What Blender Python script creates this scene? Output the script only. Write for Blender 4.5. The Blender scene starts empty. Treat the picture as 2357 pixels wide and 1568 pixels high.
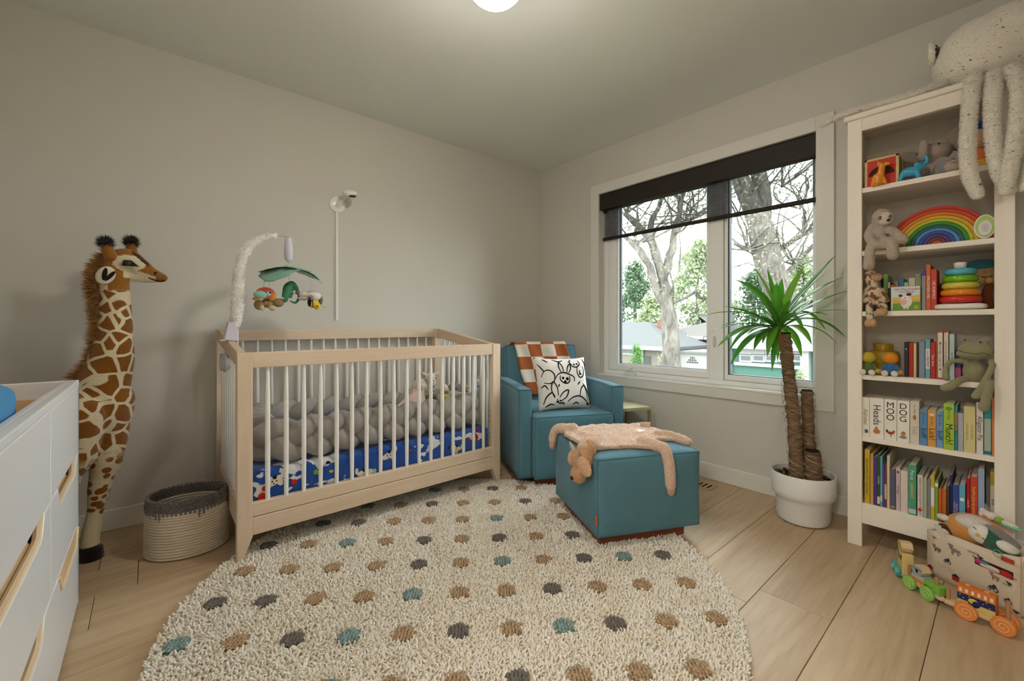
import bpy, bmesh, math, random
import numpy as np
from mathutils import Vector, Matrix, noise
S = bpy.context.scene
COL = S.collection
R = math.radians
PI = math.pi
# ---------------------------------------------------------------- camera
F, CX, HY, CH = 976.6, 1178.5, 749.5, 1.004          # focal length in pixels of a 2357x1568 frame, horizon row, eye height
YAW = math.atan2(1141.5, 976.6)
FW = (math.cos(YAW), math.sin(YAW)); RT = (math.sin(YAW), -math.cos(YAW))
CAM = (-2.795, -2.865, CH)
cd = bpy.data.cameras.new('camera'); co = bpy.data.objects.new('camera', cd); COL.objects.link(co)
cd.sensor_width = 36.0; cd.lens = F / 2357 * 36; cd.shift_y = -34.5 / 2357; cd.clip_start = .02; cd.clip_end = 300
co.location = CAM; co.rotation_euler = (R(90), 0, YAW - R(90)); S.camera = co
# ---------------------------------------------------------------- world: an even overcast sky
w = bpy.data.worlds.new('overcast_sky'); S.world = w; w.use_nodes = True
bg = w.node_tree.nodes['Background']; bg.inputs[0].default_value = (.90, .96, 1.0, 1); bg.inputs[1].default_value = 4.6
S.view_settings.view_transform = 'Standard'; S.view_settings.look = 'None'
S.view_settings.gamma = 1.0; S.view_settings.use_curve_mapping = False
S.view_settings.exposure = 1.12
LAMP_STRENGTH = 35.0; HALL_FILL_STRENGTH = 27.0
S.cycles.use_denoising = True
S.cycles.max_bounces = 10; S.cycles.diffuse_bounces = 6; S.cycles.transparent_max_bounces = 24
S.cycles.caustics_reflective = False; S.cycles.caustics_refractive = False
S.cycles.sample_clamp_indirect = 8.0

def at(px, py, x=None, y=None, z=None):
    """the point on a world plane seen at a pixel of the photograph"""
    u = (px - CX) / F; d = (FW[0] + u * RT[0], FW[1] + u * RT[1], -(py - HY) / F)
    if x is not None: t = (x - CAM[0]) / d[0]
    elif y is not None: t = (y - CAM[1]) / d[1]
    else: t = (z - CAM[2]) / d[2]
    return Vector(tuple(CAM[i] + t * d[i] for i in range(3)))
def dep(px, py, w):
    u = (px - CX) / F
    return Vector((CAM[0] + w * (FW[0] + u * RT[0]), CAM[1] + w * (FW[1] + u * RT[1]), CAM[2] - w * (py - HY) / F))

# ---------------------------------------------------------------- materials
def lin(c):
    if isinstance(c, str):
        c = [int(c[i:i + 2], 16) / 255 for i in (0, 2, 4)]
    return tuple((x / 12.92 if x <= .04045 else ((x + .055) / 1.055) ** 2.4) for x in c[:3]) + (1,)
MATS = {}
class N:
    """small node-tree writer"""
    def __init__(s, m):
        m.use_nodes = True; s.t = m.node_tree; s.b = s.t.nodes['Principled BSDF']; s.out = s.t.nodes['Material Output']
    def n(s, k, **kw):
        x = s.t.nodes.new(k)
        for a, v in kw.items(): setattr(x, a, v)
        return x
    def l(s, a, b): s.t.links.new(a, b)
    def set(s, sock, v):
        if hasattr(v, 'is_output') or isinstance(v, bpy.types.NodeSocket): s.l(v, sock)
        else: sock.default_value = v
    def coord(s, k='Object', scale=(1, 1, 1), rot=(0, 0, 0), loc=(0, 0, 0)):
        c = s.n('ShaderNodeTexCoord'); m = s.n('ShaderNodeMapping')
        m.inputs['Scale'].default_value = scale; m.inputs['Rotation'].default_value = rot; m.inputs['Location'].default_value = loc
        s.l(c.outputs[k], m.inputs[0]); return m.outputs[0]
    def noise(s, vec, scale=5, detail=3, rough=.5, dist=0):
        x = s.n('ShaderNodeTexNoise'); s.l(vec, x.inputs['Vector'])
        x.inputs['Scale'].default_value = scale; x.inputs['Detail'].default_value = detail; x.inputs['Roughness'].default_value = rough; x.inputs['Distortion'].default_value = dist
        return x.outputs[0]
    def voro(s, vec, scale=5, feature='F1', rnd=1.0, out=0):
        x = s.n('ShaderNodeTexVoronoi', feature=feature); s.l(vec, x.inputs['Vector'])
        x.inputs['Scale'].default_value = scale; x.inputs['Randomness'].default_value = rnd
        return x.outputs[out]
    def ramp(s, fac, stops, interp='LINEAR'):
        x = s.n('ShaderNodeValToRGB'); x.color_ramp.interpolation = interp; e = x.color_ramp.elements
        while len(e) < len(stops): e.new(.5)
        for i, (p, c) in enumerate(stops):
            e[i].position = p; e[i].color = lin(c) if not isinstance(c, (int, float)) else (c, c, c, 1)
        s.l(fac, x.inputs[0]); return x.outputs[0]
    def mix(s, f, a, b, mode='MIX'):
        x = s.n('ShaderNodeMix', data_type='RGBA', blend_type=mode)
        s.set(x.inputs[0], f); s.set(x.inputs[6], a); s.set(x.inputs[7], b); return x.outputs[2]
    def math(s, op, a, b=0.0, c=0.0):
        x = s.n('ShaderNodeMath', operation=op)
        s.set(x.inputs[0], a); s.set(x.inputs[1], b); s.set(x.inputs[2], c); return x.outputs[0]
    def vmath(s, op, a, b=(0, 0, 0)):
        x = s.n('ShaderNodeVectorMath', operation=op); s.set(x.inputs[0], a); s.set(x.inputs[1], b); return x.outputs[1 if op in ('LENGTH', 'DISTANCE', 'DOT_PRODUCT') else 0]
    def sep(s, v):
        x = s.n('ShaderNodeSeparateXYZ'); s.l(v, x.inputs[0]); return x.outputs
    def bump(s, h, strength=.3, dist=.01):
        x = s.n('ShaderNodeBump'); x.inputs['Strength'].default_value = strength; x.inputs['Distance'].default_value = dist
        s.l(h, x.inputs['Height']); s.l(x.outputs[0], s.b.inputs['Normal'])
    def col(s, v): s.set(s.b.inputs['Base Color'], v)
def newmat(name, rough=.6, spec=.3, sheen=0.0, metal=0.0, coat=0.0):
    m = bpy.data.materials.new(name); q = N(m)
    q.b.inputs['Roughness'].default_value = rough; q.b.inputs['Specular IOR Level'].default_value = spec
    q.b.inputs['Metallic'].default_value = metal
    if sheen: q.b.inputs['Sheen Weight'].default_value = sheen; q.b.inputs['Sheen Roughness'].default_value = .5
    if coat: q.b.inputs['Coat Weight'].default_value = coat; q.b.inputs['Coat Roughness'].default_value = .15
    MATS[name] = m; return m, q
def plain(c, rough=.55, spec=.3, mott=.06, scale=30, bump=0.0, bscale=None, sheen=0.0, metal=0.0, coat=0.0):
    """a plain procedural material: one colour with slight mottling and fine relief"""
    key = 'm_%s_%g_%g_%g_%g_%g_%g_%g' % (c if isinstance(c, str) else '_'.join('%.2f' % i for i in c), rough, spec, mott, bump, sheen, metal, coat)
    if key in MATS: return MATS[key]
    m, q = newmat(key, rough, spec, sheen, metal, coat)
    b = lin(c); v = q.coord(); n = q.noise(v, scale, 4, .6)
    q.col(q.mix(n, tuple(x * (1 - mott) for x in b[:3]) + (1,), tuple(min(1, x * (1 + mott)) for x in b[:3]) + (1,)))
    if bump: q.bump(q.noise(v, bscale or scale * 6, 3, .6), bump, .004)
    return m
def fabric(c, scale=420, amt=.14, bump=.25, sheen=.15, mottle=6, rough=.9):
    key = 'fab_%s_%g_%g' % (c, scale, amt)
    if key in MATS: return MATS[key]
    m, q = newmat(key, rough, .15, sheen); b = lin(c); v = q.coord()
    a1 = q.noise(q.coord(scale=(1, 1, .12)), scale, 2); a2 = q.noise(q.coord(scale=(.12, .12, 1)), scale, 2)
    h = q.math('MULTIPLY', q.math('ADD', a1, a2), .5)
    f = q.math('ADD', q.math('MULTIPLY', q.noise(v, mottle, 3), .4), q.math('MULTIPLY', h, .6))
    q.col(q.mix(q.ramp(f, [(.3, 0.0), (.7, 1.0)]), tuple(x * (1 - amt) for x in b[:3]) + (1,), tuple(min(1, x * (1 + amt)) for x in b[:3]) + (1,)))
    q.bump(h, bump, .002); return m
def plush(c, c2=None, scale=90, bump=.6, sheen=.35, amt=.22, stretch=(1, 1, 1)):
    key = 'plush_%s_%s_%g' % (c, c2, scale)
    if key in MATS: return MATS[key]
    m, q = newmat(key, .95, .08, sheen); b = lin(c); v = q.coord(scale=stretch)
    n = q.noise(v, scale, 4, .65, .6); n2 = q.noise(q.coord(), scale * .12, 3)
    d = lin(c2) if c2 else tuple(x * (1 - amt) for x in b[:3]) + (1,)
    q.col(q.mix(q.ramp(q.math('ADD', q.math('MULTIPLY', n, .75), q.math('MULTIPLY', n2, .25)), [(.36, 0.0), (.6, 1.0)]), d, b))
    q.bump(n, bump, .006); return m
def wood(name, c1, c2, scale=1.0, axis=0, rough=.5, ring=3.0, spec=.3, rnd=False, line=.5):
    if name in MATS: return MATS[name]
    m, q = newmat(name, rough, spec)
    sc = [9.0 * scale] * 3; sc[axis] = .7 * scale
    v = q.coord(scale=sc)
    if rnd:
        oi = q.n('ShaderNodeObjectInfo'); v = q.vmath('ADD', v, q.vmath('MULTIPLY', q.n('ShaderNodeCombineXYZ').outputs[0], (1, 1, 1)))
        cmb = q.n('ShaderNodeCombineXYZ'); r10 = q.math('MULTIPLY', oi.outputs['Random'], 57.0)
        for i in range(3): q.l(r10, cmb.inputs[i])
        v = q.vmath('ADD', v, cmb.outputs[0])
    n1 = q.noise(v, 1.0, 6, .62, ring * .35); n2 = q.noise(v, 7.0, 4, .6)
    f = q.math('ADD', q.math('MULTIPLY', n1, 1 - line * .4), q.math('MULTIPLY', n2, line * .4))
    c = q.mix(q.ramp(f, [(.33, 0.0), (.66, 1.0)]), lin(c2), lin(c1))
    if rnd:
        c = q.mix(q.math('MULTIPLY', oi.outputs['Random'], .5), c, q.mix(1.0, c, (.80, .77, .74, 1), 'MULTIPLY'))
    q.col(c); q.bump(n2, .08, .002); return m
def stripes(name, cols, axis=2, period=.02, rough=.9):
    if name in MATS: return MATS[name]
    m, q = newmat(name, rough, .1, .2); o = q.sep(q.coord())
    f = q.math('FRACT', q.math('DIVIDE', o[axis], period)); k = len(cols)
    q.col(q.ramp(f, [(i / k, c) for i, c in enumerate(cols)], 'CONSTANT')); return m
def spotted(name, base, spot, scale=60, lo=.3, hi=.36, rough=.95, stretch=(1, 1, 1), bump=.5, sheen=.3):
    if name in MATS: return MATS[name]
    m, q = newmat(name, rough, .08, sheen); v = q.coord(scale=stretch)
    n = q.noise(v, scale, 2, .5); q.col(q.ramp(n, [(lo, spot), (hi, base)])); q.bump(q.noise(q.coord(), 160, 3), bump, .005); return m

# ---------------------------------------------------------------- mesh building
def V3(*a): return Vector(a)
class Mesh:
    def __init__(s): s.v = []; s.f = []; s.m = []
    def add(s, vs, fs, mat=0, M=None):
        o = len(s.v)
        s.v += [tuple(M @ Vector(p)) for p in vs] if M is not None else [tuple(p) for p in vs]
        s.f += [tuple(i + o for i in f) for f in fs]; s.m += [mat] * len(fs); return s
    def box(s, a, b, mat=0, M=None):
        x0, y0, z0 = a; x1, y1, z1 = b
        return s.add([(x0, y0, z0), (x1, y0, z0), (x1, y1, z0), (x0, y1, z0), (x0, y0, z1), (x1, y0, z1), (x1, y1, z1), (x0, y1, z1)],
                     [(0, 3, 2, 1), (4, 5, 6, 7), (0, 1, 5, 4), (1, 2, 6, 5), (2, 3, 7, 6), (3, 0, 4, 7)], mat, M)
    def cbox(s, c, d, mat=0, M=None):
        return s.box([c[i] - d[i] / 2 for i in range(3)], [c[i] + d[i] / 2 for i in range(3)], mat, M)
    def prism(s, poly, axis, t0, t1, mat=0, M=None):
        """polygon in the plane normal to axis (0: yz, 1: xz, 2: xy), extruded t0..t1"""
        n = len(poly)
        def P(p, t): q = [p[0], p[1]]; q.insert(axis, t); return q
        vs = [P(p, t0) for p in poly] + [P(p, t1) for p in poly]
        fs = [tuple(range(n)), tuple(range(2 * n - 1, n - 1, -1))] + [((i + 1) % n, i, i + n, (i + 1) % n + n) for i in range(n)]
        return s.add(vs, fs, mat, M)
    def tube(s, path, rad, n=10, mat=0, caps=True, closed=False, flat=1.0, up=None, M=None):
        P = [Vector(p) for p in path]; k = len(P); vs = []; fs = []
        if not hasattr(rad, '__len__'): rad = [rad] * k
        T = []
        for i in range(k):
            if closed: d = P[(i + 1) % k] - P[i - 1]
            else: d = P[min(i + 1, k - 1)] - P[max(i - 1, 0)]
            T.append(d.normalized() if d.length > 1e-9 else Vector((0, 0, 1)))
        a = Vector(up) if up else (Vector((0, 0, 1)) if abs(T[0].z) < .9 else Vector((1, 0, 0)))
        nrm = (a - a.dot(T[0]) * T[0]).normalized()
        for i in range(k):
            nrm = (nrm - nrm.dot(T[i]) * T[i])
            nrm = nrm.normalized() if nrm.length > 1e-6 else T[i].orthogonal().normalized()
            bi = T[i].cross(nrm)
            for j in range(n):
                t = 2 * PI * j / n; vs.append(P[i] + (nrm * math.cos(t) * flat + bi * math.sin(t)) * rad[i])
        for i in range(k if closed else k - 1):
            i2 = (i + 1) % k
            for j in range(n): fs.append((i * n + j, i * n + (j + 1) % n, i2 * n + (j + 1) % n, i2 * n + j))
        if caps and not closed: fs += [tuple(range(n - 1, -1, -1)), tuple(range((k - 1) * n, k * n))]
        return s.add(vs, fs, mat, M)
    def cap(s, path, rad, n=12, mat=0, flat=1.0, M=None, up=None):
        """tube with rounded ends, resampled smoothly"""
        P, r = smooth_path(path, rad)
        t0 = (P[0] - P[1]).normalized(); t1 = (P[-1] - P[-2]).normalized(); A = []; B = []
        for k in range(5, 0, -1):
            t = k / 5 * PI / 2; A.append((P[0] + t0 * r[0] * math.sin(t) * .98, max(r[0] * math.cos(t), 1e-4)))
        for k in range(1, 6):
            t = k / 5 * PI / 2; B.append((P[-1] + t1 * r[-1] * math.sin(t) * .98, max(r[-1] * math.cos(t), 1e-4)))
        pp = [a for a, _ in A] + P + [a for a, _ in B]; rr = [b for _, b in A] + r + [b for _, b in B]
        return s.tube(pp, rr, n, mat, True, False, flat, up, M)
    def lathe(s, prof, n=28, c=(0, 0, 0), mat=0, M=None, sx=1.0, sy=1.0, close=False):
        k = len(prof); vs = []; fs = []
        for r, z in prof:
            for j in range(n): t = 2 * PI * j / n; vs.append((c[0] + r * sx * math.cos(t), c[1] + r * sy * math.sin(t), c[2] + z))
        for i in range(k if close else k - 1):
            i2 = (i + 1) % k
            for j in range(n): fs.append((i * n + j, i * n + (j + 1) % n, i2 * n + (j + 1) % n, i2 * n + j))
        if not close:
            if prof[0][0] > 1e-6: fs.append(tuple(range(n - 1, -1, -1)))
            if prof[-1][0] > 1e-6: fs.append(tuple(range((k - 1) * n, k * n)))
        return s.add(vs, fs, mat, M)
    def blob(s, c, r, n=16, mat=0, M=None, e=1.0, rot=None):
        """ellipsoid (e = 1) or rounded box (e < 1)"""
        if not hasattr(r, '__len__'): r = (r, r, r)
        k = max(6, n * 3 // 4); vs = []; fs = []
        sp = lambda x: math.copysign(abs(x) ** e, x)
        for i in range(1, k):
            ph = PI * i / k - PI / 2
            for j in range(n):
                t = 2 * PI * j / n
                vs.append((r[0] * sp(math.cos(ph)) * sp(math.cos(t)), r[1] * sp(math.cos(ph)) * sp(math.sin(t)), r[2] * sp(math.sin(ph))))
        b = len(vs); vs += [(0, 0, -r[2]), (0, 0, r[2])]
        for i in range(k - 2):
            for j in range(n): fs.append((i * n + j, i * n + (j + 1) % n, (i + 1) * n + (j + 1) % n, (i + 1) * n + j))
        for j in range(n): fs += [(b, (j + 1) % n, j), (b + 1, (k - 2) * n + j, (k - 2) * n + (j + 1) % n)]
        if rot is not None: vs = [rot @ Vector(p) for p in vs]
        vs = [(p[0] + c[0], p[1] + c[1], p[2] + c[2]) for p in vs]
        return s.add(vs, fs, mat, M)
    def grid(s, fn, nu, nv, mat=0, M=None, wrapu=False):
        vs = [fn(i / (nu - (0 if wrapu else 1)), j / (nv - 1)) for j in range(nv) for i in range(nu)]
        fs = [(j * nu + i, j * nu + (i + 1) % nu, (j + 1) * nu + (i + 1) % nu, (j + 1) * nu + i) for j in range(nv - 1) for i in range(nu if wrapu else nu - 1)]
        return s.add(vs, fs, mat, M)
def smooth_path(path, rad, per=5):
    P = [Vector(p) for p in path]; k = len(P)
    if not hasattr(rad, '__len__'): rad = [rad] * k
    if k == 2: return [P[0].lerp(P[1], i / per) for i in range(per + 1)], [rad[0] + (rad[1] - rad[0]) * i / per for i in range(per + 1)]
    o = []; rr = []
    for i in range(k - 1):
        p0, p1, p2, p3 = P[max(i - 1, 0)], P[i], P[i + 1], P[min(i + 2, k - 1)]
        for j in range(per):
            t = j / per
            o.append(.5 * ((2 * p1) + (p2 - p0) * t + (2 * p0 - 5 * p1 + 4 * p2 - p3) * t * t + (3 * p1 - p0 - 3 * p2 + p3) * t ** 3)); rr.append(rad[i] + (rad[i + 1] - rad[i]) * (t * t * (3 - 2 * t)))
    return o + [P[-1]], rr + [rad[-1]]
def rz(a): return Matrix.Rotation(a, 4, 'Z')
def xf(loc=(0, 0, 0), rot=(0, 0, 0), sc=1.0):
    from mathutils import Euler
    return Matrix.Translation(loc) @ Euler(rot).to_matrix().to_4x4() @ Matrix.Scale(sc, 4)
def rot3(x=0, y=0, z=0):
    from mathutils import Euler
    return Euler((x, y, z)).to_matrix()
def tag(o, label=None, cat=None, group=None, kind=None):
    for k, v in (('label', label), ('category', cat), ('group', group), ('kind', kind)):
        if v: o[k] = v
    return o
def to_mesh(name, b):
    me = bpy.data.meshes.new(name); me.from_pydata(b.v, [], b.f)
    if any(b.m): me.polygons.foreach_set('material_index', b.m)
    return me
def obj(name, b, mats, parent=None, label=None, cat=None, group=None, kind=None, smooth=40, bevel=0.0, seg=2, sub=0, loc=None, rot=None):
    me = to_mesh(name, b) if isinstance(b, Mesh) else b
    if isinstance(b, Mesh):
        bm = bmesh.new(); bm.from_mesh(me); bmesh.ops.recalc_face_normals(bm, faces=bm.faces); bm.to_mesh(me); bm.free()
    for m in (mats if isinstance(mats, (list, tuple)) else [mats]): me.materials.append(m)
    if smooth:
        me.polygons.foreach_set('use_smooth', [True] * len(me.polygons))
        if smooth < 180: me.set_sharp_from_angle(angle=R(smooth))
    o = bpy.data.objects.new(name, me); COL.objects.link(o)
    if parent: o.parent = parent
    if loc is not None: o.location = loc
    if rot is not None: o.rotation_euler = rot
    if bevel:
        md = o.modifiers.new('bevel', 'BEVEL'); md.width = bevel; md.segments = seg; md.limit_method = 'ANGLE'; md.angle_limit = R(35); md.harden_normals = False
    if sub:
        md = o.modifiers.new('sub', 'SUBSURF'); md.levels = sub; md.render_levels = sub
    return tag(o, label, cat, group, kind)
def thing(name, label, cat, loc=(0, 0, 0), a=0.0, group=None, kind=None, rot=None):
    o = bpy.data.objects.new(name, None); COL.objects.link(o); o.location = loc; o.rotation_euler = rot if rot else (0, 0, a)
    o.empty_display_size = .05
    return tag(o, label, cat, group, kind)
def child(o, parent, name=None, loc=None, rot=None):
    c = o.copy(); COL.objects.link(c); c.parent = parent
    if name: c.name = name
    if loc is not None: c.location = loc
    if rot is not None: c.rotation_euler = rot
    return c
def fuse(b, voxel=.008, smooth=6, fac=.5, name='body'):
    """one continuous skin around overlapping shapes"""
    me = to_mesh(name, b); o = bpy.data.objects.new('tmp', me); COL.objects.link(o)
    r = o.modifiers.new('r', 'REMESH'); r.mode = 'VOXEL'; r.voxel_size = voxel
    if smooth: q = o.modifiers.new('s', 'SMOOTH'); q.iterations = smooth; q.factor = fac
    dg = bpy.context.evaluated_depsgraph_get(); out = bpy.data.meshes.new_from_object(o.evaluated_get(dg))
    bpy.data.objects.remove(o); bpy.data.meshes.remove(me); out.name = name; out.materials.clear(); return out
def paint(me, fn, name='paint'):
    """per-vertex colour of the thing itself; fn(x, y, z, normal) -> sRGB hex or tuple, returned as linear"""
    a = me.color_attributes.new(name, 'FLOAT_COLOR', 'POINT'); vals = []
    for v in me.vertices: vals += fn(v.co.x, v.co.y, v.co.z, v.normal)
    a.data.foreach_set('color', vals)
def painted(name, rough=.95, bscale=120, bump=.6, sheen=.3, attr='paint', amt=.18):
    if name in MATS: return MATS[name]
    m, q = newmat(name, rough, .1, sheen); a = q.n('ShaderNodeAttribute', attribute_name=attr)
    n = q.noise(q.coord(), bscale, 4, .65)
    q.col(q.mix(q.math('MULTIPLY', n, amt * 2), a.outputs['Color'], (0, 0, 0, 1))); q.bump(n, bump, .005); return m
def fur(me, n, length, width=.003, seed=1, jitter=.6, droop=.2, mat=0, sel=None, bend=None):
    """adds n short hair blades standing on a mesh to that same mesh"""
    rnd = np.random.default_rng(seed)
    me.calc_loop_triangles(); nt = len(me.loop_triangles)
    tv = np.empty(nt * 3, 'i'); me.loop_triangles.foreach_get('vertices', tv); tv = tv.reshape(-1, 3)
    co_ = np.empty(len(me.vertices) * 3, 'f'); me.vertices.foreach_get('co', co_); co_ = co_.reshape(-1, 3)
    A, B, C = co_[tv[:, 0]], co_[tv[:, 1]], co_[tv[:, 2]]; nr = np.cross(B - A, C - A); ar = np.linalg.norm(nr, axis=1) + 1e-12
    wgt = ar.copy()
    if sel is not None: wgt = wgt * sel((A + B + C) / 3)
    ix = rnd.choice(nt, n, p=wgt / wgt.sum()); u, v = rnd.random(n), rnd.random(n); fl = u + v > 1; u[fl] = 1 - u[fl]; v[fl] = 1 - v[fl]
    p = A[ix] + (B - A)[ix] * u[:, None] + (C - A)[ix] * v[:, None]; d = nr[ix] / ar[ix][:, None]
    d = d + rnd.normal(0, jitter, (n, 3)) * .5; d[:, 2] -= droop
    if bend is not None: d = d + np.array(bend)
    d /= np.linalg.norm(d, axis=1)[:, None]
    sd = np.cross(d, rnd.normal(0, 1, (n, 3))); sd /= np.linalg.norm(sd, axis=1)[:, None]
    L = length * (.6 + .8 * rnd.random(n))[:, None]
    pts = np.stack([p - sd * width / 2, p + sd * width / 2, p + d * L], 1).reshape(-1, 3)
    src = tv[ix][:, 0].repeat(3)
    bm = Mesh(); old = len(me.vertices)
    allv = np.vstack([co_, pts]); polys = [tuple(x.vertices) for x in me.polygons]; mi = [x.material_index for x in me.polygons]
    tri = (np.arange(n * 3).reshape(-1, 3) + old).tolist()
    out = bpy.data.meshes.new(me.name); out.from_pydata(allv.tolist(), [], polys + tri)
    out.polygons.foreach_set('material_index', mi + [mat] * n)
    out.polygons.foreach_set('use_smooth', [True] * len(out.polygons))
    for a in me.color_attributes:
        c = np.empty(old * 4, 'f'); a.data.foreach_get('color', c); c = c.reshape(-1, 4)
        q = out.color_attributes.new(a.name, 'FLOAT_COLOR', 'POINT'); q.data.foreach_set('color', np.vstack([c, c[src]]).ravel())
    return out
def text(body, size, mat, parent, M=None, name='title', ex=.0004, al='CENTER', sx=1.0, bold=0.0):
    c = bpy.data.curves.new(name, 'FONT'); c.body = body; c.size = size; c.extrude = ex; c.align_x = al; c.align_y = 'CENTER'; c.offset = bold
    c.resolution_u = 4; c.materials.append(mat)
    tmp = bpy.data.objects.new('tmp', c); COL.objects.link(tmp); dg = bpy.context.evaluated_depsgraph_get(); me = bpy.data.meshes.new_from_object(tmp.evaluated_get(dg))
    bpy.data.objects.remove(tmp); bpy.data.curves.remove(c); me.name = name
    o = bpy.data.objects.new(name, me); COL.objects.link(o); o.parent = parent
    if M is not None: o.matrix_local = M @ Matrix.Diagonal((sx, 1, 1, 1))
    return o
rng = random.Random(7)
# ================================================================ the room
W = dict()
def paintmat(name, c, rough=.75, b=.08, sc=260):
    m, q = newmat(name, rough, .25); l = lin(c); v = q.coord()
    q.col(q.mix(q.noise(v, 1.2, 3), tuple(x * .97 for x in l[:3]) + (1,), tuple(min(1, x * 1.02) for x in l[:3]) + (1,)))
    q.bump(q.noise(v, sc, 3, .6), b, .002); return m
WALLM = paintmat('wall_paint', 'D2CEC6'); CEILM = paintmat('ceiling_paint', 'E4E5E2', .9, .25, 190)
TRIMM = paintmat('trim_paint', 'E0DDD6', .4, .03, 90)
RX, RY, RZ = -3.47, -3.5, 2.438
OY0, OY1, OZ0, OZ1 = -2.18, -.70, .614, 2.072       # window opening
b = Mesh(); b.box((RX - .1, 0, -.05), (.2, .12, RZ + .05)); obj('wall_back', b, WALLM, kind='structure', smooth=0, label='pale greige wall behind the crib', cat='wall')
D0, D1, DZ1 = -3.36, -2.46, 2.06                     # unseen doorway in the left wall, placed to let the hall fill light in
b = Mesh(); b.box((RX - .1, RY - .1, -.05), (RX, D0, RZ + .05)); b.box((RX - .1, D1, -.05), (RX, 0, RZ + .05)); b.box((RX - .1, D0, DZ1), (RX, D1, RZ + .05))
obj('wall_left', b, WALLM, kind='structure', smooth=0, label='pale wall with the added doorway behind the white dresser', cat='wall')
b = Mesh(); b.box((-5.1, -4.3, -.05), (-5.0, -1.6, RZ)); b.box((-5.1, -4.4, -.05), (RX - .1, -4.3, RZ)); b.box((-5.1, -1.6, -.05), (RX - .1, -1.5, RZ))
obj('wall_hall', b, WALLM, kind='structure', smooth=0, label='pale walls of the added unseen hallway', cat='wall')  # hallway added out of view to carry the fill lamp's light
b = Mesh(); b.box((-5.1, -4.4, RZ), (RX - .1, -1.5, RZ + .1)); obj('ceiling_hall', b, CEILM, kind='structure', smooth=0, label='white ceiling of the added unseen hallway', cat='ceiling')
b = Mesh(); b.box((-5.1, -4.4, -.06), (RX, -1.5, 0)); obj('floor_hall', b, wood('hall_oak', 'CDB598', 'AF9474', .9, 0, .42), kind='structure', smooth=0, label='oak floor of the added unseen hallway', cat='floor')
b = Mesh(); b.box((RX, RY - .1, -.05), (.2, RY, RZ + .05)); obj('wall_front', b, WALLM, kind='structure', smooth=0, label='pale wall opposite the crib', cat='wall')
b = Mesh()
b.box((0, RY, -.05), (.2, OY0, RZ + .05)); b.box((0, OY1, -.05), (.2, 0, RZ + .05))
b.box((0, OY0, -.05), (.2, OY1, OZ0)); b.box((0, OY0, OZ1), (.2, OY1, RZ + .05))
obj('wall_right', b, WALLM, kind='structure', smooth=0, label='pale greige wall around the window and bookcase', cat='wall')
b = Mesh(); b.box((RX - .1, RY - .1, RZ), (.2, .12, RZ + .1)); obj('ceiling', b, CEILM, kind='structure', smooth=0, label='white textured ceiling', cat='ceiling')
# floor: each plank a piece
b = Mesh(); b.box((RX - .1, RY - .1, -.06), (.2, .12, -.012))
floor = obj('floor', b, plain('5A4632', .8), kind='structure', smooth=0, label='wide light oak plank floor running towards the window', cat='floor')
OAK = wood('oak_plank', 'D0B898', 'B09472', .9, 0, .42, 4.5, .35, True, .9)
pk = .226; plank_me = {}
joints = {2: -2.829, 9: -1.03 + pk * 0, 7: -.42}
for k in range(-1, 16):
    y1 = -.216 - pk * (k - 0); y0 = y1 - pk
    if y1 < RY: break
    y1c, y0c = min(y1, 0), max(y0, RY)
    if k == -1: y1c, y0c = 0, -.216
    r2 = random.Random(100 + k)
    first = {1: -2.829, 9: -1.03, 6: -.42}.get(k, -3.2 + r2.random() * 1.7)
    xs = [RX, 0.0]; x = first
    while x < -.25: xs.append(x); x += 1.83
    x = first - 1.83
    while x > RX + .2: xs.append(x); x -= 1.83
    xs = sorted(xs)
    for xa, xb in zip(xs[:-1], xs[1:]):
        L = xb - xa; b = Mesh(); g = .0009
        b.box((-L / 2 + g, -(y1c - y0c) / 2 + g, -.012), (L / 2 - g, (y1c - y0c) / 2 - g, 0))
        obj('plank', b, OAK, floor, smooth=0, bevel=.0012, seg=1, loc=((xa + xb) / 2, (y0c + y1c) / 2, 0))
# baseboards
bh, bt = .102, .014
def baseboard(name, a, c, label):
    b = Mesh(); b.box(a, c); obj(name, b, TRIMM, kind='structure', smooth=0, bevel=.004, label=label, cat='baseboard')
baseboard('baseboard_back', (RX, -bt, 0), (0, 0, bh), 'white baseboard along the crib wall')
baseboard('baseboard_right', (-bt, RY, 0), (0, -bt, bh), 'white baseboard under the window')
baseboard('baseboard_left', (RX, D1 + .09, 0), (RX + bt, -bt, bh), 'white baseboard behind the dresser')
dt = thing('trim_2', 'flat white door trim around the added doorway', 'door trim', kind='structure')
for a, c in (((RX, D0 - .08, 0), (RX + .016, D0, DZ1 + .08)), ((RX, D1, 0), (RX + .016, D1 + .08, DZ1 + .08)), ((RX, D0, DZ1), (RX + .016, D1, DZ1 + .08))):
    b = Mesh(); b.box(a, c); obj('trim_board', b, TRIMM, dt, smooth=0, bevel=.002)
baseboard('baseboard_front', (RX + bt, RY, 0), (-bt, RY + bt, bh), 'white baseboard opposite the crib')
# window trim boards
tr = thing('trim_1', 'flat white trim boards framing the window', 'window trim', (0, 0, 0), kind='structure')
ty0, ty1, tz0, tz1, tt = -2.262, -.62, .539, 2.152, .018
for nm, a, c in (('trim_board', (-tt, OY1, tz0), (0, ty1, tz1)), ('trim_board', (-tt, ty0, tz0), (0, OY0, tz1)),
                 ('trim_board', (-tt, OY0, OZ1), (0, OY1, tz1)), ('trim_board', (-tt, OY0, tz0), (0, OY1, OZ0 - .012))):
    b = Mesh(); b.box(a, c); obj(nm, b, TRIMM, tr, smooth=0, bevel=.002)
b = Mesh(); b.box((-.022, OY0, OZ0 - .012), (.06, OY1, OZ0 + .002)); obj('sill', b, plain('F1F1EE', .35, .4, .01), tr, smooth=0, bevel=.002)
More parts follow.
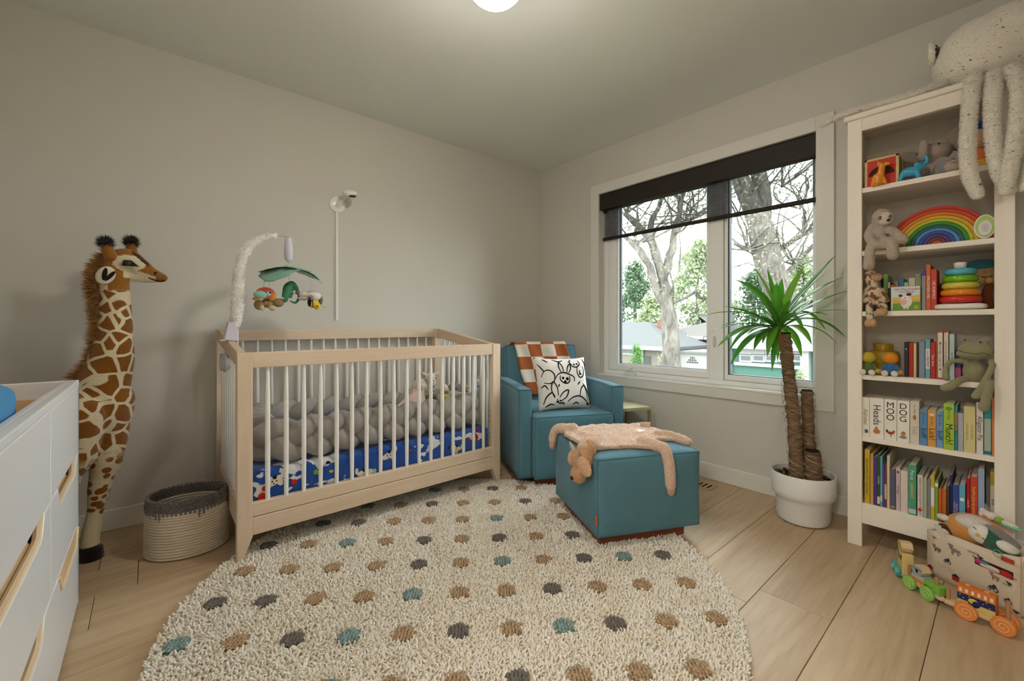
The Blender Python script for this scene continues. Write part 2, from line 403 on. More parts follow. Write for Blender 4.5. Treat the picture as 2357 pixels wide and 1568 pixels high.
# window: frame, casement on the left, fixed light on the right
VIN = plain('EFF0EE', .3, .45, .01); SEAL = plain('3A4246', .6)
GLASS, q = newmat('window_glass'); t = q.t
tb = q.n('ShaderNodeBsdfTransparent'); gb = q.n('ShaderNodeBsdfGlossy'); gb.inputs['Roughness'].default_value = .02
fr = q.n('ShaderNodeFresnel'); fr.inputs[0].default_value = 1.22; mx = q.n('ShaderNodeMixShader')
tb.inputs[0].default_value = (.97, .99, .98, 1)
q.l(fr.outputs[0], mx.inputs[0]); q.l(tb.outputs[0], mx.inputs[1]); q.l(gb.outputs[0], mx.inputs[2]); q.l(mx.outputs[0], q.out.inputs[0])
win = thing('window_1', 'two light white window with crank casement and fixed pane', 'window', (0, 0, 0), kind='structure')
def ring(b, y0, y1, z0, z1, wl, wr, wb, wt, x0, x1):
    b.box((x0, y1 - wl, z0), (x1, y1, z1)); b.box((x0, y0, z0), (x1, y0 + wr, z1))
    b.box((x0, y0 + wr, z0), (x1, y1 - wl, z0 + wb)); b.box((x0, y0 + wr, z1 - wt), (x1, y1 - wl, z1))
b = Mesh(); z0 = OZ0 + .002
ring(b, OY0, OY1, z0, OZ1, .045, .022, .03, .04, .056, .15); b.box((.056, -1.655, z0 + .03), (.15, -1.565, OZ1 - .04))
obj('window_frame', b, VIN, win, smooth=0, bevel=.003)
b = Mesh(); ring(b, -1.563, -.747, z0 + .032, OZ1 - .042, .07, .02, .045, .06, .062, .13); ls = obj('sash', b, VIN, win, smooth=0, bevel=.004)
b = Mesh(); ring(b, -1.543, -.817, z0 + .077, OZ1 - .102, .014, .004, .008, .01, .075, .12); obj('glazing_bead', b, plain('F6F8F8', .3), ls, smooth=0)
b = Mesh(); ring(b, -1.539, -.831, z0 + .085, OZ1 - .112, .006, .004, .003, .006, .09, .115); obj('seal', b, SEAL, ls, smooth=0)
b = Mesh(); b.box((.100, -1.54, z0 + .085), (.104, -.83, OZ1 - .11)); obj('pane', b, GLASS, ls, smooth=0)
b = Mesh(); ring(b, -2.156, -1.657, z0 + .032, OZ1 - .042, .02, .012, .035, .05, .07, .13); rs = obj('sash', b, VIN, win, smooth=0, bevel=.004)
b = Mesh(); ring(b, -2.144, -1.677, z0 + .067, OZ1 - .092, .007, .003, .004, .006, .082, .12); obj('seal', b, SEAL, rs, smooth=0)
b = Mesh(); b.box((.100, -2.144, z0 + .067), (.104, -1.677, OZ1 - .09)); obj('pane', b, GLASS, rs, smooth=0)
# crank and lock on the casement
CRK = plain('DDDCDA', .35)
b = Mesh(); b.blob((.035, -.965, OZ0 + .012), (.022, .052, .020), 14, e=.7); b.cap([(.03, -.93, OZ0 + .026), (.02, -.955, OZ0 + .045), (.012, -1.0, OZ0 + .066)], [.008, .006, .005], 8)
obj('crank_handle', fuse(b, .003, 3), CRK, win)
b = Mesh(); b.blob((.052, -1.60, .90), (.006, .012, .035), 12, e=.7); b.cap([(.046, -1.60, .93), (.036, -1.602, .90), (.034, -1.604, .862)], [.006, .006, .005], 8)
obj('lock_lever', fuse(b, .003, 2), CRK, win)
for zz in (1.72, .93):
    b = Mesh(); y = -1.55
    b.tube([(.06, y + .005, zz), (.05, y + .02, zz), (.05, y + .02, zz - .025), (.06, y + .005, zz - .025)], .0022, 6); obj('screen_clip', b, plain('222222', .5), win)
# roller blind
bl = thing('roller_blind', 'dark brown roller blind half lowered across the window top', 'blind', (.02, -1.44, 1.94))
BLM = plain('2B241F', .55, .3); q0 = .722
b = Mesh(); b.prism([(-.026, -.0), (.03, -.0), (.03, .128), (-.022, .128), (-.026, .12)], 1, -.738, .738); obj('cassette', b, BLM, bl, smooth=0, bevel=.003)
BFAB, q = newmat('blind_mesh_fabric', .9, .1)
tb = q.n('ShaderNodeBsdfTransparent'); mx = q.n('ShaderNodeMixShader'); v = q.coord()
o_ = q.sep(v); wv = q.math('ADD', q.math('MULTIPLY', q.noise(q.coord(scale=(1, 1, .02)), 700, 1), .5), q.math('MULTIPLY', q.noise(q.coord(scale=(1, .02, 1)), 700, 1), .5))
q.col(lin('46474F')); q.l(q.ramp(wv, [(.35, .32), (.65, .58)]), mx.inputs[0]); q.l(tb.outputs[0], mx.inputs[1]); q.l(q.b.outputs[0], mx.inputs[2]); q.l(mx.outputs[0], q.out.inputs[0])
b = Mesh(); b.box((.0155, -q0, -.225), (.0165, q0, .02)); obj('fabric', b, BFAB, bl, smooth=0)
b = Mesh(); b.tube([(.016, -q0 - .006, -.232), (.016, q0 + .006, -.232)], .012, 10, flat=1.2); obj('bottom_bar', b, BLM, bl)
b = Mesh(); b.lathe([(.016, -.012), (.016, .0), (.012, .004)], 16, M=xf((.02, .712, -.006), (0, 0, 0))); obj('bracket', b, plain('111111', .5), bl)
# ceiling lamp
lp = at(1140, -64, z=RZ - .130)
LX, LY = lp.x, lp.y
lamp = thing('ceiling_lamp', 'round white glass ceiling globe lit at the ceiling', 'lamp', (LX, LY, RZ))
b = Mesh(); b.lathe([(.0, -.001), (.075, -.001), (.080, -.012), (.122, -.085), (.1275, -.122), (.1265, -.150), (.1240, -.150), (.1245, -.122), (.118, -.085), (.072, -.016), (.0, -.016)], 40); obj('added_cap', b, plain('E8E4DA', .35), lamp)  # opaque cap added over the upper globe, keeps its light off the ceiling
GLO, q = newmat('lit_globe'); q.b.inputs['Emission Color'].default_value = (1, .935, .84, 1); q.b.inputs['Emission Strength'].default_value = LAMP_STRENGTH
q.col(q.mix(q.noise(q.coord(), 3), (.9, .88, .84, 1), (.92, .9, .87, 1)))
b = Mesh(); b.blob((0, 0, -.130), .118, 40); obj('globe', b, GLO, lamp, smooth=180)
hl = thing('hall_fill_lamp', 'added unseen hallway globe giving fill light to the bookcase side', 'lamp', (-4.25, -2.90, RZ))  # added fill light, unseen: brightens the bookcase and the right side
b = Mesh(); b.lathe([(.0, -.001), (.08, -.001), (.08, -.03), (.0, -.03)], 32); obj('added_cap', b, plain('E8E4DA', .35), hl)
GL2, q = newmat('hall_fill_globe'); q.b.inputs['Emission Color'].default_value = (1, .95, .88, 1); q.b.inputs['Emission Strength'].default_value = HALL_FILL_STRENGTH
q.col(q.mix(q.noise(q.coord(), 3), (.9, .88, .84, 1), (.92, .9, .87, 1)))
b = Mesh(); b.blob((0, 0, -.21), .185, 32); obj('globe', b, GL2, hl, smooth=180)
# floor register near the window wall
vt = thing('floor_vent', 'flush wooden floor vent with dark slots below the window', 'vent', (-.15, -1.55, .0))
b = Mesh(); b.box((-.055, -.14, .0005), (.055, .14, .003)); obj('vent_plate', b, wood('vent_oak', 'C7AB86', 'AE906A', 1, 0, .5), vt, smooth=0, bevel=.001)
for i in range(9):
    b = Mesh(); y = -.115 + i * .029; b.box((-.035, y, .0031), (.035, y + .011, .0036)); obj('slot', b, plain('15120F', .9), vt, smooth=0)
# ================================================================ crib
CX0, CX1, CYF, CYB = -2.517, -1.11, -.782, -.03
BIRCH = wood('washed_birch', 'E4D0BA', 'D3BBA0', 1.1, 2, .5, 2.0, .25, False, .7)
BIRX = wood('washed_birch_long', 'E4D0BA', 'D3BBA0', 1.1, 0, .5, 2.0, .25, False, .7)
BIRY = wood('washed_birch_deep', 'E0CAB0', 'CFB496', 1.1, 1, .5, 2.0, .25, False, .7)
WHT = plain('EDEBE6', .4, .35, .01)
crib = thing('crib', 'pale wood crib with white spindles standing on the dotted rug', 'crib', (0, 0, 0))
pw, pd = .057, .042
for sx in (0, 1):
    for fr_ in (0, 1):
        b = Mesh(); x0 = CX0 if sx == 0 else CX1 - pw; y0 = CYF if fr_ == 0 else CYB - pd; h = .889 if fr_ == 0 else .982; zb = .012 if fr_ == 0 else .0
        inn = x0 + pw if sx == 0 else x0; out = x0 if sx == 0 else x0 + pw; s_ = 1 if sx == 0 else -1
        b.prism([(out, zb), (out, h), (inn, h), (inn, .108), (out + s_ * .021, zb)], 1, y0, y0 + pd)
        obj('leg', b, BIRCH, crib, smooth=0, bevel=.003)
xa, xb = CX0 + pw, CX1 - pw
b = Mesh(); b.box((xa, CYF + .004, .823), (xb, CYF + .036, .889)); obj('top_rail', b, BIRX, crib, smooth=0, bevel=.003)
b = Mesh(); b.box((xa, CYF + .004, .189), (xb, CYF + .036, .246)); obj('bottom_rail', b, BIRX, crib, smooth=0, bevel=.0025)
b = Mesh(); b.box((xa, CYF + .002, .112), (xb, CYF + .034, .186)); obj('bottom_rail', b, BIRX, crib, smooth=0, bevel=.0025)
b = Mesh(); b.box((xa, CYB - .036, .918), (xb, CYB - .004, .982)); obj('top_rail', b, BIRX, crib, smooth=0, bevel=.003)
b = Mesh(); b.box((xa, CYB - .036, .14), (xb, CYB - .004, .25)); obj('bottom_rail', b, BIRX, crib, smooth=0, bevel=.003)
for sx in (0, 1):
    x0 = CX0 + .006 if sx == 0 else CX1 - .038
    b = Mesh(); b.prism([(CYF + pd, .823), (CYB - pd, .916), (CYB - pd, .982), (CYF + pd, .889)], 0, x0, x0 + .032); obj('side_rail', b, BIRY, crib, smooth=0, bevel=.003)
    b = Mesh(); b.box((x0, CYF + pd, .14), (x0 + .032, CYB - pd, .25)); obj('side_rail', b, BIRY, crib, smooth=0, bevel=.003)
def slat(x, y, z0, z1, r=.0105):
    b = Mesh(); n = 10; pts = []; rr = []
    for i in range(n + 1):
        t = i / n; pts.append((0, 0, z0 + (z1 - z0) * t)); rr.append(r * (.62 + .38 * math.sin(PI * min(1, .16 + t * .84)) ** .6))
    b.tube(pts, rr, 10); return b
sl0 = to_mesh('slat', slat(0, 0, .24, .83)); sl1 = to_mesh('slat', slat(0, 0, .24, .925))
for i in range(17): obj('slat', sl0 if i == 0 else sl0, WHT if i == 0 else [], crib, smooth=60, loc=(-2.401 + i * .0733, CYF + .02, 0))
for i in range(17): obj('slat', sl1, WHT if i == 0 else [], crib, smooth=60, loc=(-2.393 + i * .0727, CYB - .02, 0))
for sx in (0, 1):
    for i in range(9):
        y = CYF + pd + .066 * (i + 1); x = (CX0 + .022) if sx == 0 else (CX1 - .022); t = (y - CYF) / (CYB - CYF)
        b = slat(0, 0, .24, .835 + .095 * t, .0095); obj('slat', b, WHT, crib, smooth=60, loc=(x, y, 0))
# bolt holes of the spring support in the far front leg
for z in (.30, .335, .40, .435, .47):
    b = Mesh(); b.cbox((CX1 - pw - .0005, CYF + .028, z), (.002, .005, .005)); obj('bolt_hole', b, plain('4A3826'), crib, smooth=0)
b = Mesh(); b.box((CX0 + .04, CYF + .045, .205), (CX1 - .04, CYB - .045, .222)); obj('mattress_base', b, plain('CFC9BC', .8), crib, smooth=0)
# mattress with blue minky sheet
def soft_box(a, c, bul=.01, n=10, e=.18, rnd_=0.0, seed=3):
    """rounded, slightly bulging box"""
    b = Mesh(); cx, cy, cz = [(a[i] + c[i]) / 2 for i in range(3)]; h = [(c[i] - a[i]) / 2 for i in range(3)]
    r = min(e, .9) * min(h)
    for ax in range(3):
        for sg in (-1, 1):
            u_, v_ = [i for i in range(3) if i != ax]
            def fn(u, v):
                U, Vv = u * 2 - 1, v * 2 - 1
                p = [0, 0, 0]; p[ax] = sg * h[ax]; p[u_] = U * h[u_]; p[v_] = Vv * h[v_]
                # round the edges
                q_ = [max(-h[i] + r, min(h[i] - r, p[i])) for i in range(3)]
                d = [p[i] - q_[i] for i in range(3)]; L = math.sqrt(sum(x * x for x in d)) or 1
                o_ = [q_[i] + d[i] / L * r for i in range(3)]
                o_[ax] += sg * bul * (1 - U ** 4) * (1 - Vv ** 4)
                if rnd_:
                    nz = noise.noise((o_[0] * 9 + seed, o_[1] * 9, o_[2] * 9)) * rnd_; o_[ax] += sg * nz * (1 - U ** 6) * (1 - Vv ** 6)
                return (cx + o_[0], cy + o_[1], cz + o_[2])
            def warp(t):  # denser near the edges
                return .5 - .5 * math.cos(PI * t) * (1 - .35) - (.5 - t) * .0 - .35 * (.5 - t)
            b.grid(lambda u, v: fn(min(1, max(0, warp(u))), min(1, max(0, warp(v)))), n, n)
    return b
def weld(b, d=1e-4):
    me = to_mesh('w', b); bm = bmesh.new(); bm.from_mesh(me); bmesh.ops.remove_doubles(bm, verts=bm.verts, dist=d); bmesh.ops.recalc_face_normals(bm, faces=bm.faces); bm.to_mesh(me); bm.free(); return me
# sheet print: clouds, small aeroplanes and balloons on royal blue
SHEET, q = newmat('aeroplane_sheet', .9, .1, .35); v = q.coord()
base = q.mix(q.noise(v, 25, 4), lin('1F479A'), lin('3060B4'))
cl = q.ramp(q.noise(q.coord(scale=(1, 1, 1.7)), 7.5, 3, .5), [(.625, 0.0), (.64, 1.0)])
q.col(q.mix(cl, base, lin('E9ECEF'))); q.bump(q.noise(v, 220, 4), .5, .004)
mat_ = thing('crib_mattress', 'crib mattress in a royal blue plush sheet printed with aeroplanes', 'mattress', (0, 0, 0))
obj('sheet', weld(soft_box((CX0 + .05, CYF + .045, .223), (CX1 - .05, CYB - .05, .365), .004, 26, .35, .006)), SHEET, mat_, smooth=180)
# printed motifs lie flat on the front of the sheet
def motif(px, py, s_, flip=1, cols=('E7DDC6', 'C9CF6A', 'C8402E'), ang=0.0):
    p = at(px, py, y=CYF + .0405)
    r_ = Matrix.Translation(p) @ Matrix.Rotation(R(90), 4, 'X') @ Matrix.Rotation(ang, 4, 'Z') @ Matrix.Diagonal((s_ * 1.35 * flip, s_ * 1.35, .25 * s_, 1))
    def disc(c, r, col, k):
        b = Mesh(); b.blob((c[0], c[1], k * .02), (r[0], r[1], .03), 14, M=r_); return b, col
    parts_ = [disc((0, 0), (.60, .22), cols[0], 0), disc((-.62, -.02), (.14, .16), cols[2], 1), disc((.12, .2), (.12, .13), '2E2A28', 1),
              disc((.2, -.18), (.17, .30), cols[1], 1), disc((.62, .22), (.12, .22), cols[1], 1), disc((-.1, .06), (.05, .05), '3A3532', 2), disc((-.1, -.1), (.05, .05), '8F3A30', 2), disc((.1, -.05), (.05, .05), '8F3A30', 2)]
    g = None
    b = Mesh(); ms = []
    for pb, col in parts_:
        if col not in ms: ms.append(col)
        b.add(pb.v, pb.f, ms.index(col))
    obj('printed_plane', b, [plain(c, .9, .1) for c in ms], mat_)
def dotm(px, py, r_, col):
    b = Mesh(); p = at(px, py, y=CYF + .0405); b.blob(p, (r_, .003, r_), 14); obj('printed_balloon', b, plain(col, .9, .1), mat_)
for a in ((632, 1108, .055, 1, ('E8E3D2', 'E8E3D2', 'D0331F'), .5), (752, 1075, .06, 1, ('E6DEC0', 'C8C95A', '9BB03A'), .25), (842, 1088, .055, -1, ('E4DDC4', 'E0D9BE', '8FC9C6'), 0),
          (895, 1048, .055, 1, ('E6E3D6', 'D9DAD2', 'D0331F'), .35), (968, 1058, .055, -1, ('E6E0C0', 'C8C95A', 'B5BE52'), .4), (1048, 1032, .05, 1, ('E6DEC0', 'D8D29A', '3A3532'), -.3), (1092, 1004, .05, 1, ('E6E3D6', 'B8352A', 'D0331F'), .3)):
    motif(*a)
for a in ((677, 1110, .013, 'CF3322'), (944, 1038, .009, 'CF3322'), (603, 1143, .016, 'CF3322'), (955, 1029, .006, 'A9C6E0')): dotm(*a)
b = Mesh(); p = at(612, 1224, y=-.60); b.blob((p.x, -.60, .16), (.028, .02, .05), 14); b.tube([(p.x - .025, -.6, .2), (p.x - .02, -.602, .125), (p.x + .02, -.602, .12), (p.x + .028, -.6, .19)], .006, 8)
obj('sheet_corner', b, SHEET, mat_)
# braided bumper: a loop of three stuffed grey strands
GREYJ = fabric('A5A19C', 500, .12, .2, .1, 30)
brd = thing('braided_bumper', 'thick braided grey jersey bumper lying along the crib mattress', 'bumper', (0, 0, 0))
x0, x1, y0, y1, rc = CX0 + .135, CX1 - .125, CYF + .125, CYB - .135, .09
def loop(s):
    segs = [('l', (x0 + rc, y0), (x1 - rc, y0)), ('a', (x1 - rc, y0 + rc), -90), ('l', (x1, y0 + rc), (x1, y1 - rc)), ('a', (x1 - rc, y1 - rc), 0),
            ('l', (x1 - rc, y1), (x0 + rc, y1)), ('a', (x0 + rc, y1 - rc), 90), ('l', (x0, y1 - rc), (x0, y0 + rc)), ('a', (x0 + rc, y0 + rc), 180)]
    for sg in segs:
        L = (Vector(sg[2]) - Vector(sg[1])).length if sg[0] == 'l' else rc * PI / 2
        if s <= L or sg is segs[-1]:
            if sg[0] == 'l':
                d = (Vector(sg[2]) - Vector(sg[1])).normalized(); p = Vector(sg[1]) + d * s
            else:
                t = R(sg[2]) + s / rc; p = Vector(sg[1]) + rc * Vector((math.cos(t), math.sin(t))); d = Vector((-math.sin(t), math.cos(t)))
            return p, d
        s -= L
LL = 2 * ((x1 - x0 - 2 * rc) + (y1 - y0 - 2 * rc)) + 2 * PI * rc; NP = round(LL / .40)
for k in range(3):
    pts = []; n = 300; rr = []
    for i in range(n):
        s = LL * i / n; p, d = loop(s); nn = Vector((d.y, -d.x)); t = 2 * PI * (NP * i / n + k / 3)
        zz = .466 + 0.058 * math.sin(t); off = .034 * math.sin(2 * t)
        pts.append((p.x + nn.x * off, p.y + nn.y * off, zz + .008 * math.sin(s * 3))); rr.append(.0475 + .004 * math.sin(2 * t + 1))
    b = Mesh(); b.tube(pts, rr, 12, closed=True); obj('strand', b, GREYJ, brd, smooth=180)
# ================================================================ dresser with changing pad
DX, DY0, DY1, DZ = -2.988, -1.96, -.669, .807
DW = plain('E6E7EA', .28, .4, .01); DWOOD = wood('dresser_birch', 'E2C39A', 'D2AE82', 1, 1, .5, 2, .25, False, .5)
dr = thing('dresser', 'white dresser with cut-out wooden handles and a tray top', 'dresser', (0, 0, 0))
DXB = -3.45
b = Mesh(); b.box((DXB, DY1 - .02, 0.0), (DX, DY1, DZ)); obj('side_panel', b, DW, dr, smooth=0, bevel=.003)
b = Mesh(); b.box((DXB, DY0, 0.0), (DX, DY0 + .02, DZ)); obj('side_panel', b, DW, dr, smooth=0, bevel=.003)
b = Mesh(); b.box((DXB, DY0 + .02, .02), (DXB + .015, DY1 - .02, DZ)); obj('back_panel', b, DW, dr, smooth=0)
b = Mesh(); b.box((DXB + .015, DY0 + .02, .738), (DX - .02, DY1 - .02, .75)); obj('tray_floor', b, wood('dresser_tray_oak', 'C9A26F', 'B58B57', 1, 1, .5), dr, smooth=0)
b = Mesh(); b.box((DX - .02, DY0 + .02, .7865), (DX, DY1 - .02, DZ)); b.box((DX - .036, DY0 + .02, .70), (DX - .0205, DY1 - .02, DZ)); obj('front_rim', b, DW, dr, smooth=0, bevel=.003)
b = Mesh(); b.box((DXB + .015, DY0 + .02, .03), (DX - .09, DY1 - .02, .69)); obj('carcass', b, plain('8D6A44', .8), dr, smooth=0)
def drawer(ya, yb, za, zb, notch=None):
    """front panel with a slanted notch in its top edge; notch = (y0, y1, depth)"""
    g = .0015; d = thing('drawer', None, None); d.parent = dr
    poly = [(ya + g, za + g), (yb - g, za + g), (yb - g, zb - g)]
    if notch:
        n0, n1, dp = notch; poly += [(n1, zb - g), (n1 - .03, zb - dp + .008), (n1 - .045, zb - dp), (n0 + .045, zb - dp), (n0 + .03, zb - dp + .008), (n0, zb - g)]
    poly += [(ya + g, zb - g)]
    b = Mesh(); b.prism(poly, 0, DX - .019, DX); obj('drawer_front', b, DW, d, smooth=0, bevel=.0035, seg=3)
    if notch:
        n0, n1, dp = notch
        b = Mesh(); b.add([(DX - .019, n0 + .04, zb - dp), (DX - .019, n1 - .04, zb - dp), (DX - .062, n1 - .005, zb - .004), (DX - .062, n0 + .005, zb - .004),
                           (DX - .023, n0 + .04, zb - dp - .01), (DX - .023, n1 - .04, zb - dp - .01), (DX - .07, n1, zb - .02), (DX - .07, n0, zb - .02)],
                          [(0, 1, 2, 3), (4, 7, 6, 5), (0, 4, 5, 1), (1, 5, 6, 2), (2, 6, 7, 3), (3, 7, 4, 0)]); obj('finger_scoop', b, DWOOD, d, smooth=0)
        b = Mesh(); b.tube([(DX - .010, n1 - .004, zb - .004), (DX - .010, n1 - .03, zb - dp + .007), (DX - .010, n1 - .05, zb - dp - .001), (DX - .010, n0 + .05, zb - dp - .001), (DX - .010, n0 + .03, zb - dp + .007), (DX - .010, n0 + .004, zb - .004)], .0085, 8)
        obj('wooden_lip', b, wood('lip_birch', 'EBD6B8', 'DEC39D', 1, 1, .5), d)
SY = -1.255
zl = [.70 - .0, .548, .298, .012]
for ya, yb, nt in ((SY, DY1 - .0, (-1.13, -.735)), (DY0 + .0, SY, (-1.83, -1.335))):
    drawer(ya, yb, .548, .7862)
    drawer(ya, yb, .298, .548, (nt[0], nt[1], .058))
drawer(DY0, DY1, .012, .298, (-1.83, -1.335, .058))
b = Mesh(); d = -1.13
# the bottom drawer has a second notch under the narrow column: a separate shallow wooden grip
drg = thing('grip', None, None); drg.parent = dr
b = Mesh(); b.prism([(-1.09, .240), (-.775, .240), (-.735, .294), (-1.13, .294)], 0, DX - .001, DX + .0012); obj('finger_scoop', b, DWOOD, drg, smooth=0)
b = Mesh(); b.tube([(DX, -.735, .294), (DX, -.768, .247), (DX, -.79, .240), (DX, -1.075, .240), (DX, -1.097, .247), (DX, -1.13, .294)], .006, 8); obj('wooden_lip', b, MATS['lip_birch'], drg)
pad = Mesh(); pad.blob((0, 0, 0), (.205, .40, .062), 36, e=.55)
obj('changing_pad', pad, fabric('3F86B8', 500, .06, .1, .1), label='blue covered changing pad lying in the dresser tray', cat='changing pad', loc=(-3.232, -1.56, .816), smooth=180)
# ================================================================ glider chair, ottoman, side table
TEAL = fabric('567F8E', 380, .10, .25, .12, 7); TEALP = fabric('4B7382', 380, .1, .2, .1, 7)
WALN = wood('walnut_base', '8A4F33', '6B3823', 1.2, 0, .4, 2)
A26 = R(-26)
chair = thing('glider_chair', 'teal upholstered glider armchair in the room corner', 'armchair', (-1.016, -.991, 0), A26)
def uph(name, parent, a, c, bul=.008, e=.12, pipe=True, pr_=.0045, n=14, seed=1, M=None):
    b = soft_box(a, c, bul, n, e, .003, seed); me = weld(b)
    if M is not None: me.transform(M)
    o = obj(name, me, TEAL, parent, smooth=180)
    if pipe:
        r_ = e * min((c[i] - a[i]) / 2 for i in range(3)) * .32
        L = [a[i] + r_ for i in range(3)]; H = [c[i] - r_ for i in range(3)]; b = Mesh()
        for x in (L[0], H[0]):
            b.tube([(x, L[1], L[2]), (x, H[1], L[2]), (x, H[1], H[2]), (x, L[1], H[2])], pr_, 6, closed=True)
        for y in (L[1], H[1]):
            for z in (L[2], H[2]): b.tube([(L[0], y, z), (H[0], y, z)], pr_, 6)
        if M is not None: b.v = [tuple(M @ Vector(p)) for p in b.v]
        obj('piping', b, TEALP, o)
    return o
uph('arm', chair, (-.085, .035, .065), (.0, .74, .612), .006, .30)
uph('arm', chair, (.54, .035, .065), (.625, .74, .612), .006, .30)
uph('seat', chair, (.004, -.005, .062), (.536, .60, .445), .010, .09)
uph('backrest', chair, (-.03, -.0, -.0), (.545, .16, .465), .010, .28, M=xf((0.012, .585, .40), (R(-11), 0, 0)))
b = Mesh(); b.box((.03, .04, .0), (.51, .66, .062)); obj('plinth', b, WALN, chair, smooth=0, bevel=.003)
ot = thing('ottoman', 'teal upholstered cube ottoman standing at the rug edge', 'ottoman', (-1.300, -1.694, 0), A26)
uph('cushion', ot, (0, 0, .066), (.527, .527, .415), .012, .09, n=18)
b = Mesh(); b.box((.03, .04, .012), (.47, .47, .066)); obj('plinth', b, WALN, ot, smooth=0, bevel=.003)
b = Mesh(); b.box((-.0045, -.002, .125), (-.0015, .012, .165)); obj('fabric_tab', b, plain('D86A3A', .8), ot, smooth=0)
# side table
tb_ = thing('side_table', 'small pale olive metal side table beside the armchair', 'side table', (-.197, -1.285, 0), R(-24))
OLV = plain('B7B48C', .45, .35, .02); OLD = plain('8E8A5C', .45, .35, .02)
b = Mesh(); b.box((-.285, 0, .428), (0, .30, .450)); obj('tabletop', b, OLV, tb_, smooth=0, bevel=.002)
b = Mesh(); b.box((-.275, .01, .200), (-.01, .29, .212)); obj('shelf', b, OLV, tb_, smooth=0, bevel=.002)
for x in (-.285, -.018):
    for y in (0, .282):
        b = Mesh(); b.box((x, y, 0), (x + .018, y + .018, .428)); obj('leg', b, OLD, tb_, smooth=0, bevel=.002)
# ---------------------------------------------------------------- checked throw over the chair back
thr = thing('checked_throw', 'brown and white checked throw hung over the armchair back', 'blanket', (-1.016, -.991, 0), A26)
def back_pt(u, t):
    """t = distance along the blanket from the front hem up and over the back"""
    lean = R(-11); ry, rz_ = .585, .40
    def L(y, z): return (ry + y * math.cos(lean) - z * math.sin(lean), rz_ + y * math.sin(lean) + z * math.cos(lean))
    ht = .480
    if t < .40: y, z = -.020, ht - .40 + t
    elif t < .55: a = (t - .40) / .15; y, z = -.020 + .20 * a, ht + .012 * math.sin(a * PI)
    else: y, z = .18, ht - (t - .55)
    yy, zz = L(y, z); return yy, zz
b = Mesh(); nc, nr, sq = 4, 9, .096; K = 6
def thp(u, t):
    x = .045 + u * .105 + (.40 - t) * .20 * (1 if t < .4 else 0) + .004 * math.sin(t * 23 + u * 2)
    y, z = back_pt(x, t); y -= .006 * math.sin(u * 4.2 + t * 9) * (1 if t < .4 else -1); return (x, y, z)
for rI in range(nr):
    for cI in range(nc):
        for k in range(K):
            for j in range(K):
                P = [thp(cI + (k + a) / K, (rI + (j + c) / K) * sq - .0) for a, c in ((0, 0), (1, 0), (1, 1), (0, 1))]
                b.add(P, [(0, 1, 2, 3)], (rI + cI) % 2)
me = weld(b); o = obj('woven_cloth', me, [fabric('A4592F', 260, .14, .5), fabric('DED5C6', 260, .08, .5)], thr, smooth=180)
md = o.modifiers.new('thick', 'SOLIDIFY'); md.thickness = .008; md.offset = 0
# ---------------------------------------------------------------- rabbit cushion
pc = at(1299, 889, y=-.80)
def pill_shape(w_, h_, th, u, v, sg):
    U, Vv = u * 2 - 1, v * 2 - 1
    k = 1 - .075 * (1 - abs(U) ** 2.2) * abs(Vv) - .0; k2 = 1 - .075 * (1 - abs(Vv) ** 2.2) * abs(U)
    t = max(0, (1 - U ** 4)) ** .55 * max(0, (1 - Vv ** 4)) ** .55
    return (U * w_ / 2 * k2, Vv * h_ / 2 * k, sg * th / 2 * t)
cush = thing('rabbit_cushion', 'white cushion with black drawn rabbits on the armchair', 'cushion')
PW = .385
cush.matrix_world = Matrix.Translation((-.70, -.93, .618)) @ rz(R(-20)) @ Matrix.Rotation(R(90 - 18), 4, 'X') @ rz(R(-1.5))
b = Mesh()
for sg in (1, -1): b.grid(lambda u, v: pill_shape(PW, PW * .93, .13, u, v, sg), 26, 26)
obj('cover', weld(b), fabric('E6E2DC', 300, .05, .3), cush, smooth=180)
INK = plain('17161A', .85, .1)
strokes = [ # rabbits in cushion coordinates 0..1
 [(.30, .56), (.36, .64), (.47, .67), (.58, .63), (.66, .58), (.66, .50)], [(.43, .66), (.39, .78), (.41, .88), (.46, .80), (.47, .68)], [(.53, .67), (.56, .78), (.62, .85), (.61, .74), (.56, .66)],
 [(.40, .62), (.39, .54), (.45, .48), (.52, .47), (.57, .52), (.57, .60)], [(.05, .60), (.10, .70), (.20, .72), (.28, .64), (.27, .52), (.18, .47), (.08, .49)], [(.02, .85), (.08, .74), (.10, .70)],
 [(.06, .10), (.10, .22), (.20, .30), (.26, .22)], [(.25, .20), (.20, .36), (.24, .50), (.31, .40), (.32, .24)], [(.34, .20), (.42, .30), (.52, .34), (.48, .22), (.38, .14)], [(.30, .18), (.34, .10), (.42, .10), (.44, .06)],
 [(.50, .12), (.60, .20), (.74, .22), (.86, .14), (.93, .05)], [(.74, .24), (.78, .36), (.86, .42), (.90, .30), (.92, .14)], [(.84, .46), (.90, .38), (.96, .22), (.97, .08)], [(.62, .90), (.66, .80), (.74, .78), (.82, .84), (.80, .92)],
 [(.66, .95), (.60, .88)], [(.76, .78), (.74, .68), (.78, .58), (.86, .60), (.90, .70), (.88, .80)], [(.80, .72), (.79, .62)], [(.30, .95), (.40, .90), (.50, .93)], [(.12, .95), (.20, .88)], [(.90, .95), (.95, .85), (.96, .72)],
 [(.78, .50), (.72, .44)], [(.36, .46), (.34, .40)], [(.03, .40), (.09, .44), (.14, .36)], [(.10, .05), (.18, .09), (.26, .07)], [(.60, .06), (.66, .10), (.72, .07)]]
b = Mesh()
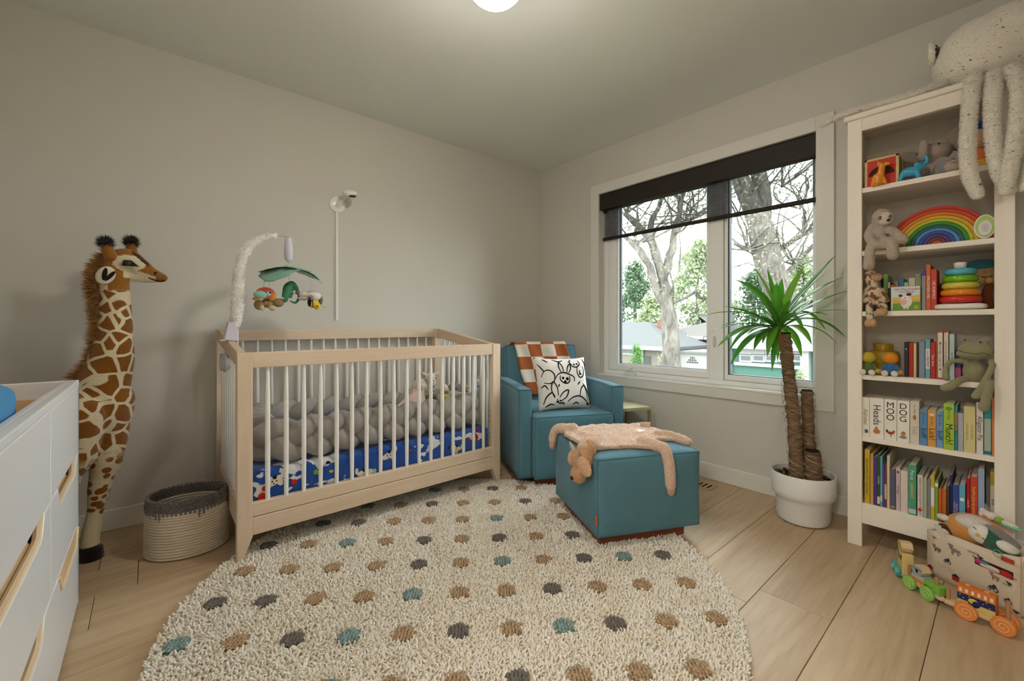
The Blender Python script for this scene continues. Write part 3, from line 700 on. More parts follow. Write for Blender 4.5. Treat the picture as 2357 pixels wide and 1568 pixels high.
for st in strokes:
    P, _ = smooth_path([(x, y, 0) for x, y in st], .1, 6)
    pts = [Vector(pill_shape(PW, PW * .93, .13, p.x, p.y, 1)) + Vector((0, 0, .0005)) for p in P]; n = len(pts)
    b.tube(pts, [.0050 * (.55 + .45 * math.sin(PI * i / (n - 1))) for i in range(n)], 6, flat=.35, up=(0, 0, 1))
for x, y, r_ in ((.445, .565, .010), (.525, .55, .012), (.48, .50, .010), (.70, .83, .008), (.76, .84, .008), (.90, .085, .011), (.36, .145, .008), (.30, .13, .008), (.81, .64, .008)):
    p = pill_shape(PW, PW * .93, .13, x, y, 1); b.blob((p[0], p[1], p[2]), (r_, r_, .0015), 10)
obj('rabbit_drawing', b, INK, cush)
# ================================================================ bookcase
BX0, BX1, BYL, BYR = -.337, -.018, -2.382, -2.883
WB = wood('white_stained_pine', 'F0EADF', 'E9E0D2', 1.0, 2, .5, 1.5, .3, False, .4); WBY = wood('white_stained_pine_across', 'F0EADF', 'E9E0D2', 1.0, 1, .5, 1.5, .3, False, .4)
bc = thing('bookcase', 'tall narrow white stained bookcase full of toys and books', 'bookcase', (0, 0, 0))
for y0, y1 in ((BYL - .052, BYL), (BYR, BYR + .052)):
    b = Mesh(); b.box((BX0, y0, 0), (BX0 + .022, y1, 1.945)); obj('front_post', b, WB, bc, smooth=0, bevel=.002)
    b = Mesh(); yy0, yy1 = (y1 - .018, y1) if y1 == BYL else (y0, y0 + .018)
    b.box((BX0 + .022, yy0, .10), (BX1, yy1, 1.945)); obj('side_panel', b, WB, bc, smooth=0)
    b = Mesh(); b.box((BX1 - .03, yy0, 0), (BX1, yy1, .10)); obj('rear_leg', b, WB, bc, smooth=0)
b = Mesh(); b.box((BX0 - .012, BYR - .012, 1.945), (BX1, BYL + .012, 1.969)); obj('top_board', b, WBY, bc, smooth=0, bevel=.004)
b = Mesh(); b.box((BX0, BYR + .052, 1.888), (BX0 + .022, BYL - .052, 1.945)); obj('top_rail', b, WBY, bc, smooth=0, bevel=.002)
b = Mesh(); b.box((BX0, BYR + .052, .108), (BX0 + .022, BYL - .052, .196)); obj('apron', b, WBY, bc, smooth=0, bevel=.002)
b = Mesh(); b.box((BX1 - .012, BYR + .018, .12), (BX1 - .004, BYL - .018, 1.945)); obj('back_panel', b, plain('DDD5C8', .7), bc, smooth=0)
b = Mesh(); b.box((BX1 - .03, BYR + .018, 1.80), (BX1 - .012, BYL - .018, 1.86)); rl = obj('back_rail', b, WBY, bc, smooth=0)
b = Mesh(); b.cbox((BX1 - .031, -2.50, 1.835), (.002, .005, .005)); obj('screw_hole', b, plain('2A2420'), rl, smooth=0)
SHZ = [1.628, 1.342, 1.068, .781, .500, .198]
for z in SHZ:
    b = Mesh(); b.box((BX0 + .006, BYR + .018, z - .022), (BX1 - .012, BYL - .018, z)); obj('shelf', b, WBY, bc, smooth=0, bevel=.0015)
    if z < .3: pass
# ================================================================ rug
RC, RR = Vector((-1.823, -1.44)), 1.005
rug = thing('round_rug', 'round cream shag rug with rows of ribbed dots', 'rug', (RC.x, RC.y, 0))
b = Mesh(); b.lathe([(0, .001), (RR - .006, .001), (RR, .006), (RR - .004, .013), (0, .014)], 96)
obj('backing', b, plain('D9CDB8', .95, .05, .08, 60), rug)
E1, E2, P0 = Vector((.1381, -.1025)), Vector((.1135, .1620)), Vector((-2.73, -1.203))
DC = {'g': '6B635C', 't': 'A98C6B', 'b': '7C938F'}
rows_ = {0: 'btgbtgtbgtt', 1: 'ggttbttgttt', 2: 'ttttgtbtgbg', 3: 'gtbtgtgtgbg', 4: 'tggtttbttgt', 5: 'gtbtgttgtbg', 6: 'ttgtbtgttbt', -1: 'tgtbttgtttg', -2: 'gtbttgtbttt'}
dots = []
for j in range(-5, 11):
    for i in range(-6, 18):
        p = P0 + E1 * i + E2 * j
        if (p - RC).length < RR - .045:
            k = rows_.get(j, 'tgtbtgttbgt'); dots.append((p - RC, k[i % len(k)]))
dang = math.atan2(E1.y, E1.x)
dot_me = {}
def dot_mesh(k):
    b = Mesh(); r2 = random.Random(ord(k))
    for s in range(6):
        v = -.027 + s * 0.0108; hw = math.sqrt(max(0, .034 ** 2 - v * v)); n = 9
        pts = []; rr = []
        for i in range(n + 1):
            t = -1 + 2 * i / n; pts.append((v + .0015 * math.sin(i * 1.7 + s), t * hw, .0215 + .0015 * math.sin(i * 2.6 + s))); rr.append(.0056 * (1.0 if 0 < i < n else .5) * (.9 + .2 * r2.random()))
        b.tube(pts, rr, 6)
    me = to_mesh('dot', b); bm = bmesh.new(); bm.from_mesh(me); bmesh.ops.recalc_face_normals(bm, faces=bm.faces); bm.to_mesh(me); bm.free()
    m, q = newmat('rug_dot_' + k, .95, .05, .2); l = lin(DC[k]); n = q.noise(q.coord(), 150, 3)
    q.col(q.mix(q.ramp(n, [(.35, 0.0), (.65, 1.0)]), tuple(x * .55 for x in l[:3]) + (1,), tuple(min(1, x * 1.5) for x in l[:3]) + (1,))); q.bump(n, .6, .004)
    me.materials.append(m); me.polygons.foreach_set('use_smooth', [True] * len(me.polygons)); return me
for k in DC: dot_me[k] = dot_mesh(k)
for p, k in dots:
    o = bpy.data.objects.new('dot', dot_me[k]); COL.objects.link(o); o.parent = rug; o.location = (p.x, p.y, 0); o.rotation_euler = (0, 0, dang)
# the pile: short twisted tufts everywhere but on the dots
def pile():
    r = np.random.default_rng(5); sp = .0085; n = int(2 * RR / sp)
    gx, gy = np.meshgrid(np.arange(n), np.arange(n)); x = (-RR + gx * sp + r.uniform(-.5, .5, gx.shape) * sp * 1.1).ravel(); y = (-RR + gy * sp + r.uniform(-.5, .5, gy.shape) * sp * 1.1).ravel()
    keep = np.hypot(x, y) < RR - .002
    # nothing grows where furniture and dots stand
    for p, k in dots:
        d = np.hypot((x - p.x), (y - p.y)); keep &= d > .037 + .006 * np.sin(5 * np.arctan2(y - p.y, x - p.x) + p.x * 40)
    x, y = x[keep], y[keep]; m = len(x)
    ph = r.uniform(0, 2 * np.pi, m); L = r.uniform(.011, .0165, m); lean = r.uniform(.002, .012, m); rad = r.uniform(.0034, .0052, m); z0 = .011
    flow = np.arctan2(y, x) * .0 + r.normal(0, 1, m)
    K = 4; V = []
    lx, ly = np.cos(flow + ph) * lean, np.sin(flow + ph) * lean
    for lev, (h, s, f) in enumerate(((0, .8, 0), (.62, 1.05, .45), (.96, .62, 1.0))):
        for k in range(K):
            a = ph + k * 2 * np.pi / K + lev * .5
            V.append(np.stack([x + lx * f + np.cos(a) * rad * s, y + ly * f + np.sin(a) * rad * s, z0 + L * h], 1))
    V.append(np.stack([x + lx * 1.25, y + ly * 1.25, z0 + L * 1.06], 1))
    V = np.stack(V, 1); nv = V.shape[1]; fs = []
    for lev in range(2):
        for k in range(K): fs.append((lev * K + k, lev * K + (k + 1) % K, (lev + 1) * K + (k + 1) % K, (lev + 1) * K + k))
    quads = (np.array(fs)[None] + (np.arange(m) * nv)[:, None, None]).reshape(-1, 4)
    tris = (np.array([(2 * K + k, 2 * K + (k + 1) % K, 3 * K) for k in range(K)])[None] + (np.arange(m) * nv)[:, None, None]).reshape(-1, 3)
    me = bpy.data.meshes.new('pile'); nq, nt = len(quads), len(tris)
    me.vertices.add(m * nv); me.vertices.foreach_set('co', V.reshape(-1).astype('f'))
    me.loops.add(nq * 4 + nt * 3); me.loops.foreach_set('vertex_index', np.concatenate([quads.ravel(), tris.ravel()]).astype('i'))
    me.polygons.add(nq + nt); me.polygons.foreach_set('loop_start', np.concatenate([np.arange(nq) * 4, nq * 4 + np.arange(nt) * 3]).astype('i'))
    me.update(calc_edges=True); me.validate()
    me.polygons.foreach_set('use_smooth', [True] * len(me.polygons)); return me
PILE, q = newmat('shag_pile', .95, .05, .25); v = q.coord()
n1 = q.noise(v, 120, 3, .6); n2 = q.noise(v, 14, 3)
q.col(q.mix(q.ramp(q.math('ADD', q.math('MULTIPLY', n1, .7), q.math('MULTIPLY', n2, .3)), [(.38, 0.0), (.6, 1.0)]), lin('EFE2CC'), lin('FBF7EF'))); q.bump(q.noise(v, 500, 2), .5, .002)
obj('pile', pile(), PILE, rug, kind='stuff', smooth=180)
# ================================================================ mobile on the crib rail
MY = -.42
def mp(px, py, dy=0.0): return at(px, py, y=MY + dy)
mob = thing('crib_mobile', 'musical mobile with fluffy white arm clamped to the crib', 'mobile', (0, 0, 0))
PW_ = plain('D3CEDA', .35, .4, .01); FLU = plush('FCFBF9', 'F0EDE9', 130, .3)
b = Mesh(); bx_ = -2.495
b.prism([(bx_ - .030, .935), (bx_ + .030, .928), (bx_ + .018, 1.02), (bx_ - .012, 1.02)], 1, MY - .028, MY + .028)
b.box((bx_ + .022, MY - .025, .85), (bx_ + .030, MY + .025, .99)); b.box((bx_ - .045, MY - .025, .93), (bx_ - .02, MY + .025, .937))
obj('clamp', b, PW_, mob, bevel=.003)
b = Mesh(); kx = CX0 - .03
b.lathe([(.0, -.03), (.038, -.03), (.043, .01), (.034, .012), (.0, .012)], 24, M=xf((CX0 - .006, -.395, .826), (0, R(-90), 0)));
b.lathe([(.0, -.008), (.05, -.008), (.05, .0), (.0, .0)], 24, M=xf((CX0 - .002, -.395, .826), (0, R(-90), 0))); obj('clamp_knob', b, plain('C9C3C6', .4), mob)
arm = [mp(542, 745), mp(547, 690), mp(549, 640), mp(556, 600), mp(575, 565), mp(600, 550), mp(632, 543)]
b = Mesh(); b.cap(arm, [.022, .026, .024, .0215, .019, .0165, .014], 14); me = fuse(b, .006, 2)
for vv in me.vertices:
    n_ = noise.noise(vv.co * 55) * .006 + noise.noise(vv.co * 140) * .003; vv.co = vv.co + vv.normal * n_
obj('fluffy_arm', fur(me, 7000, .0062, .0032, 3, .9, .1), FLU, mob, smooth=180)
b = Mesh(); b.tube([mp(630, 542), mp(650, 543), mp(666, 546)], [.006, .006, .005], 8, flat=.5); obj('arm_tip', b, PW_, mob)
c = mp(664, 576); b = Mesh(); b.lathe([(.0, .062), (.014, .062), (.0185, .045), (.0215, .0), (.0205, -.045), (.012, -.058), (.0, -.058)], 20, c); obj('music_box', b, PW_, mob)
b = Mesh(); c = mp(674, 552); b.tube([mp(664, 546), mp(672, 549), mp(679, 557)], [.004, .0045, .0025], 8); obj('string_bow', b, PW_, mob)
hub = mp(663, 611); b = Mesh(); b.tube([mp(664, 600), mp(662, 604), mp(665, 607), hub], .0016, 6); obj('hook', b, plain('C8B9B4', .4, .3, .05, metal=.3), mob)
b = Mesh(); b.lathe([(.0, .004), (.010, .003), (.008, -.006), (.0, -.008)], 12, hub); obj('hub', b, plain('E8D9C8', .6), mob)
# felt leaves of the canopy, each scalloped and drooping
LEA = [fabric('C2D2BC', 300, .06, .2), fabric('86B09E', 300, .08, .2)]
def leaf_canopy(ang, L, wd, droop, mi, twist=0.0):
    b = Mesh(); n = 16
    def P(t, s): # t along, s across -1..1
        w_ = wd * math.sin(PI * min(1, t * .86 + .10)) ** .7 * (1 + .26 * abs(math.sin(t * 10)))
        y = s * w_; x = t * L; z = -droop * t ** 1.7 - abs(s) * .012 * (1 - t) - s * twist * t * .03
        return Matrix.Rotation(ang, 3, 'Z') @ Vector((x, y, z)) + hub + Vector((0, 0, -.003))
    for i in range(n):
        for s0, s1 in ((-1, -.5), (-.5, 0), (0, .5), (.5, 1)):
            b.add([P(i / n, s0), P((i + 1) / n, s0), P((i + 1) / n, s1), P(i / n, s1)], [(0, 1, 2, 3)])
    o = obj('canopy_leaf', weld(b), LEA[mi], mob, smooth=180); md = o.modifiers.new('t', 'SOLIDIFY'); md.thickness = .003
for a in ((R(180), .135, .068, .040, 0), (R(222), .145, .085, .095, 1), (R(-50), .12, .07, .03, 1), (R(-6), .150, .075, .062, 0), (R(30), .13, .045, .02, 0), (R(118), .13, .045, .03, 0), (R(-24), .165, .055, .085, 1)): leaf_canopy(*a)
def cord(p, q_): b = Mesh(); b.tube([p, q_], .0011, 6); obj('cord', b, plain('BFD0C6', .7), mob)
for a, c in (((607, 622), (607, 668)), ((620, 648), (621, 668)), ((665, 618), (665, 655)), ((712, 640), (712, 674)), ((718, 645), (717, 674))): cord(mp(*a, -.01), mp(*c, -.01))
def hung(name, parts_, sub=()):
    t = None
    for i, (c, r_, col, dy) in enumerate(parts_):
        b = Mesh(); b.blob(mp(c[0], c[1], dy * 1.3), tuple(q_ * 1.42 for q_ in r_), 16); m = plush(col, None, 220, .25, .2, .1)
        if t is None: t = obj(name, b, m, mob, smooth=180)
        else: obj('patch', b, m, t, smooth=180)
# parrot
hung('parrot', [((611, 675), (.030, .024, .021), 'E8704A', -.02), ((599, 679), (.021, .012, .014), '8FC2AC', -.044), ((626, 681), (.013, .013, .019), 'DC9A3A', -.022), ((618, 676), (.008, .006, .008), 'A8D4D8', -.043), ((622, 674), (.003, .003, .003), '151515', -.05), ((589, 688), (.012, .008, .006), 'D89A3C', -.02)])
hung('flying_squirrel', [((614, 698), (.020, .018, .016), 'A08A5C', .0), ((596, 702), (.016, .014, .018), '9A8255', -.008), ((640, 697), (.020, .012, .016), '96805A', .0), ((603, 709), (.008, .008, .010), 'C9BCA2', -.018), ((627, 709), (.012, .010, .010), 'C9BCA2', -.02), ((620, 703), (.008, .008, .012), 'A08A5C', -.016)])
# chameleon
b = Mesh(); pth = [(656, 690), (658, 676), (662, 662), (671, 654), (680, 660), (686, 672)]; b.cap([mp(*p) for p in pth], [.015, .018, .021, .017, .012, .007], 12); b.blob(mp(655, 688), (.016, .015, .016), 12)
for s in ((674, 667), (672, 676), (669, 683)): b.blob(mp(*s), (.009, .007, .009), 8)
b.cap([mp(686, 672), mp(688, 686), mp(680, 697), mp(668, 693)], [.008, .0075, .0065, .004], 8)
cm = obj('chameleon', fuse(b, .003, 3), plush('4C8E6C', None, 220, .25, .2), mob, smooth=180)
b = Mesh(); b.blob(mp(650, 687, -.012), .006, 10); obj('eye', b, plain('E9E6DA', .5), cm); b = Mesh(); b.blob(mp(649, 688, -.018), .0028, 8); obj('pupil', b, plain('111111', .3), cm)
# lemur and bee
hung('lemur', [((720, 682), (.030, .024, .020), 'E2DAD0', -.01), ((699, 678), (.018, .014, .013), 'DDD4C8', -.01), ((685, 674), (.009, .008, .007), '77716E', -.01), ((715, 685), (.012, .006, .009), '8B8784', -.036), ((738, 691), (.008, .008, .017), '6E6B6C', -.01), ((697, 687), (.017, .010, .008), 'C9C2B6', -.016), ((713, 687), (.004, .004, .004), '2A2622', -.041)])
hung('bee', [((722, 700), (.022, .014, .014), 'DDBE3C', -.02), ((729, 705), (.012, .012, .012), 'E2C33E', -.026), ((712, 697), (.006, .0145, .0145), '1B1A18', -.02), ((718, 699), (.0035, .0150, .0150), '1B1A18', -.02), ((731, 705), (.0028, .0028, .0028), '151515', -.039)])
b = Mesh(); b.cap([mp(735, 701, -.02), mp(741, 703, -.022), mp(747, 707, -.022)], [.002, .002, .0035], 8); obj('antenna', b, plush('DDBE3C', None, 220, .25, .2), mob)
# ================================================================ baby monitor camera on the wall
mon = thing('monitor_camera', 'white baby monitor camera mounted high on the wall', 'camera', at(776, 472, y=0))
MW = plain('ECEAE6', .25, .5, .01)
b = Mesh(); b.lathe([(0, 0), (.052, 0), (.050, .010), (.03, .016), (0, .018)], 32, M=Matrix.Rotation(R(90), 4, 'X')); obj('wall_mount', b, MW, mon)
b = Mesh(); b.tube([(0, -.012, -.005), (.018, -.05, .028), (.034, -.085, .055)], [.018, .009, .009], 14); obj('neck', b, MW, mon)
hd = xf((.046, -.105, .062), (R(28), R(-8), 0)); b = Mesh(); b.blob((0, 0, 0), (.046, .040, .022), 24, e=.85, M=hd); cam_h = obj('head', b, MW, mon, smooth=180)
b = Mesh(); b.blob((.004, -.036, -.009), (.024, .010, .010), 18, M=hd); obj('lens_window', b, plain('3A2E24', .15, .6), cam_h); b = Mesh(); b.blob((.006, -.045, -.009), (.006, .003, .006), 12, M=hd); obj('lens', b, plain('0C0A09', .1, .8), cam_h)
b = Mesh(); b.box((-.012, -.010, -.76), (.004, 0, -.05)); cb = obj('cable_cover', b, MW, mon, smooth=0, bevel=.002)
b = Mesh()
for z in (-.22, -.37, -.52, -.67): b.box((-.0125, -.0105, z), (.0045, .0, z + .0012))
obj('cover_joints', b, plain('C2BCB0', .5), cb, kind='stuff', smooth=0)
# ================================================================ plush giraffe
GY = -.30
gir = thing('plush_giraffe', 'tall plush giraffe with brown patches standing by the dresser', 'plush toy', (0, 0, 0))
def gp(px, py, dy=0.0): return at(px, py, y=GY + dy)
kx = .00148
b = Mesh()
# neck and chest
b.cap([gp(262, 622), gp(264, 665), gp(265, 720), gp(264, 770), gp(256, 830), gp(238, 890), gp(235, 935)], [.052, .052, .056, .062, .078, .095, .098], 20)
ch = gp(236, 930); b.blob(ch + Vector((.0, 0, -.02)), (.105, .105, .145), 22)
b.cap([gp(240, 925), gp(195, 940), gp(120, 950)], [.105, .115, .118], 22); b.blob(gp(90, 960), (.12, .12, .13), 18)
# legs: far fore leg in view, the others behind the dresser corner
b.cap([gp(250, 985), gp(246, 1050), gp(231, 1112), gp(219, 1178), gp(208, 1232), gp(206, 1268)], [.072, .060, .040, .028, .032, .036], 16)
b.cap([gp(178, 960, -.09), gp(172, 1040, -.09), gp(150, 1112, -.08), gp(142, 1190, -.08), gp(140, 1265, -.08)], [.088, .074, .045, .032, .034], 16)
for dy in (-.08, .08): b.cap([gp(70, 980, dy), gp(66, 1060, dy), gp(58, 1150, dy), gp(60, 1265, dy)], [.09, .07, .036, .034], 14)
# head
b.cap([gp(262, 612), gp(290, 600), gp(322, 618), gp(352, 633), gp(374, 640)], [.052, .056, .044, .029, .021], 18)
b.cap([gp(290, 632), gp(330, 640), gp(366, 645)], [.030, .022, .012], 12)
me = fuse(b, .0062, 7, name='body')
CRM, TAN, BRN = lin('E3D6B6'), lin('9C6626'), lin('8F5A1C')
hc = gp(300, 615); eye = gp(297, 606, -.045); jaw = gp(335, 628, -.03)
def gcol(x, y, z, n):
    m = 1.0
    if z < .06: c = lin('2A1A14'); m = 0
    elif z < .17: c = CRM; m = 0
    else: c = CRM
    p = Vector((x, y, z))
    if x > -2.93 and z > 1.155 + (x + 2.93) * .10 and z > 1.12:
        m = 0; c = TAN
        dz = z - eye.z; dx = x - eye.x
        if (dx / .055) ** 2 + (dz / .036) ** 2 < 1: c = CRM
        if z < 1.265 - (x + 2.90) * .28 and x > -2.88 and x < -2.77: c = CRM
        if z < 1.215 and -2.90 < x < -2.86: c = TAN
        s_ = (z - (1.345 - (x + 2.865) * .95))
        if abs(s_) < .010 and -2.85 < x < -2.795: c = lin('3B2412')
    elif x > -2.96 and z > 1.20: m = 0; c = TAN
    return (c[0], c[1], c[2], m)
paint(me, gcol)
GM, q = newmat('giraffe_plush', .95, .08, .3); a = q.n('ShaderNodeAttribute', attribute_name='paint')
v = q.vmath('ADD', q.coord(), (0, 0, 0)); nv = q.n('ShaderNodeTexNoise'); q.l(v, nv.inputs['Vector']); nv.inputs['Scale'].default_value = 9
vv = q.vmath('ADD', v, q.vmath('MULTIPLY', q.vmath('SUBTRACT', nv.outputs['Color'], (.5, .5, .5)), (.035, .035, .035)))
e1 = q.voro(q.vmath('MULTIPLY', vv, (1, .6, 1.05)), 15.5, 'DISTANCE_TO_EDGE'); e2 = q.voro(q.vmath('MULTIPLY', vv, (1, .6, 1.25)), 25, 'F1')
big = q.ramp(e1, [(.075, 0.0), (.10, 1.0)]); sm = q.ramp(e2, [(.44, 1.0), (.50, 0.0)])
zz = q.sep(q.coord())[2]; leg = q.ramp(zz, [(.42, 0.0), (.47, 1.0)])
pat = q.mix(leg, sm, big)
fn_ = q.noise(q.coord(scale=(1, 1, .5)), 160, 3)
br = q.mix(fn_, lin('6E4013'), lin('A0661F'))
pc_ = q.mix(q.math('MULTIPLY', pat, a.outputs['Alpha']), a.outputs['Color'], br)
q.col(q.mix(q.math('MULTIPLY', fn_, .25), pc_, (.05, .03, .01, 1))); q.bump(fn_, .5, .005)
obj('body', me, GM, gir, smooth=180)
# mane, ossicones, ears, eye, mouth, tail
b = Mesh(); mn = [(236, 592), (216, 625), (214, 665), (221, 715), (222, 765), (212, 815), (186, 860), (160, 872)]
b.cap([gp(x + 10, y) for x, y in mn], [.014, .018, .018, .018, .017, .016, .014, .008], 10); me = fuse(b, .006, 2)
obj('mane', fur(me, 5200, .032, .0042, 4, .6, .16, bend=(-.75, 0, .1)), plush('BE8A44', '9A682A', 160), gir, smooth=180)
for (p0, p1, dy) in (((254, 590), (243, 562), -.045), ((302, 582), (302, 560), .04)):
    b = Mesh(); b.cap([gp(*p0, dy), gp(*p1, dy)], [.024, .017], 14); ho = obj('ossicone', fuse(b, .004, 2), plush('9A611F', None, 200, .3), gir, smooth=180)
    b = Mesh(); c = gp(p1[0], p1[1] - 3, dy); b.blob(c, (.020, .020, .019), 14); me = to_mesh('tuft', b); obj('tuft', fur(me, 900, .018, .0018, 6, .7, -.25), plush('1E1410', '0E0A08', 200), ho, smooth=180)
b = Mesh(); ec = gp(243, 634, -.085); b.blob((0, 0, 0), (.030, .014, .040), 20, M=xf(ec, (R(8), R(24), R(12)))); er = obj('ear', b, plush('E3DAC4', None, 200, .3), gir, smooth=180)
for x_, r_, tl in ((-.006, .0085, -.28), (.012, .008, .22)):
    b = Mesh(); b.blob((0, 0, 0), (r_, .005, .027), 14, M=xf(ec, (R(8), R(24), R(12))) @ xf((x_, -.0125, .004), (0, tl, 0))); obj('inner_ear', b, plush('2A1C14', '140D0A', 200, .3), er, smooth=180)
b = Mesh(); b.blob((0, .10, 0), (.034, .016, .042), 16, M=xf(ec + Vector((.02, .06, 0)), (R(-8), R(24), R(-12)))); obj('ear', b, plush('E3DAC4', None, 200, .3), gir, smooth=180)
b = Mesh(); e_ = gp(294, 606, -.056); b.blob(e_, (.016, .010, .013), 16); ey = obj('eye', b, plain('1A0F0A', .08, .8), gir, smooth=180)
b = Mesh(); b.add([e_ + Vector((-.020, -.007, -.013)), e_ + Vector((.038, -.004, -.013)), e_ + Vector((.012, -.009, .013)), e_ + Vector((-.014, -.009, .012))], [(0, 1, 2, 3)]); o = obj('eyelid', b, plush('20130C', '140C08', 200, .3), ey); md = o.modifiers.new('s', 'SOLIDIFY'); md.thickness = .003
b = Mesh(); b.cap([gp(343, 640, -.031), gp(356, 645, -.028), gp(372, 648, -.022), gp(378, 645, -.018)], [.0022, .003, .003, .002], 6); obj('mouth_line', b, plain('24140C', .9), gir)
b = Mesh(); b.blob(gp(358, 628, -.031), (.006, .004, .004), 10); b.blob(gp(356, 633, -.033), (.009, .003, .002), 10); obj('nostril', fuse(b, .0015, 1), plain('24140C', .9), gir)
for px, py, dy, r_ in ((207, 1281, 0, .041), (140, 1281, -.08, .038), (60, 1281, -.08, .036), (60, 1281, .08, .036)):
    c = gp(px, py, dy); b = Mesh(); b.lathe([(0, 0), (r_, 0), (r_ * 1.02, .012), (r_ * .92, .045), (r_ * .7, .05), (0, .05)], 20, (c.x + .004, c.y, .0)); obj('hoof', b, plush('2A1811', '150C08', 200, .3), gir)
# ================================================================ rope basket
bk = thing('rope_basket', 'oval cream rope basket with grey crocheted rim', 'basket', (-2.660, -.44, 0), R(-18))
ROPE = fabric('DACDB8', 300, .10, .4); CRO = fabric('75706C', 200, .22, .6)
bw, bd_ = .148, .125
def basket_wall(z): t = z / .24; return 1.0 + .04 * math.sin(t * PI) - .05 * t + .05 * max(0, .25 - t) * 2
b = Mesh(); b.lathe([(0, .002), (bw * .97, .002), (bw * .97, .012), (0, .012)], 40, sy=bd_ / bw); obj('base', b, ROPE, bk)
for i in range(17):
    z = .009 + i * .0118; b = Mesh(); k = basket_wall(z)
    b.tube([(bw * k * math.cos(2 * PI * j / 44), bd_ * k * math.sin(2 * PI * j / 44), z) for j in range(44)], .0066, 8, closed=True); obj('rope_coil', b, ROPE, bk)
rim_me = {}
for row in range(5):
    z = .206 + row * .0095; b = Mesh(); k = basket_wall(z) + .02; n = 200
    pts = [(bw * k * math.cos(2 * PI * j / n) , bd_ * k * math.sin(2 * PI * j / n), z + .0022 * math.sin(j * 2 * PI / n * 52 + row * PI)) for j in range(n)]
    b.tube(pts, [.0062 + .0024 * math.sin(j * 2 * PI / n * 52 + row * PI + 1) for j in range(n)], 7, closed=True); obj('crochet_row', b, CRO, bk)
b = Mesh(); k = basket_wall(.2) + .032
for j in range(58):
    t = 2 * PI * j / 58; dp = .010 + .026 * max(0, math.cos(t * 6)) ** 6
    b.cap([(bw * k * math.cos(t), bd_ * k * math.sin(t), .204), (bw * (k - .01) * math.cos(t), bd_ * (k - .01) * math.sin(t), .204 - dp)], .0058, 6)
obj('crochet_fringe', b, CRO, bk, kind='stuff')
b = Mesh(); 
def clothf(u, v):
    a = 2 * PI * u; r_ = v * .92; return (bw * .9 * r_ * math.cos(a), bd_ * .9 * r_ * math.sin(a), .150 + .030 * noise.noise((r_ * 2.4 * math.cos(a), r_ * 2.4 * math.sin(a), 3)) + .022 * (1 - r_))
b.grid(clothf, 36, 14, wrapu=True); obj('folded_cloth', b, fabric('2F4A48', 260, .25, .4), label='dark green cloth crumpled inside the rope basket', cat='cloth', loc=(-2.660, -.44, .0), rot=(0, 0, R(-18)), smooth=180)
# ================================================================ potted yucca
PX, PY_ = -.226, -2.176
yu = thing('potted_yucca', 'tall yucca with two cut trunks in a white pot', 'plant', (PX, PY_, 0))
b = Mesh(); b.lathe([(0, .0), (.095, 0), (.110, .008), (.118, .03), (.121, .115), (.128, .128), (.139, .140), (.141, .160), (.142, .246), (.139, .250), (.134, .247), (.132, .212), (0, .212)], 48)
obj('pot', b, plain('E4E4E2', .38, .4, .01), yu)
b = Mesh(); b.lathe([(0, .216), (.1315, .216), (.1315, .206), (0, .206)], 32); obj('soil', b, plain('3A2C20', .95, .05, .3, 60, .8), yu)
chips = [plain(c, .9, .1, .2) for c in ('2B2119', '6B5138', '9A7B58')]
b = Mesh(); r2 = random.Random(3)
for i in range(230):
    a, rr_ = r2.random() * 2 * PI, math.sqrt(r2.random()) * .126
    b.cbox((0, 0, 0), (.008 + r2.random() * .016, .004 + r2.random() * .005, .003 + r2.random() * .003), r2.choice((0, 0, 1, 2)), M=xf((rr_ * math.cos(a), rr_ * math.sin(a), 0.219 + r2.random() * .008), (r2.uniform(-.5, .5), r2.uniform(-.5, .5), r2.random() * PI)))
obj('bark_chips', b, chips, yu, kind='stuff')
BARK, q = newmat('yucca_bark', .95, .08); v = q.coord(scale=(1, 1, 4.5)); n1 = q.noise(v, 16, 5, .7, 1.2); n2 = q.noise(q.coord(scale=(1, 1, 2)), 60, 3)
q.col(q.mix(n2, q.ramp(n1, [(.36, '4A3524'), (.5, '80644A'), (.62, 'B09A80')]), lin('8D745A'))); q.bump(n1, 1.0, .012)
def P(px, py, dx=0.0, dy=0.0):
    """a point above the pot at the photograph's pixel, in the plane through the trunk that faces the room"""
    u = (px - CX) / F; wd_ = (PX - CAM[0]) * FW[0] + (PY_ - CAM[1]) * FW[1]
    p = dep(px, py, wd_) - Vector((PX, PY_, 0)); return Vector((p.x + dx, p.y + dy, p.z))
def trunk(pts, rads, name='trunk'):
    b = Mesh(); Pp, rr = smooth_path(pts, rads, 16); n = len(Pp)
    rr = [r_ * (1 + .07 * math.sin(i * 2.1) + .04 * math.sin(i * 5.3)) for i, r_ in enumerate(rr)]
    b.tube(Pp, rr, 16); me = to_mesh(name, b)
    for vv in me.vertices: vv.co += Vector((noise.noise(vv.co * 60), noise.noise(vv.co * 60 + Vector((9, 0, 0))), 0)) * .0035
    return obj(name, me, BARK, yu, smooth=70)
t1 = trunk([P(1836, 1100), P(1826, 960), P(1814, 850), P(1806, 768)], [.035, .030, .028, .027])
t2 = trunk([P(1855, 1100, .03, -.02), P(1846, 1000, .03, -.02), P(1843, 900, .03, -.02)], [.030, .028, .027])
t3 = trunk([P(1862, 1102, -.03, -.03), P(1860, 1060, -.03, -.03), P(1858, 1033, -.03, -.03)], [.036, .035, .034])
for t_, p, r_ in ((t1, P(1806, 767), .0285), (t2, P(1843, 899, .03, -.02), .025), (t3, P(1858, 1032, -.03, -.03), .032)):
    b = Mesh(); b.lathe([(0, .004), (r_ * .9, .004), (r_, -.004), (0, -.004)], 18, p); obj('cut_face', b, plain('2C211A', .9, .1, .2), t_)
fib = plain('B9A183', .95, .05, .2); r2 = random.Random(9); b = Mesh()
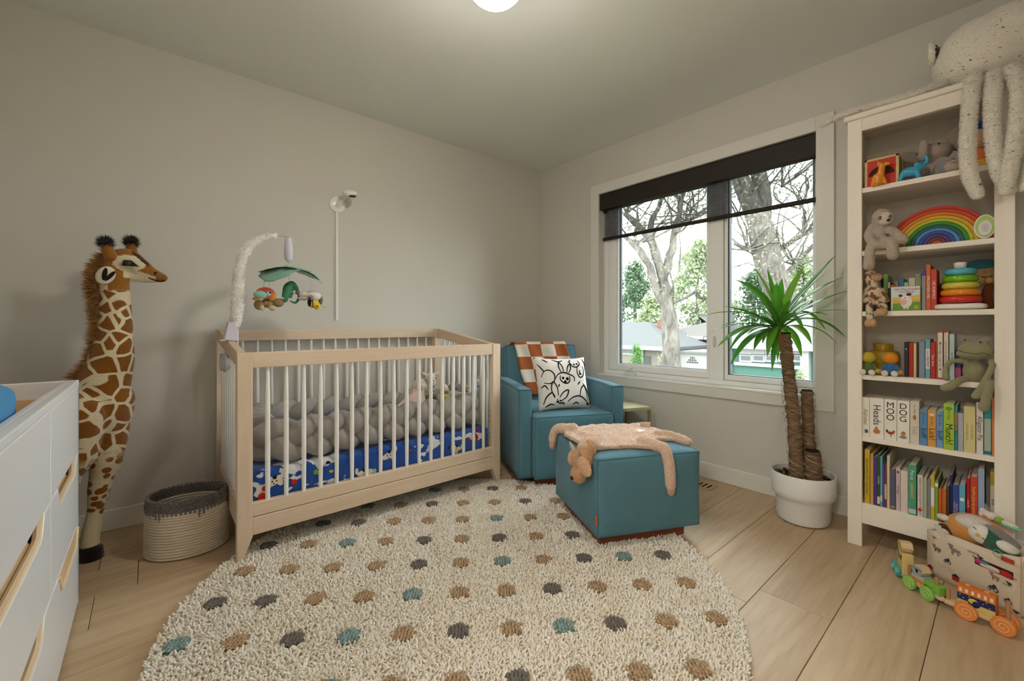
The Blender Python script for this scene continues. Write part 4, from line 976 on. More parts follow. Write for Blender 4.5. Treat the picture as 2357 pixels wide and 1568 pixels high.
for k in range(95):
    t = r2.random(); p = P(1836 - 30 * t, 1090 - 318 * t); a = r2.random() * 2 * PI; r_ = .036 - .005 * t
    pts = [p + Vector((math.cos(a + s * .5) * (r_ + .002 * s), math.sin(a + s * .5) * (r_ + .002 * s), -.006 * s + r2.uniform(-.002, .002))) for s in range(4)]
    b.tube(pts, .0011, 4)
for k in range(50):
    t = r2.random(); base_ = P(1855 - 12 * t, 1090 - 185 * t, .03, -.02) if k % 3 else P(1862 - 4 * t, 1095 - 60 * t, -.03, -.03); a = r2.random() * 2 * PI; r_ = .031 if k % 3 else .037
    b.tube([base_ + Vector((math.cos(a + s * .5) * (r_ + .0025 * s), math.sin(a + s * .5) * (r_ + .0025 * s), -.007 * s)) for s in range(4)], .0013, 4)
obj('bark_fibres', b, fib, yu, kind='stuff')
b = Mesh(); nd = P(1792, 776); b.cap([P(1806, 785), P(1796, 786), nd, P(1790, 755)], [.012, .014, .016, .014], 10); obj('side_shoot', fuse(b, .004, 2), plain('9B6A3E', .9, .1, .2), yu)
GLF = []
for c1, c2 in (('5A9A40', '7FBA50'), ('4A8A3E', '6AA84A'), ('8AB84A', 'AECB62'), ('54934A', '76B054')):
    m, q = newmat('yucca_leaf_' + c1, .38, .45); q.col(q.mix(q.noise(q.coord(), 9, 3), lin(c1), lin(c2)))
    q.b.inputs['Subsurface Weight'].default_value = 0; tr_ = q.n('ShaderNodeBsdfTranslucent'); tr_.inputs[0].default_value = lin('8FD048'); ms = q.n('ShaderNodeMixShader'); ms.inputs[0].default_value = .46
    q.l(q.b.outputs[0], ms.inputs[1]); q.l(tr_.outputs[0], ms.inputs[2]); q.l(ms.outputs[0], q.out.inputs[0]); GLF.append(m)
def leaf(root, tip, bend=.0, wd=.018, mi=0, sagdir=None):
    root, tip = Vector(root), Vector(tip); d = tip - root; L = d.length; T = d.normalized()
    side = T.cross(Vector((0, 0, 1))); side = side.normalized() if side.length > .15 else Vector((.6, -.8, 0)); nrm = side.cross(T).normalized()
    b = Mesh(); n = 14
    def C(t): return root + d * t + nrm * (bend * L * 4 * t * (1 - t) * (1 if True else 0)) 
    pts = []
    for i in range(n + 1):
        t = i / n; c = C(t); w_ = wd * (.45 + 1.1 * t) if t < .5 else wd * 1.0 * (1 - ((t - .5) / .5) ** 2.0) + .0006
        w_ = wd * min(1, .45 + t * 1.4) * (1 - max(0, (t - .45) / .55) ** 2.2) + .0006
        up = nrm * (w_ * .22)
        pts += [c - side * w_ + up, c, c + side * w_ + up]
    fs = []
    for i in range(n):
        for j in (0, 1): a = i * 3 + j; fs.append((a, a + 1, a + 4, a + 3))
    b.add(pts, fs); o = obj('leaf', b, GLF[mi], yu, smooth=180); md = o.modifiers.new('s', 'SOLIDIFY'); md.thickness = .0012; return o
r2 = random.Random(4); cr = P(1791, 752)
# (tip pixel, depth offset towards the room, upward bow, half width, shade)
LV = [((1731, 611), .03, .05, .019, 2), ((1766, 620), .06, .02, .013, 0), ((1690, 643), -.06, .12, .019, 1), ((1787, 650), -.10, .02, .016, 0), ((1851, 612), .03, .05, .017, 2), ((1923, 588), .02, .02, .013, 1),
      ((1896, 632), -.08, .05, .018, 3), ((1940, 638), .06, .06, .011, 1), ((1950, 670), .04, .05, .013, 0), ((1948, 714), -.05, .10, .009, 3), ((1945, 775), .05, .16, .011, 1), ((1928, 792), -.08, .18, .010, 3), ((1900, 758), .08, .25, .012, 2),
      ((1617, 727), .05, .12, .013, 0), ((1666, 705), -.12, .05, .012, 1), ((1699, 718), .10, .30, .015, 1), ((1628, 768), -.02, .10, .012, 3), ((1652, 798), -.12, .12, .018, 0), ((1680, 800), .05, .16, .018, 2), ((1678, 810), -.05, .20, .012, 1),
      ((1682, 838), -.14, .12, .015, 1), ((1735, 806), -.10, .16, .015, 0), ((1766, 820), -.16, .12, .013, 0), ((1777, 855), -.12, .10, .008, 3), ((1755, 790), .10, .2, .010, 1), ((1845, 822), .10, .15, .014, 0), ((1868, 792), .08, .22, .018, 2),
      ((1660, 750), .10, .1, .010, 1), ((1700, 745), -.20, .10, .011, 3), ((1742, 700), -.2, .15, .012, 1), ((1840, 720), -.2, .1, .014, 3), ((1870, 735), -.16, .12, .009, 1), ((1905, 725), .12, .1, .010, 0), ((1820, 690), -.16, .1, .012, 0),
      ((1760, 780), .14, .2, .012, 3), ((1812, 800), .12, .2, .012, 0), ((1720, 770), .14, .16, .012, 1), ((1850, 760), .15, .2, .012, 1), ((1800, 640), .12, .03, .013, 3), ((1710, 660), .10, .12, .014, 0), ((1872, 690), .13, .08, .012, 3), ((1790, 830), .06, .15, .009, 3)]
for (tx, ty), dd, bow, wd, mi in LV:
    wd0 = (PX - CAM[0]) * FW[0] + (PY_ - CAM[1]) * FW[1] + dd; tip = dep(tx, ty, wd0)
    while tip.x > -.03: wd0 -= .02; tip = dep(tx, ty, wd0)
    tip = tip - Vector((PX, PY_, 0)); root = cr + Vector((r2.uniform(-.008, .008), r2.uniform(-.008, .008), r2.uniform(-.02, .02)))
    leaf(root, tip, bow, wd * 1.45, mi)
# ================================================================ floppy calf lovey on the ottoman
lov = thing('calf_lovey', 'beige floppy plush calf blanket draped over the ottoman', 'plush toy', (-1.300, -1.694, 0), A26)
TZ = .432; b = Mesh()
out = [(-.012, .36), (.03, .46), (.16, .485), (.23, .51), (.49, .47), (.51, .36), (.515, .20), (.49, .13), (.43, .145), (.37, .15), (.345, .06), (.29, .04), (.22, .075), (.13, .085), (.05, .09), (.0, .19)]
b.prism(out, 2, TZ - .006, TZ + .013)
b.blob((.20, .28, TZ + .010), (.15, .17, .018), 20); b.blob((.36, .32, TZ + .008), (.14, .13, .015), 20)
b.cap([(.30, .12, TZ + .006), (.325, .04, TZ + .008), (.338, .002, TZ + .002), (.345, -.020, TZ - .06), (.35, -.024, TZ - .155)], [.034, .030, .026, .025, .024], 12)
b.cap([(.06, .42, TZ + .008), (.02, .47, TZ + .008), (-.010, .49, TZ), (-.026, .495, TZ - .04), (-.030, .49, TZ - .06)], [.036, .030, .024, .022, .021], 12)
b.cap([(.46, .22, TZ + .004), (.51, .15, TZ + .004), (.535, .10, TZ - .004)], [.034, .028, .022], 12)
b.cap([(.03, .13, TZ + .014), (-.012, .10, TZ + .004)], [.042, .040], 12)
me = fuse(b, .006, 4, name='body')
for vv in me.vertices:
    if vv.co.z > TZ - .005 and vv.co.x > .03: vv.co.z += .007 * noise.noise(Vector((vv.co.x * 20, vv.co.y * 13, 1))) + .003 * noise.noise(vv.co * 60)
obj('body', fur(me, 16000, .0042, .0016, 5, 1.0, .1), plush('DDC0AA', 'C6A68E', 90, .6), lov, smooth=180)
b = Mesh(); b.blob((-.038, .080, TZ - .040), (.046, .056, .050), 20); b.blob((-.060, .068, TZ - .098), (.034, .040, .040), 18); b.cap([(.0, .10, TZ + .004), (-.030, .085, TZ - .03)], [.042, .045], 12)
obj('head', fur(fuse(b, .005, 4), 9000, .004, .0016, 8, 1.0, .1), plush('D6AE88', 'BE9068', 100, .6), lov, smooth=180)
LT = plush('C9A184', None, 200)
for c, rt in (((-.052, .152, TZ - .048), (R(38), R(0), R(14))), ((-.060, .004, TZ - .044), (R(-30), R(0), R(40)))):
    b = Mesh(); b.blob((0, 0, 0), (.013, .030, .046), 16, M=xf(c, rt)); o = obj('ear', b, plush('D9B394', 'BF9474', 130), lov, smooth=180)
for c, d in (((-.062, .108, TZ - .004), (-.014, .024, .036)), ((-.066, .050, TZ - .008), (-.010, -.030, .030))):
    b = Mesh(); b.cap([c, (c[0] + d[0] * .6, c[1] + d[1] * .6, c[2] + d[2] * .5), (c[0] + d[0], c[1] + d[1], c[2] + d[2])], [.011, .008, .003], 10); obj('horn', b, plush('B9A894', None, 240, .2), lov, smooth=180)
b = Mesh(); b.blob((-.092, .066, TZ - .112), (.008, .012, .009), 14); obj('nose', b, plain('3A2420', .5), lov, smooth=180)
for c in ((.352, -.025, TZ - .178), (-.031, .489, TZ - .082)):
    b = Mesh(); b.blob(c, (.019, .016, .024), 14); obj('foot', b, fabric('BE9F88', 300, .08), lov, smooth=180)
b = Mesh(); b.cbox((0, 0, 0), (.055, .003, .030), M=xf((.46, .36, TZ + .028), (R(20), 0, R(-10)))); obj('care_tag', b, plain('E3CFC0', .7), lov, smooth=0)
b = Mesh(); b.cbox((0, 0, 0), (.050, .045, .002), M=xf((.37, .27, TZ + .0235), (0, 0, .3))); obj('white_label', b, plain('EFEDEA', .7), lov, smooth=0)
# ================================================================ soft toys in the crib
def eyes_on(parent, pts, r_=.004, col='16120F'):
    for p in pts:
        b = Mesh(); b.blob(p, r_, 10); obj('eye', b, plain(col, .15, .6), parent, smooth=180)
def toy(name, label, build, mat, voxel=.005, sm=4, hair=0, hl=.005, cat='plush toy', loc=(0, 0, 0), a=0.0, group=None, paintfn=None, hw=.002, rot=None):
    t = thing(name, label, cat, loc, a, group, rot=rot); b = Mesh(); build(b); me = fuse(b, voxel, sm)
    if paintfn: paint(me, paintfn)
    if hair: me = fur(me, hair, hl, hw, 3, .8, .05)
    o = obj('body', me, mat, t, smooth=180); t['_'] = 1; del t['_']; return t
p = at(947, 925, y=-.27)
# lamb with a pink blanket
t = thing('lamb_comforter', 'cream lamb comforter with a pink blanket leaning in the crib', 'plush toy', (p.x - .01, -.33, .385))
b = Mesh()
def blk(u, v):
    s = 1 - v; w_ = .035 + .10 * (1 - s); xx = (u - .5) * 2 * w_ - .10 * (1 - s)
    return (xx, -.055 + .03 * math.sin(u * 9) * (1 - s) - .07 * (1 - s), .095 + .105 * s + .006 * math.sin(u * 11))
b.grid(blk, 24, 14); o = obj('blanket', b, plush('E6CEC4', 'D9BBAF', 120), t, smooth=180); md = o.modifiers.new('s', 'SOLIDIFY'); md.thickness = .012
b = Mesh(); b.blob((.010, -.05, .235), (.040, .038, .042), 16); b.blob((.006, -.082, .225), (.022, .018, .022), 12); b.blob((.052, -.05, .215), (.014, .012, .028), 10); b.blob((-.030, -.048, .222), (.012, .012, .022), 10); b.cap([(0, -.04, .02), (.005, -.045, .20)], [.05, .035], 12)
obj('head', fuse(b, .005, 3), plush('DDD3BC', None, 130), t, smooth=180); eyes_on(t, ((-.010, -.083, .238), (.018, -.085, .238)), .003)
# zebra
p = at(983, 900, y=-.20)
zb = toy('zebra_toy', 'plush zebra sitting in the far crib corner', lambda b: [b.blob((0, 0, .06), (.055, .05, .065), 16), b.cap([(0, -.01, .09), (0, -.015, .19)], [.04, .042], 14), b.blob((0, -.02, .225), (.042, .042, .048), 16), b.blob((0, -.055, .20), (.026, .028, .026), 12), b.cap([(.03, -.01, .255), (.062, -.012, .262)], [.014, .018], 10), b.cap([(-.03, -.01, .255), (-.05, -.012, .27)], [.014, .016], 10), b.cap([(-.04, -.03, .03), (-.06, -.08, .015)], [.026, .02], 10), b.cap([(.04, -.03, .03), (.06, -.08, .015)], [.026, .02], 10)],
         spotted('zebra_fur', 'D8D3C9', '56524E', 70, .36, .42, .95, (1, 1, 2.5)), .005, 3, loc=(p.x, -.22, .40))
b = Mesh(); b.cap([(0, -.02, .268), (0, -.065, .225)], [.012, .010], 10); obj('blaze', b, plush('DCD4C4', None, 130), zb, smooth=180)
b = Mesh(); b.cap([(-.05, -.05, .09), (-.02, -.07, .12), (.03, -.07, .10)], [.02, .022, .02], 10); obj('scarf', b, fabric('7C7757', 260), zb, smooth=180)
eyes_on(zb, ((-.024, -.055, .236), (.026, -.055, .236)), .004)
# duckling and a grey elephant
p = at(1015, 952, y=-.40)
dk = toy('duckling_toy', 'small cream duckling toy with a yellow bib in the crib', lambda b: [b.blob((0, 0, .04), (.035, .035, .042), 14), b.blob((0, -.012, .100), (.036, .034, .036), 14)], plush('E4DAC2', None, 150), .004, 3, loc=(p.x, -.42, .366 + .115))
b = Mesh(); b.blob((0, -.052, .092), (.015, .016, .010), 12); obj('beak', b, plush('B79B88', None, 150), dk, smooth=180); b = Mesh(); b.blob((0, -.03, .055), (.034, .018, .012), 14); obj('bib', b, fabric('D9BE55', 260), dk, smooth=180)
eyes_on(dk, ((-.016, -.044, .112), (.016, -.044, .112)), .0032)
p = at(1040, 930, y=-.24)
el = toy('grey_elephant_toy', 'grey plush elephant slumped in the crib corner', lambda b: [b.blob((0, 0, .06), (.07, .06, .065), 16), b.blob((.0, -.03, .125), (.055, .05, .05), 16), b.cap([(0, -.075, .12), (.0, -.10, .09), (.01, -.11, .05)], [.02, .017, .014], 10), b.blob((-.065, -.01, .125), (.028, .012, .040), 12), b.blob((.065, -.01, .125), (.028, .012, .040), 12), b.cap([(-.05, -.04, .03), (-.06, -.10, .02)], [.028, .024], 10), b.cap([(.05, -.04, .03), (.07, -.10, .02)], [.028, .024], 10)], plush('8E8B87', None, 120), .005, 4, loc=(p.x - .02, -.29, .43))
eyes_on(el, ((-.022, -.075, .135), (.022, -.075, .135)), .004)
p = at(1090, 965, y=-.36)
el2 = toy('grey_blanket_toy', 'small grey and white plush lying on the bumper end', lambda b: [b.blob((0, 0, .05), (.06, .05, .05), 16), b.blob((.03, -.02, .10), (.04, .035, .035), 14), b.cap([(.03, -.02, .12), (.05, -.02, .15)], [.012, .010], 8), b.cap([(-.04, -.03, .05), (-.09, -.05, .08)], [.02, .014], 10)], plush('B4B0AC', None, 120), .005, 3, loc=(p.x - .05, -.40, .366 + .13))
eyes_on(el2, ((.02, -.05, .108), (.042, -.05, .108)), .003)
b = Mesh(); b.blob((-.06, -.055, .085), (.02, .014, .012), 10); obj('yellow_patch', b, fabric('D9BE45', 260), el2, smooth=180)
# ================================================================ toys on the bookcase
def X_(px, py, x): return at(px, py, x=x)
# ---- octopus
OCM = spotted('octopus_chenille', 'EFE9DE', '5A544E', 62, .285, .33, .95, (1, 1, 2.2), .9, .35)
oc = thing('plush_octopus', 'big speckled cream plush octopus sprawled on top of the bookcase', 'plush toy', (0, 0, 0))
hc_ = Vector((-.205, -2.805, 2.108)); b = Mesh(); b.blob(hc_, (.150, .155, .142), 30, e=.95); b.blob(hc_ + Vector((-.01, -.06, .03)), (.13, .12, .125), 26)
me = fuse(b, .010, 6); obj('head', fur(me, 16000, .0045, .0022, 5, .9, .05), OCM, oc, smooth=180)
TN = [[(-.26, -2.69, 2.02), (-.30, -2.62, 1.992), (-.315, -2.50, 1.990), (-.325, -2.40, 1.990), (-.335, -2.33, 1.980), (-.34, -2.285, 1.965)],
      [X_(2240, 175, -.335), X_(2236, 205, -.378), X_(2231, 260, -.385), X_(2227, 330, -.385), X_(2231, 400, -.385), X_(2250, 448, -.385)],
      [X_(2288, 172, -.33), X_(2286, 205, -.380), X_(2284, 260, -.385), X_(2288, 330, -.385), X_(2300, 395, -.385), X_(2325, 438, -.385)],
      [X_(2330, 160, -.34), X_(2345, 200, -.395), X_(2344, 270, -.41), X_(2334, 340, -.41), X_(2322, 400, -.405), X_(2316, 440, -.40)],
      [X_(2352, 165, -.34), X_(2378, 200, -.39), X_(2388, 280, -.39), X_(2380, 360, -.385), X_(2362, 430, -.385)],
      [(-.22, -2.90, 2.02), (-.24, -2.93, 1.985), (-.25, -2.955, 1.90), (-.25, -2.95, 1.75), (-.25, -2.94, 1.62)],
      [(-.10, -2.90, 2.02), (-.08, -2.94, 1.985), (-.08, -2.955, 1.85), (-.08, -2.95, 1.70)], [(-.10, -2.70, 2.02), (-.07, -2.62, 1.990), (-.07, -2.52, 1.988), (-.10, -2.44, 1.988)]]
for i, t_ in enumerate(TN):
    b = Mesh(); n = len(t_); b.cap(t_, ([.028, .024, .022, .020, .017, .012] if i == 0 else [.026] + [.0228] * (n - 2) + [.0185])[:n], 14, flat=.8); me = fuse(b, .006, 2)
    obj('tentacle', fur(me, 9000 if i < 5 else 2000, .0055, .0022, 20 + i, .8, .1), OCM, oc, smooth=180)
for dy, dz, sx_ in ((.140, .050, 1), (-.120, .105, -1)):
    c = hc_ + Vector((-.065, dy, dz)); b = Mesh(); b.blob(c, (.030, .014, .030), 16); e_ = obj('eye', b, plain('0E0C0B', .08, .8), oc, smooth=180)
    b = Mesh(); b.tube([c + Vector((.035 * math.cos(k / 20 * 2 * PI), .008 * sx_, .036 * math.sin(k / 20 * 2 * PI))) for k in range(20)], .010, 8, closed=True); obj('eyelid', fur(to_mesh('lid', b), 500, .006, .003, 3), OCM, e_, smooth=180)
# ---- top shelf
Z1, Z2, Z3, Z4, Z5, Z6 = SHZ
PINE = wood('toy_pine', 'D9BC8C', 'C6A470', 2, 1, .5)
y0, y1 = X_(1990, 400, -.318).y, X_(2069, 400, -.318).y; s_ = y0 - y1
bx = thing('shape_cube', 'wooden activity cube with red and green faces', 'toy', (-.318, y1, Z1))
bh_ = X_(2069, 352, -.318).z - Z1
fr_ = .010
for nm, a, c in (('cube_body', (.003, .003, .0), (s_ - .003, s_ - .003, bh_ - .002)),):
    b = Mesh(); b.box(a, c); obj(nm, b, PINE, bx, smooth=0)
for a, c in (((0, 0, 0), (fr_, fr_, bh_)), ((0, s_ - fr_, 0), (fr_, s_, bh_)), ((s_ - fr_, 0, 0), (s_, fr_, bh_)), ((0, 0, bh_ - fr_), (fr_, s_, bh_)), ((0, 0, bh_ - fr_), (s_, fr_, bh_)), ((0, s_ - fr_, bh_ - fr_), (s_, s_, bh_))):
    b = Mesh(); b.box(a, c); obj('frame_strip', b, PINE, bx, smooth=0, bevel=.001)
b = Mesh(); b.box((.002, fr_, .003), (.0032, s_ - fr_, bh_ - fr_)); rf = obj('red_panel', b, plain('C2301A', .45), bx, smooth=0)
b = Mesh(); b.box((fr_, .002, .003), (s_ - fr_, .0032, bh_ - fr_)); obj('green_panel', b, plain('6E8F22', .45), bx, smooth=0)
b = Mesh(); hy, hz = s_ * .5, bh_ * .5
b.prism([(hy + .045 * math.cos(t), hz * .75 + .040 * math.sin(t)) for t in [k / 12 * PI for k in range(13)]], 0, .0012, .0022); obj('cut_out', b, plain('4A140C', .7), rf, smooth=0)
def sculpt(name, label, shapes, mat, loc=(0, 0, 0), a=0.0, voxel=.003, sm=3, cat='toy', kids=()):
    t = thing(name, label, cat, loc, a); b = Mesh()
    for s in shapes:
        if s[0] == 'b': b.blob(s[1], s[2], 18)
        else: b.cap(s[1], s[2], 12)
    obj('body', fuse(b, voxel, sm), mat, t, smooth=180)
    for nm, c, r_, m in kids:
        b = Mesh(); b.blob(c, r_, 14); obj(nm, b, m, t, smooth=180)
    return t
BLKE = plain('141110', .15, .6)
p = X_(2030, 430, -.335); g_ = sculpt('toy_giraffe', 'small orange plastic giraffe standing by the activity cube', [('c', [(0, .012, .012), (0, .004, .045), (0, -.002, .085)], [.017, .014, .011]), ('c', [(0, .006, .088), (0, -.022, .085)], [.012, .008]), ('c', [(0, .022, .03), (0, .030, .004)], [.012, .009]), ('c', [(0, .0, .03), (0, -.012, .004)], [.011, .008]), ('b', (0, .012, .034), (.015, .022, .018)), ('c', [(.003, .010, .092), (.003, .014, .105)], [.005, .004])],
                                           plain('E08A22', .28, .45), loc=(-.318 - .020, p.y, Z1 + .0), kids=[('eye', (-.011, -.006, .091), .0022, BLKE)])
p = X_(2100, 410, -.335); sculpt('toy_elephant', 'small blue plastic elephant raising its trunk on the top shelf', [('b', (0, .010, .034), (.015, .030, .021)), ('b', (0, -.022, .050), (.015, .017, .016)), ('c', [(0, -.034, .050), (0, -.044, .064), (0, -.042, .082), (0, -.033, .088)], [.009, .007, .006, .005]), ('c', [(0, .030, .03), (0, .040, .006)], [.011, .008]), ('c', [(0, -.012, .028), (0, -.018, .006)], [.011, .009]), ('b', (-.014, -.014, .054), (.006, .010, .011))],
                                  plain('3AA0C6', .25, .45), loc=(-.322, p.y, Z1), kids=[('eye', (-.014, -.030, .056), .002, BLKE)])
# grey elephant plush
EG = plush('B2A398', None, 200, .35)
p = X_(2150, 380, -.20); t = sculpt('plush_elephant', 'large grey plush elephant sitting on the top shelf', [('b', (.02, -.005, .055), (.045, .055, .06)), ('b', (.0, -.003, .128), (.048, .056, .042)), ('c', [(-.045, .028, .105), (-.058, .028, .135), (-.052, .026, .165)], [.018, .018, .015]), ('c', [(-.02, .04, .05), (-.07, .055, .03)], [.028, .027]), ('c', [(-.02, -.04, .06), (-.07, -.035, .035)], [.032, .034])], EG, loc=(-.20, p.y, Z1), voxel=.005, sm=4, cat='plush toy', kids=[('eye', (-.042, -.018, .150), .004, BLKE), ('eye', (-.036, .048, .128), .004, BLKE)])
for c, r_, rt in (((.02, .085, .118), (.012, .045, .045), .3), ((.01, -.075, .165), (.012, .040, .052), -.3)):
    b = Mesh(); b.blob((0, 0, 0), r_, 18, M=xf(c, (rt, 0, 0))); obj('ear', b, plush('9A8A80', None, 200, .35), t, smooth=180)
b = Mesh(); b.blob((-.098, -.040, .035), (.006, .026, .026), 14); obj('foot_pad', b, plush('8E8A92', None, 200, .3), t, smooth=180)
p = X_(2196, 400, -.30); b = Mesh(); b.blob((0, 0, .026), (.024, .030, .026), 18); pb = obj('plush_ball', b, plush('B9A795', None, 200, .3), label='small beige plush ball with stitched writing beside the elephant', cat='plush toy', loc=(-.30, p.y, Z1), smooth=180)
b = Mesh(); b.tube([(-.0235, .012 - k * .003, .036 + .002 * math.sin(k * 2)) for k in range(8)], .0008, 5); obj('stitched_writing', b, plain('4A3C30', .9), pb)
p = X_(2262, 370, -.24); t = thing('toy_clown_box', 'colourful box and soft toy half hidden behind the tentacles', 'toy', (-.235, -2.785, Z1))
b = Mesh(); b.box((-.03, -.03, 0), (.03, .03, .045)); obj('yellow_box', b, plain('D8A32A', .5), t, smooth=0, bevel=.002)
b = Mesh(); b.box((-.031, -.031, .045), (.031, .031, .085)); obj('orange_box', b, plain('D86A30', .5), t, smooth=0, bevel=.002)
b = Mesh(); b.blob((0, 0, .130), (.034, .034, .046), 16); obj('beige_head', b, plush('D9AE84', None, 200, .3), t, smooth=180); b = Mesh(); b.blob((0, .004, .185), (.03, .03, .022), 14); obj('blue_cap', b, fabric('1F4F8F', 300), t, smooth=180)
b = Mesh(); b.blob((-.032, .005, .020), (.001, .010, .012), 10); obj('white_spot', b, plain('E8E4DC', .6), t)
# ---- second shelf: sloth, cup, rainbow, sound machine
p = X_(2027, 537, -.31); SLO = plush('C4B5A5', 'B0A090', 120, .7)
t = thing('plush_sloth', 'grey brown plush sloth dangling its legs from the second shelf', 'plush toy', (-.315, p.y, Z2)); b = Mesh()
def S_(px, py, x=0.0): q_ = X_(px, py, -.315 + x); return (x, q_.y - p.y, q_.z - Z2)
b.blob(S_(2027, 535), (.030, .026, .038), 16); b.blob(S_(2029, 502), (.036, .035, .041), 18)
b.cap([S_(2006, 524), S_(2000, 545, -.02), S_(2014, 562, -.035), S_(2033, 566, -.04)], [.016, .018, .018, .016], 12); b.cap([S_(2044, 524), S_(2060, 536, -.02), S_(2078, 552, -.035)], [.015, .018, .020], 12)
b.cap([S_(2010, 560, -.02), S_(2003, 575, -.045), S_(2000, 612, -.048)], [.018, .018, .021], 12); b.cap([S_(2036, 552, -.02), S_(2052, 560, -.05), S_(2055, 588, -.055)], [.016, .020, .021], 12)
obj('body', fur(fuse(b, .0045, 4), 9000, .003, .0013, 3, .9), SLO, t, smooth=180)
b = Mesh(); c = S_(2038, 503, -.026); b.blob(c, (.016, .026, .029), 16); fc = obj('face', b, plush('D3C6B4', None, 160, .4), t, smooth=180)
b = Mesh(); b.blob(S_(2045, 507, -.044), (.004, .0066, .0054), 12); obj('nose', b, plain('1A1513', .4), fc)
for q_ in ((2025, 502, -.034), (2049, 499, -.034)):
    b = Mesh(); b.blob(S_(q_[0], q_[1], q_[2] - .005), (.004, .0065, .0105), 12); obj('eye_patch', b, plush('8A7560', None, 160, .3), fc, smooth=180)
    b = Mesh(); b.blob(S_(q_[0] + 2, q_[1] - 2, -.044), .0026, 8); obj('eye', b, BLKE, fc)
p = X_(2068, 530, -.20); t = thing('cup_toy', 'orange and white stacking cup behind the sloth', 'toy', (-.20, p.y, Z2))
b = Mesh(); b.lathe([(0, 0), (.019, 0), (.022, .028), (.022, .034), (0, .034)], 24); obj('cup', b, plain('DAD6D0', .35), t); b = Mesh(); b.lathe([(.0225, .034), (.021, .046), (.013, .055), (0, .058)], 24); obj('lid', b, plain('D0541C', .4), t)
rb = thing('rainbow_stacker', 'wooden rainbow of nested coloured arches on the second shelf', 'toy', (-.275, -2.672, Z2 + .0005))
cols = ['B8322A', 'C0451C', 'D0781E', 'C8A02A', 'B9B02E', '2F8A22', '2E5A60', '4F83B8', '2E4F9A', '58357A', '6A3A30', 'C24A30']
for i, c in enumerate(cols):
    ro = .157 - i * .0128; ri = ro - .0118; n = 28; b = Mesh()
    if i < 11: poly = [(ro * math.cos(PI * k / n), ro * math.sin(PI * k / n)) for k in range(n + 1)] + [(ri * math.cos(PI * k / n), ri * math.sin(PI * k / n)) for k in range(n, -1, -1)]
    else: poly = [(ro * math.cos(PI * k / n), ro * math.sin(PI * k / n)) for k in range(n + 1)]
    vs = []; m_ = len(poly)
    if i < 11:
        vs = [(x, y, z) for x in (-.03, .03) for y, z in poly]; h = n + 1
        fs = []
        for k in range(n):
            a0, a1, b0, b1 = k, k + 1, m_ - 1 - k, m_ - 2 - k
            fs += [(a0, a1, b1, b0), (a0 + m_, b0 + m_, b1 + m_, a1 + m_), (a0, a0 + m_, a1 + m_, a1), (b0, b1, b1 + m_, b0 + m_)]
        fs += [(0, m_ - 1, 2 * m_ - 1, m_), (n, n + m_, n + 1 + m_, n + 1)]
        b.add(vs, fs)
    else: b.prism(poly, 0, -.03, .03)
    obj('arch', b, plain(c, .5, .3, .08), rb, smooth=30, bevel=.0012)
p = X_(2271, 513, -.315); t = thing('sound_machine', 'round white and green sound machine leaning on the second shelf', 'speaker', (-.312, -2.806, Z2 + .0485), rot=(0, 0, R(6)))
M_ = Matrix.Rotation(R(-90), 4, 'Y') @ Matrix.Diagonal((1, .62, 1, 1))
b = Mesh(); b.lathe([(0, -.016), (.040, -.016), (.048, -.004), (.046, .008), (0, .010)], 36, M=M_); obj('housing', b, plain('E6E4DF', .35), t)
b = Mesh(); b.lathe([(0, .0104), (.042, .0092), (.042, .0085), (0, .0085)], 36, M=M_); obj('green_ring', b, plain('A9C46A', .4), t); b = Mesh(); b.lathe([(0, .0125), (.029, .0118), (.030, .010), (0, .010)], 36, (-.006, 0, 0), M=M_); gr_ = obj('grille', b, plain('DCD8D6', .4), t)
b = Mesh()
for k in range(5):
    for j in range(6 + 5 * k if k else 1): a = 2 * PI * j / max(1, (6 + 5 * k if k else 1)); b.cbox((-.006 + .0036 * k * math.cos(a), .0036 * k * math.sin(a), .0126), (.0012, .0012, .0006), M=M_)
obj('speaker_holes', b, plain('6A6662', .7), gr_, kind='stuff', smooth=0)
# ---- third shelf: giraffe plush, stacking rings, sleepy doll, red shape
p = X_(2015, 680, -.30); GSM, q = newmat('small_giraffe_plush', .95, .08, .3); n_ = q.noise(q.coord(), 38, 2, .5, .3); q.col(q.ramp(n_, [(.46, '8A5A2C'), (.52, 'DCCBB0')])); q.bump(q.noise(q.coord(), 150, 3), .8, .006)
t = thing('small_plush_giraffe', 'small floppy spotted giraffe sitting on the third shelf', 'plush toy', (-.30, p.y, Z3)); b = Mesh()
def S_(px, py, x=0.0): q_ = X_(px, py, -.30 + x); return (x, q_.y - p.y, q_.z - Z3)
b.blob(S_(2014, 680), (.036, .034, .045), 18); b.cap([S_(2008, 655), S_(2004, 636)], [.020, .022], 12); b.blob(S_(2004, 634), (.026, .022, .026), 16); b.cap([S_(2001, 705, -.02), S_(2002, 722, -.055), S_(2003, 735, -.058)], [.013, .013, .013], 10); b.cap([S_(2026, 700, -.02), S_(2034, 707, -.045)], [.013, .013], 10); b.cap([S_(2026, 668), S_(2040, 690, -.01)], [.013, .012], 10); b.cap([S_(1996, 668), S_(1991, 692, -.01)], [.013, .012], 10)
obj('body', fur(fuse(b, .0045, 4), 7000, .0032, .0014, 3, .9), GSM, t, smooth=180)
TNP = plush('C8A077', None, 200, .35)
b = Mesh(); b.blob(S_(2018, 638, -.02), (.016, .020, .018), 16); mz = obj('muzzle', b, TNP, t, smooth=180); b = Mesh(); b.blob(S_(2012, 637, -.036), .0018, 8); obj('nostril', b, BLKE, mz)
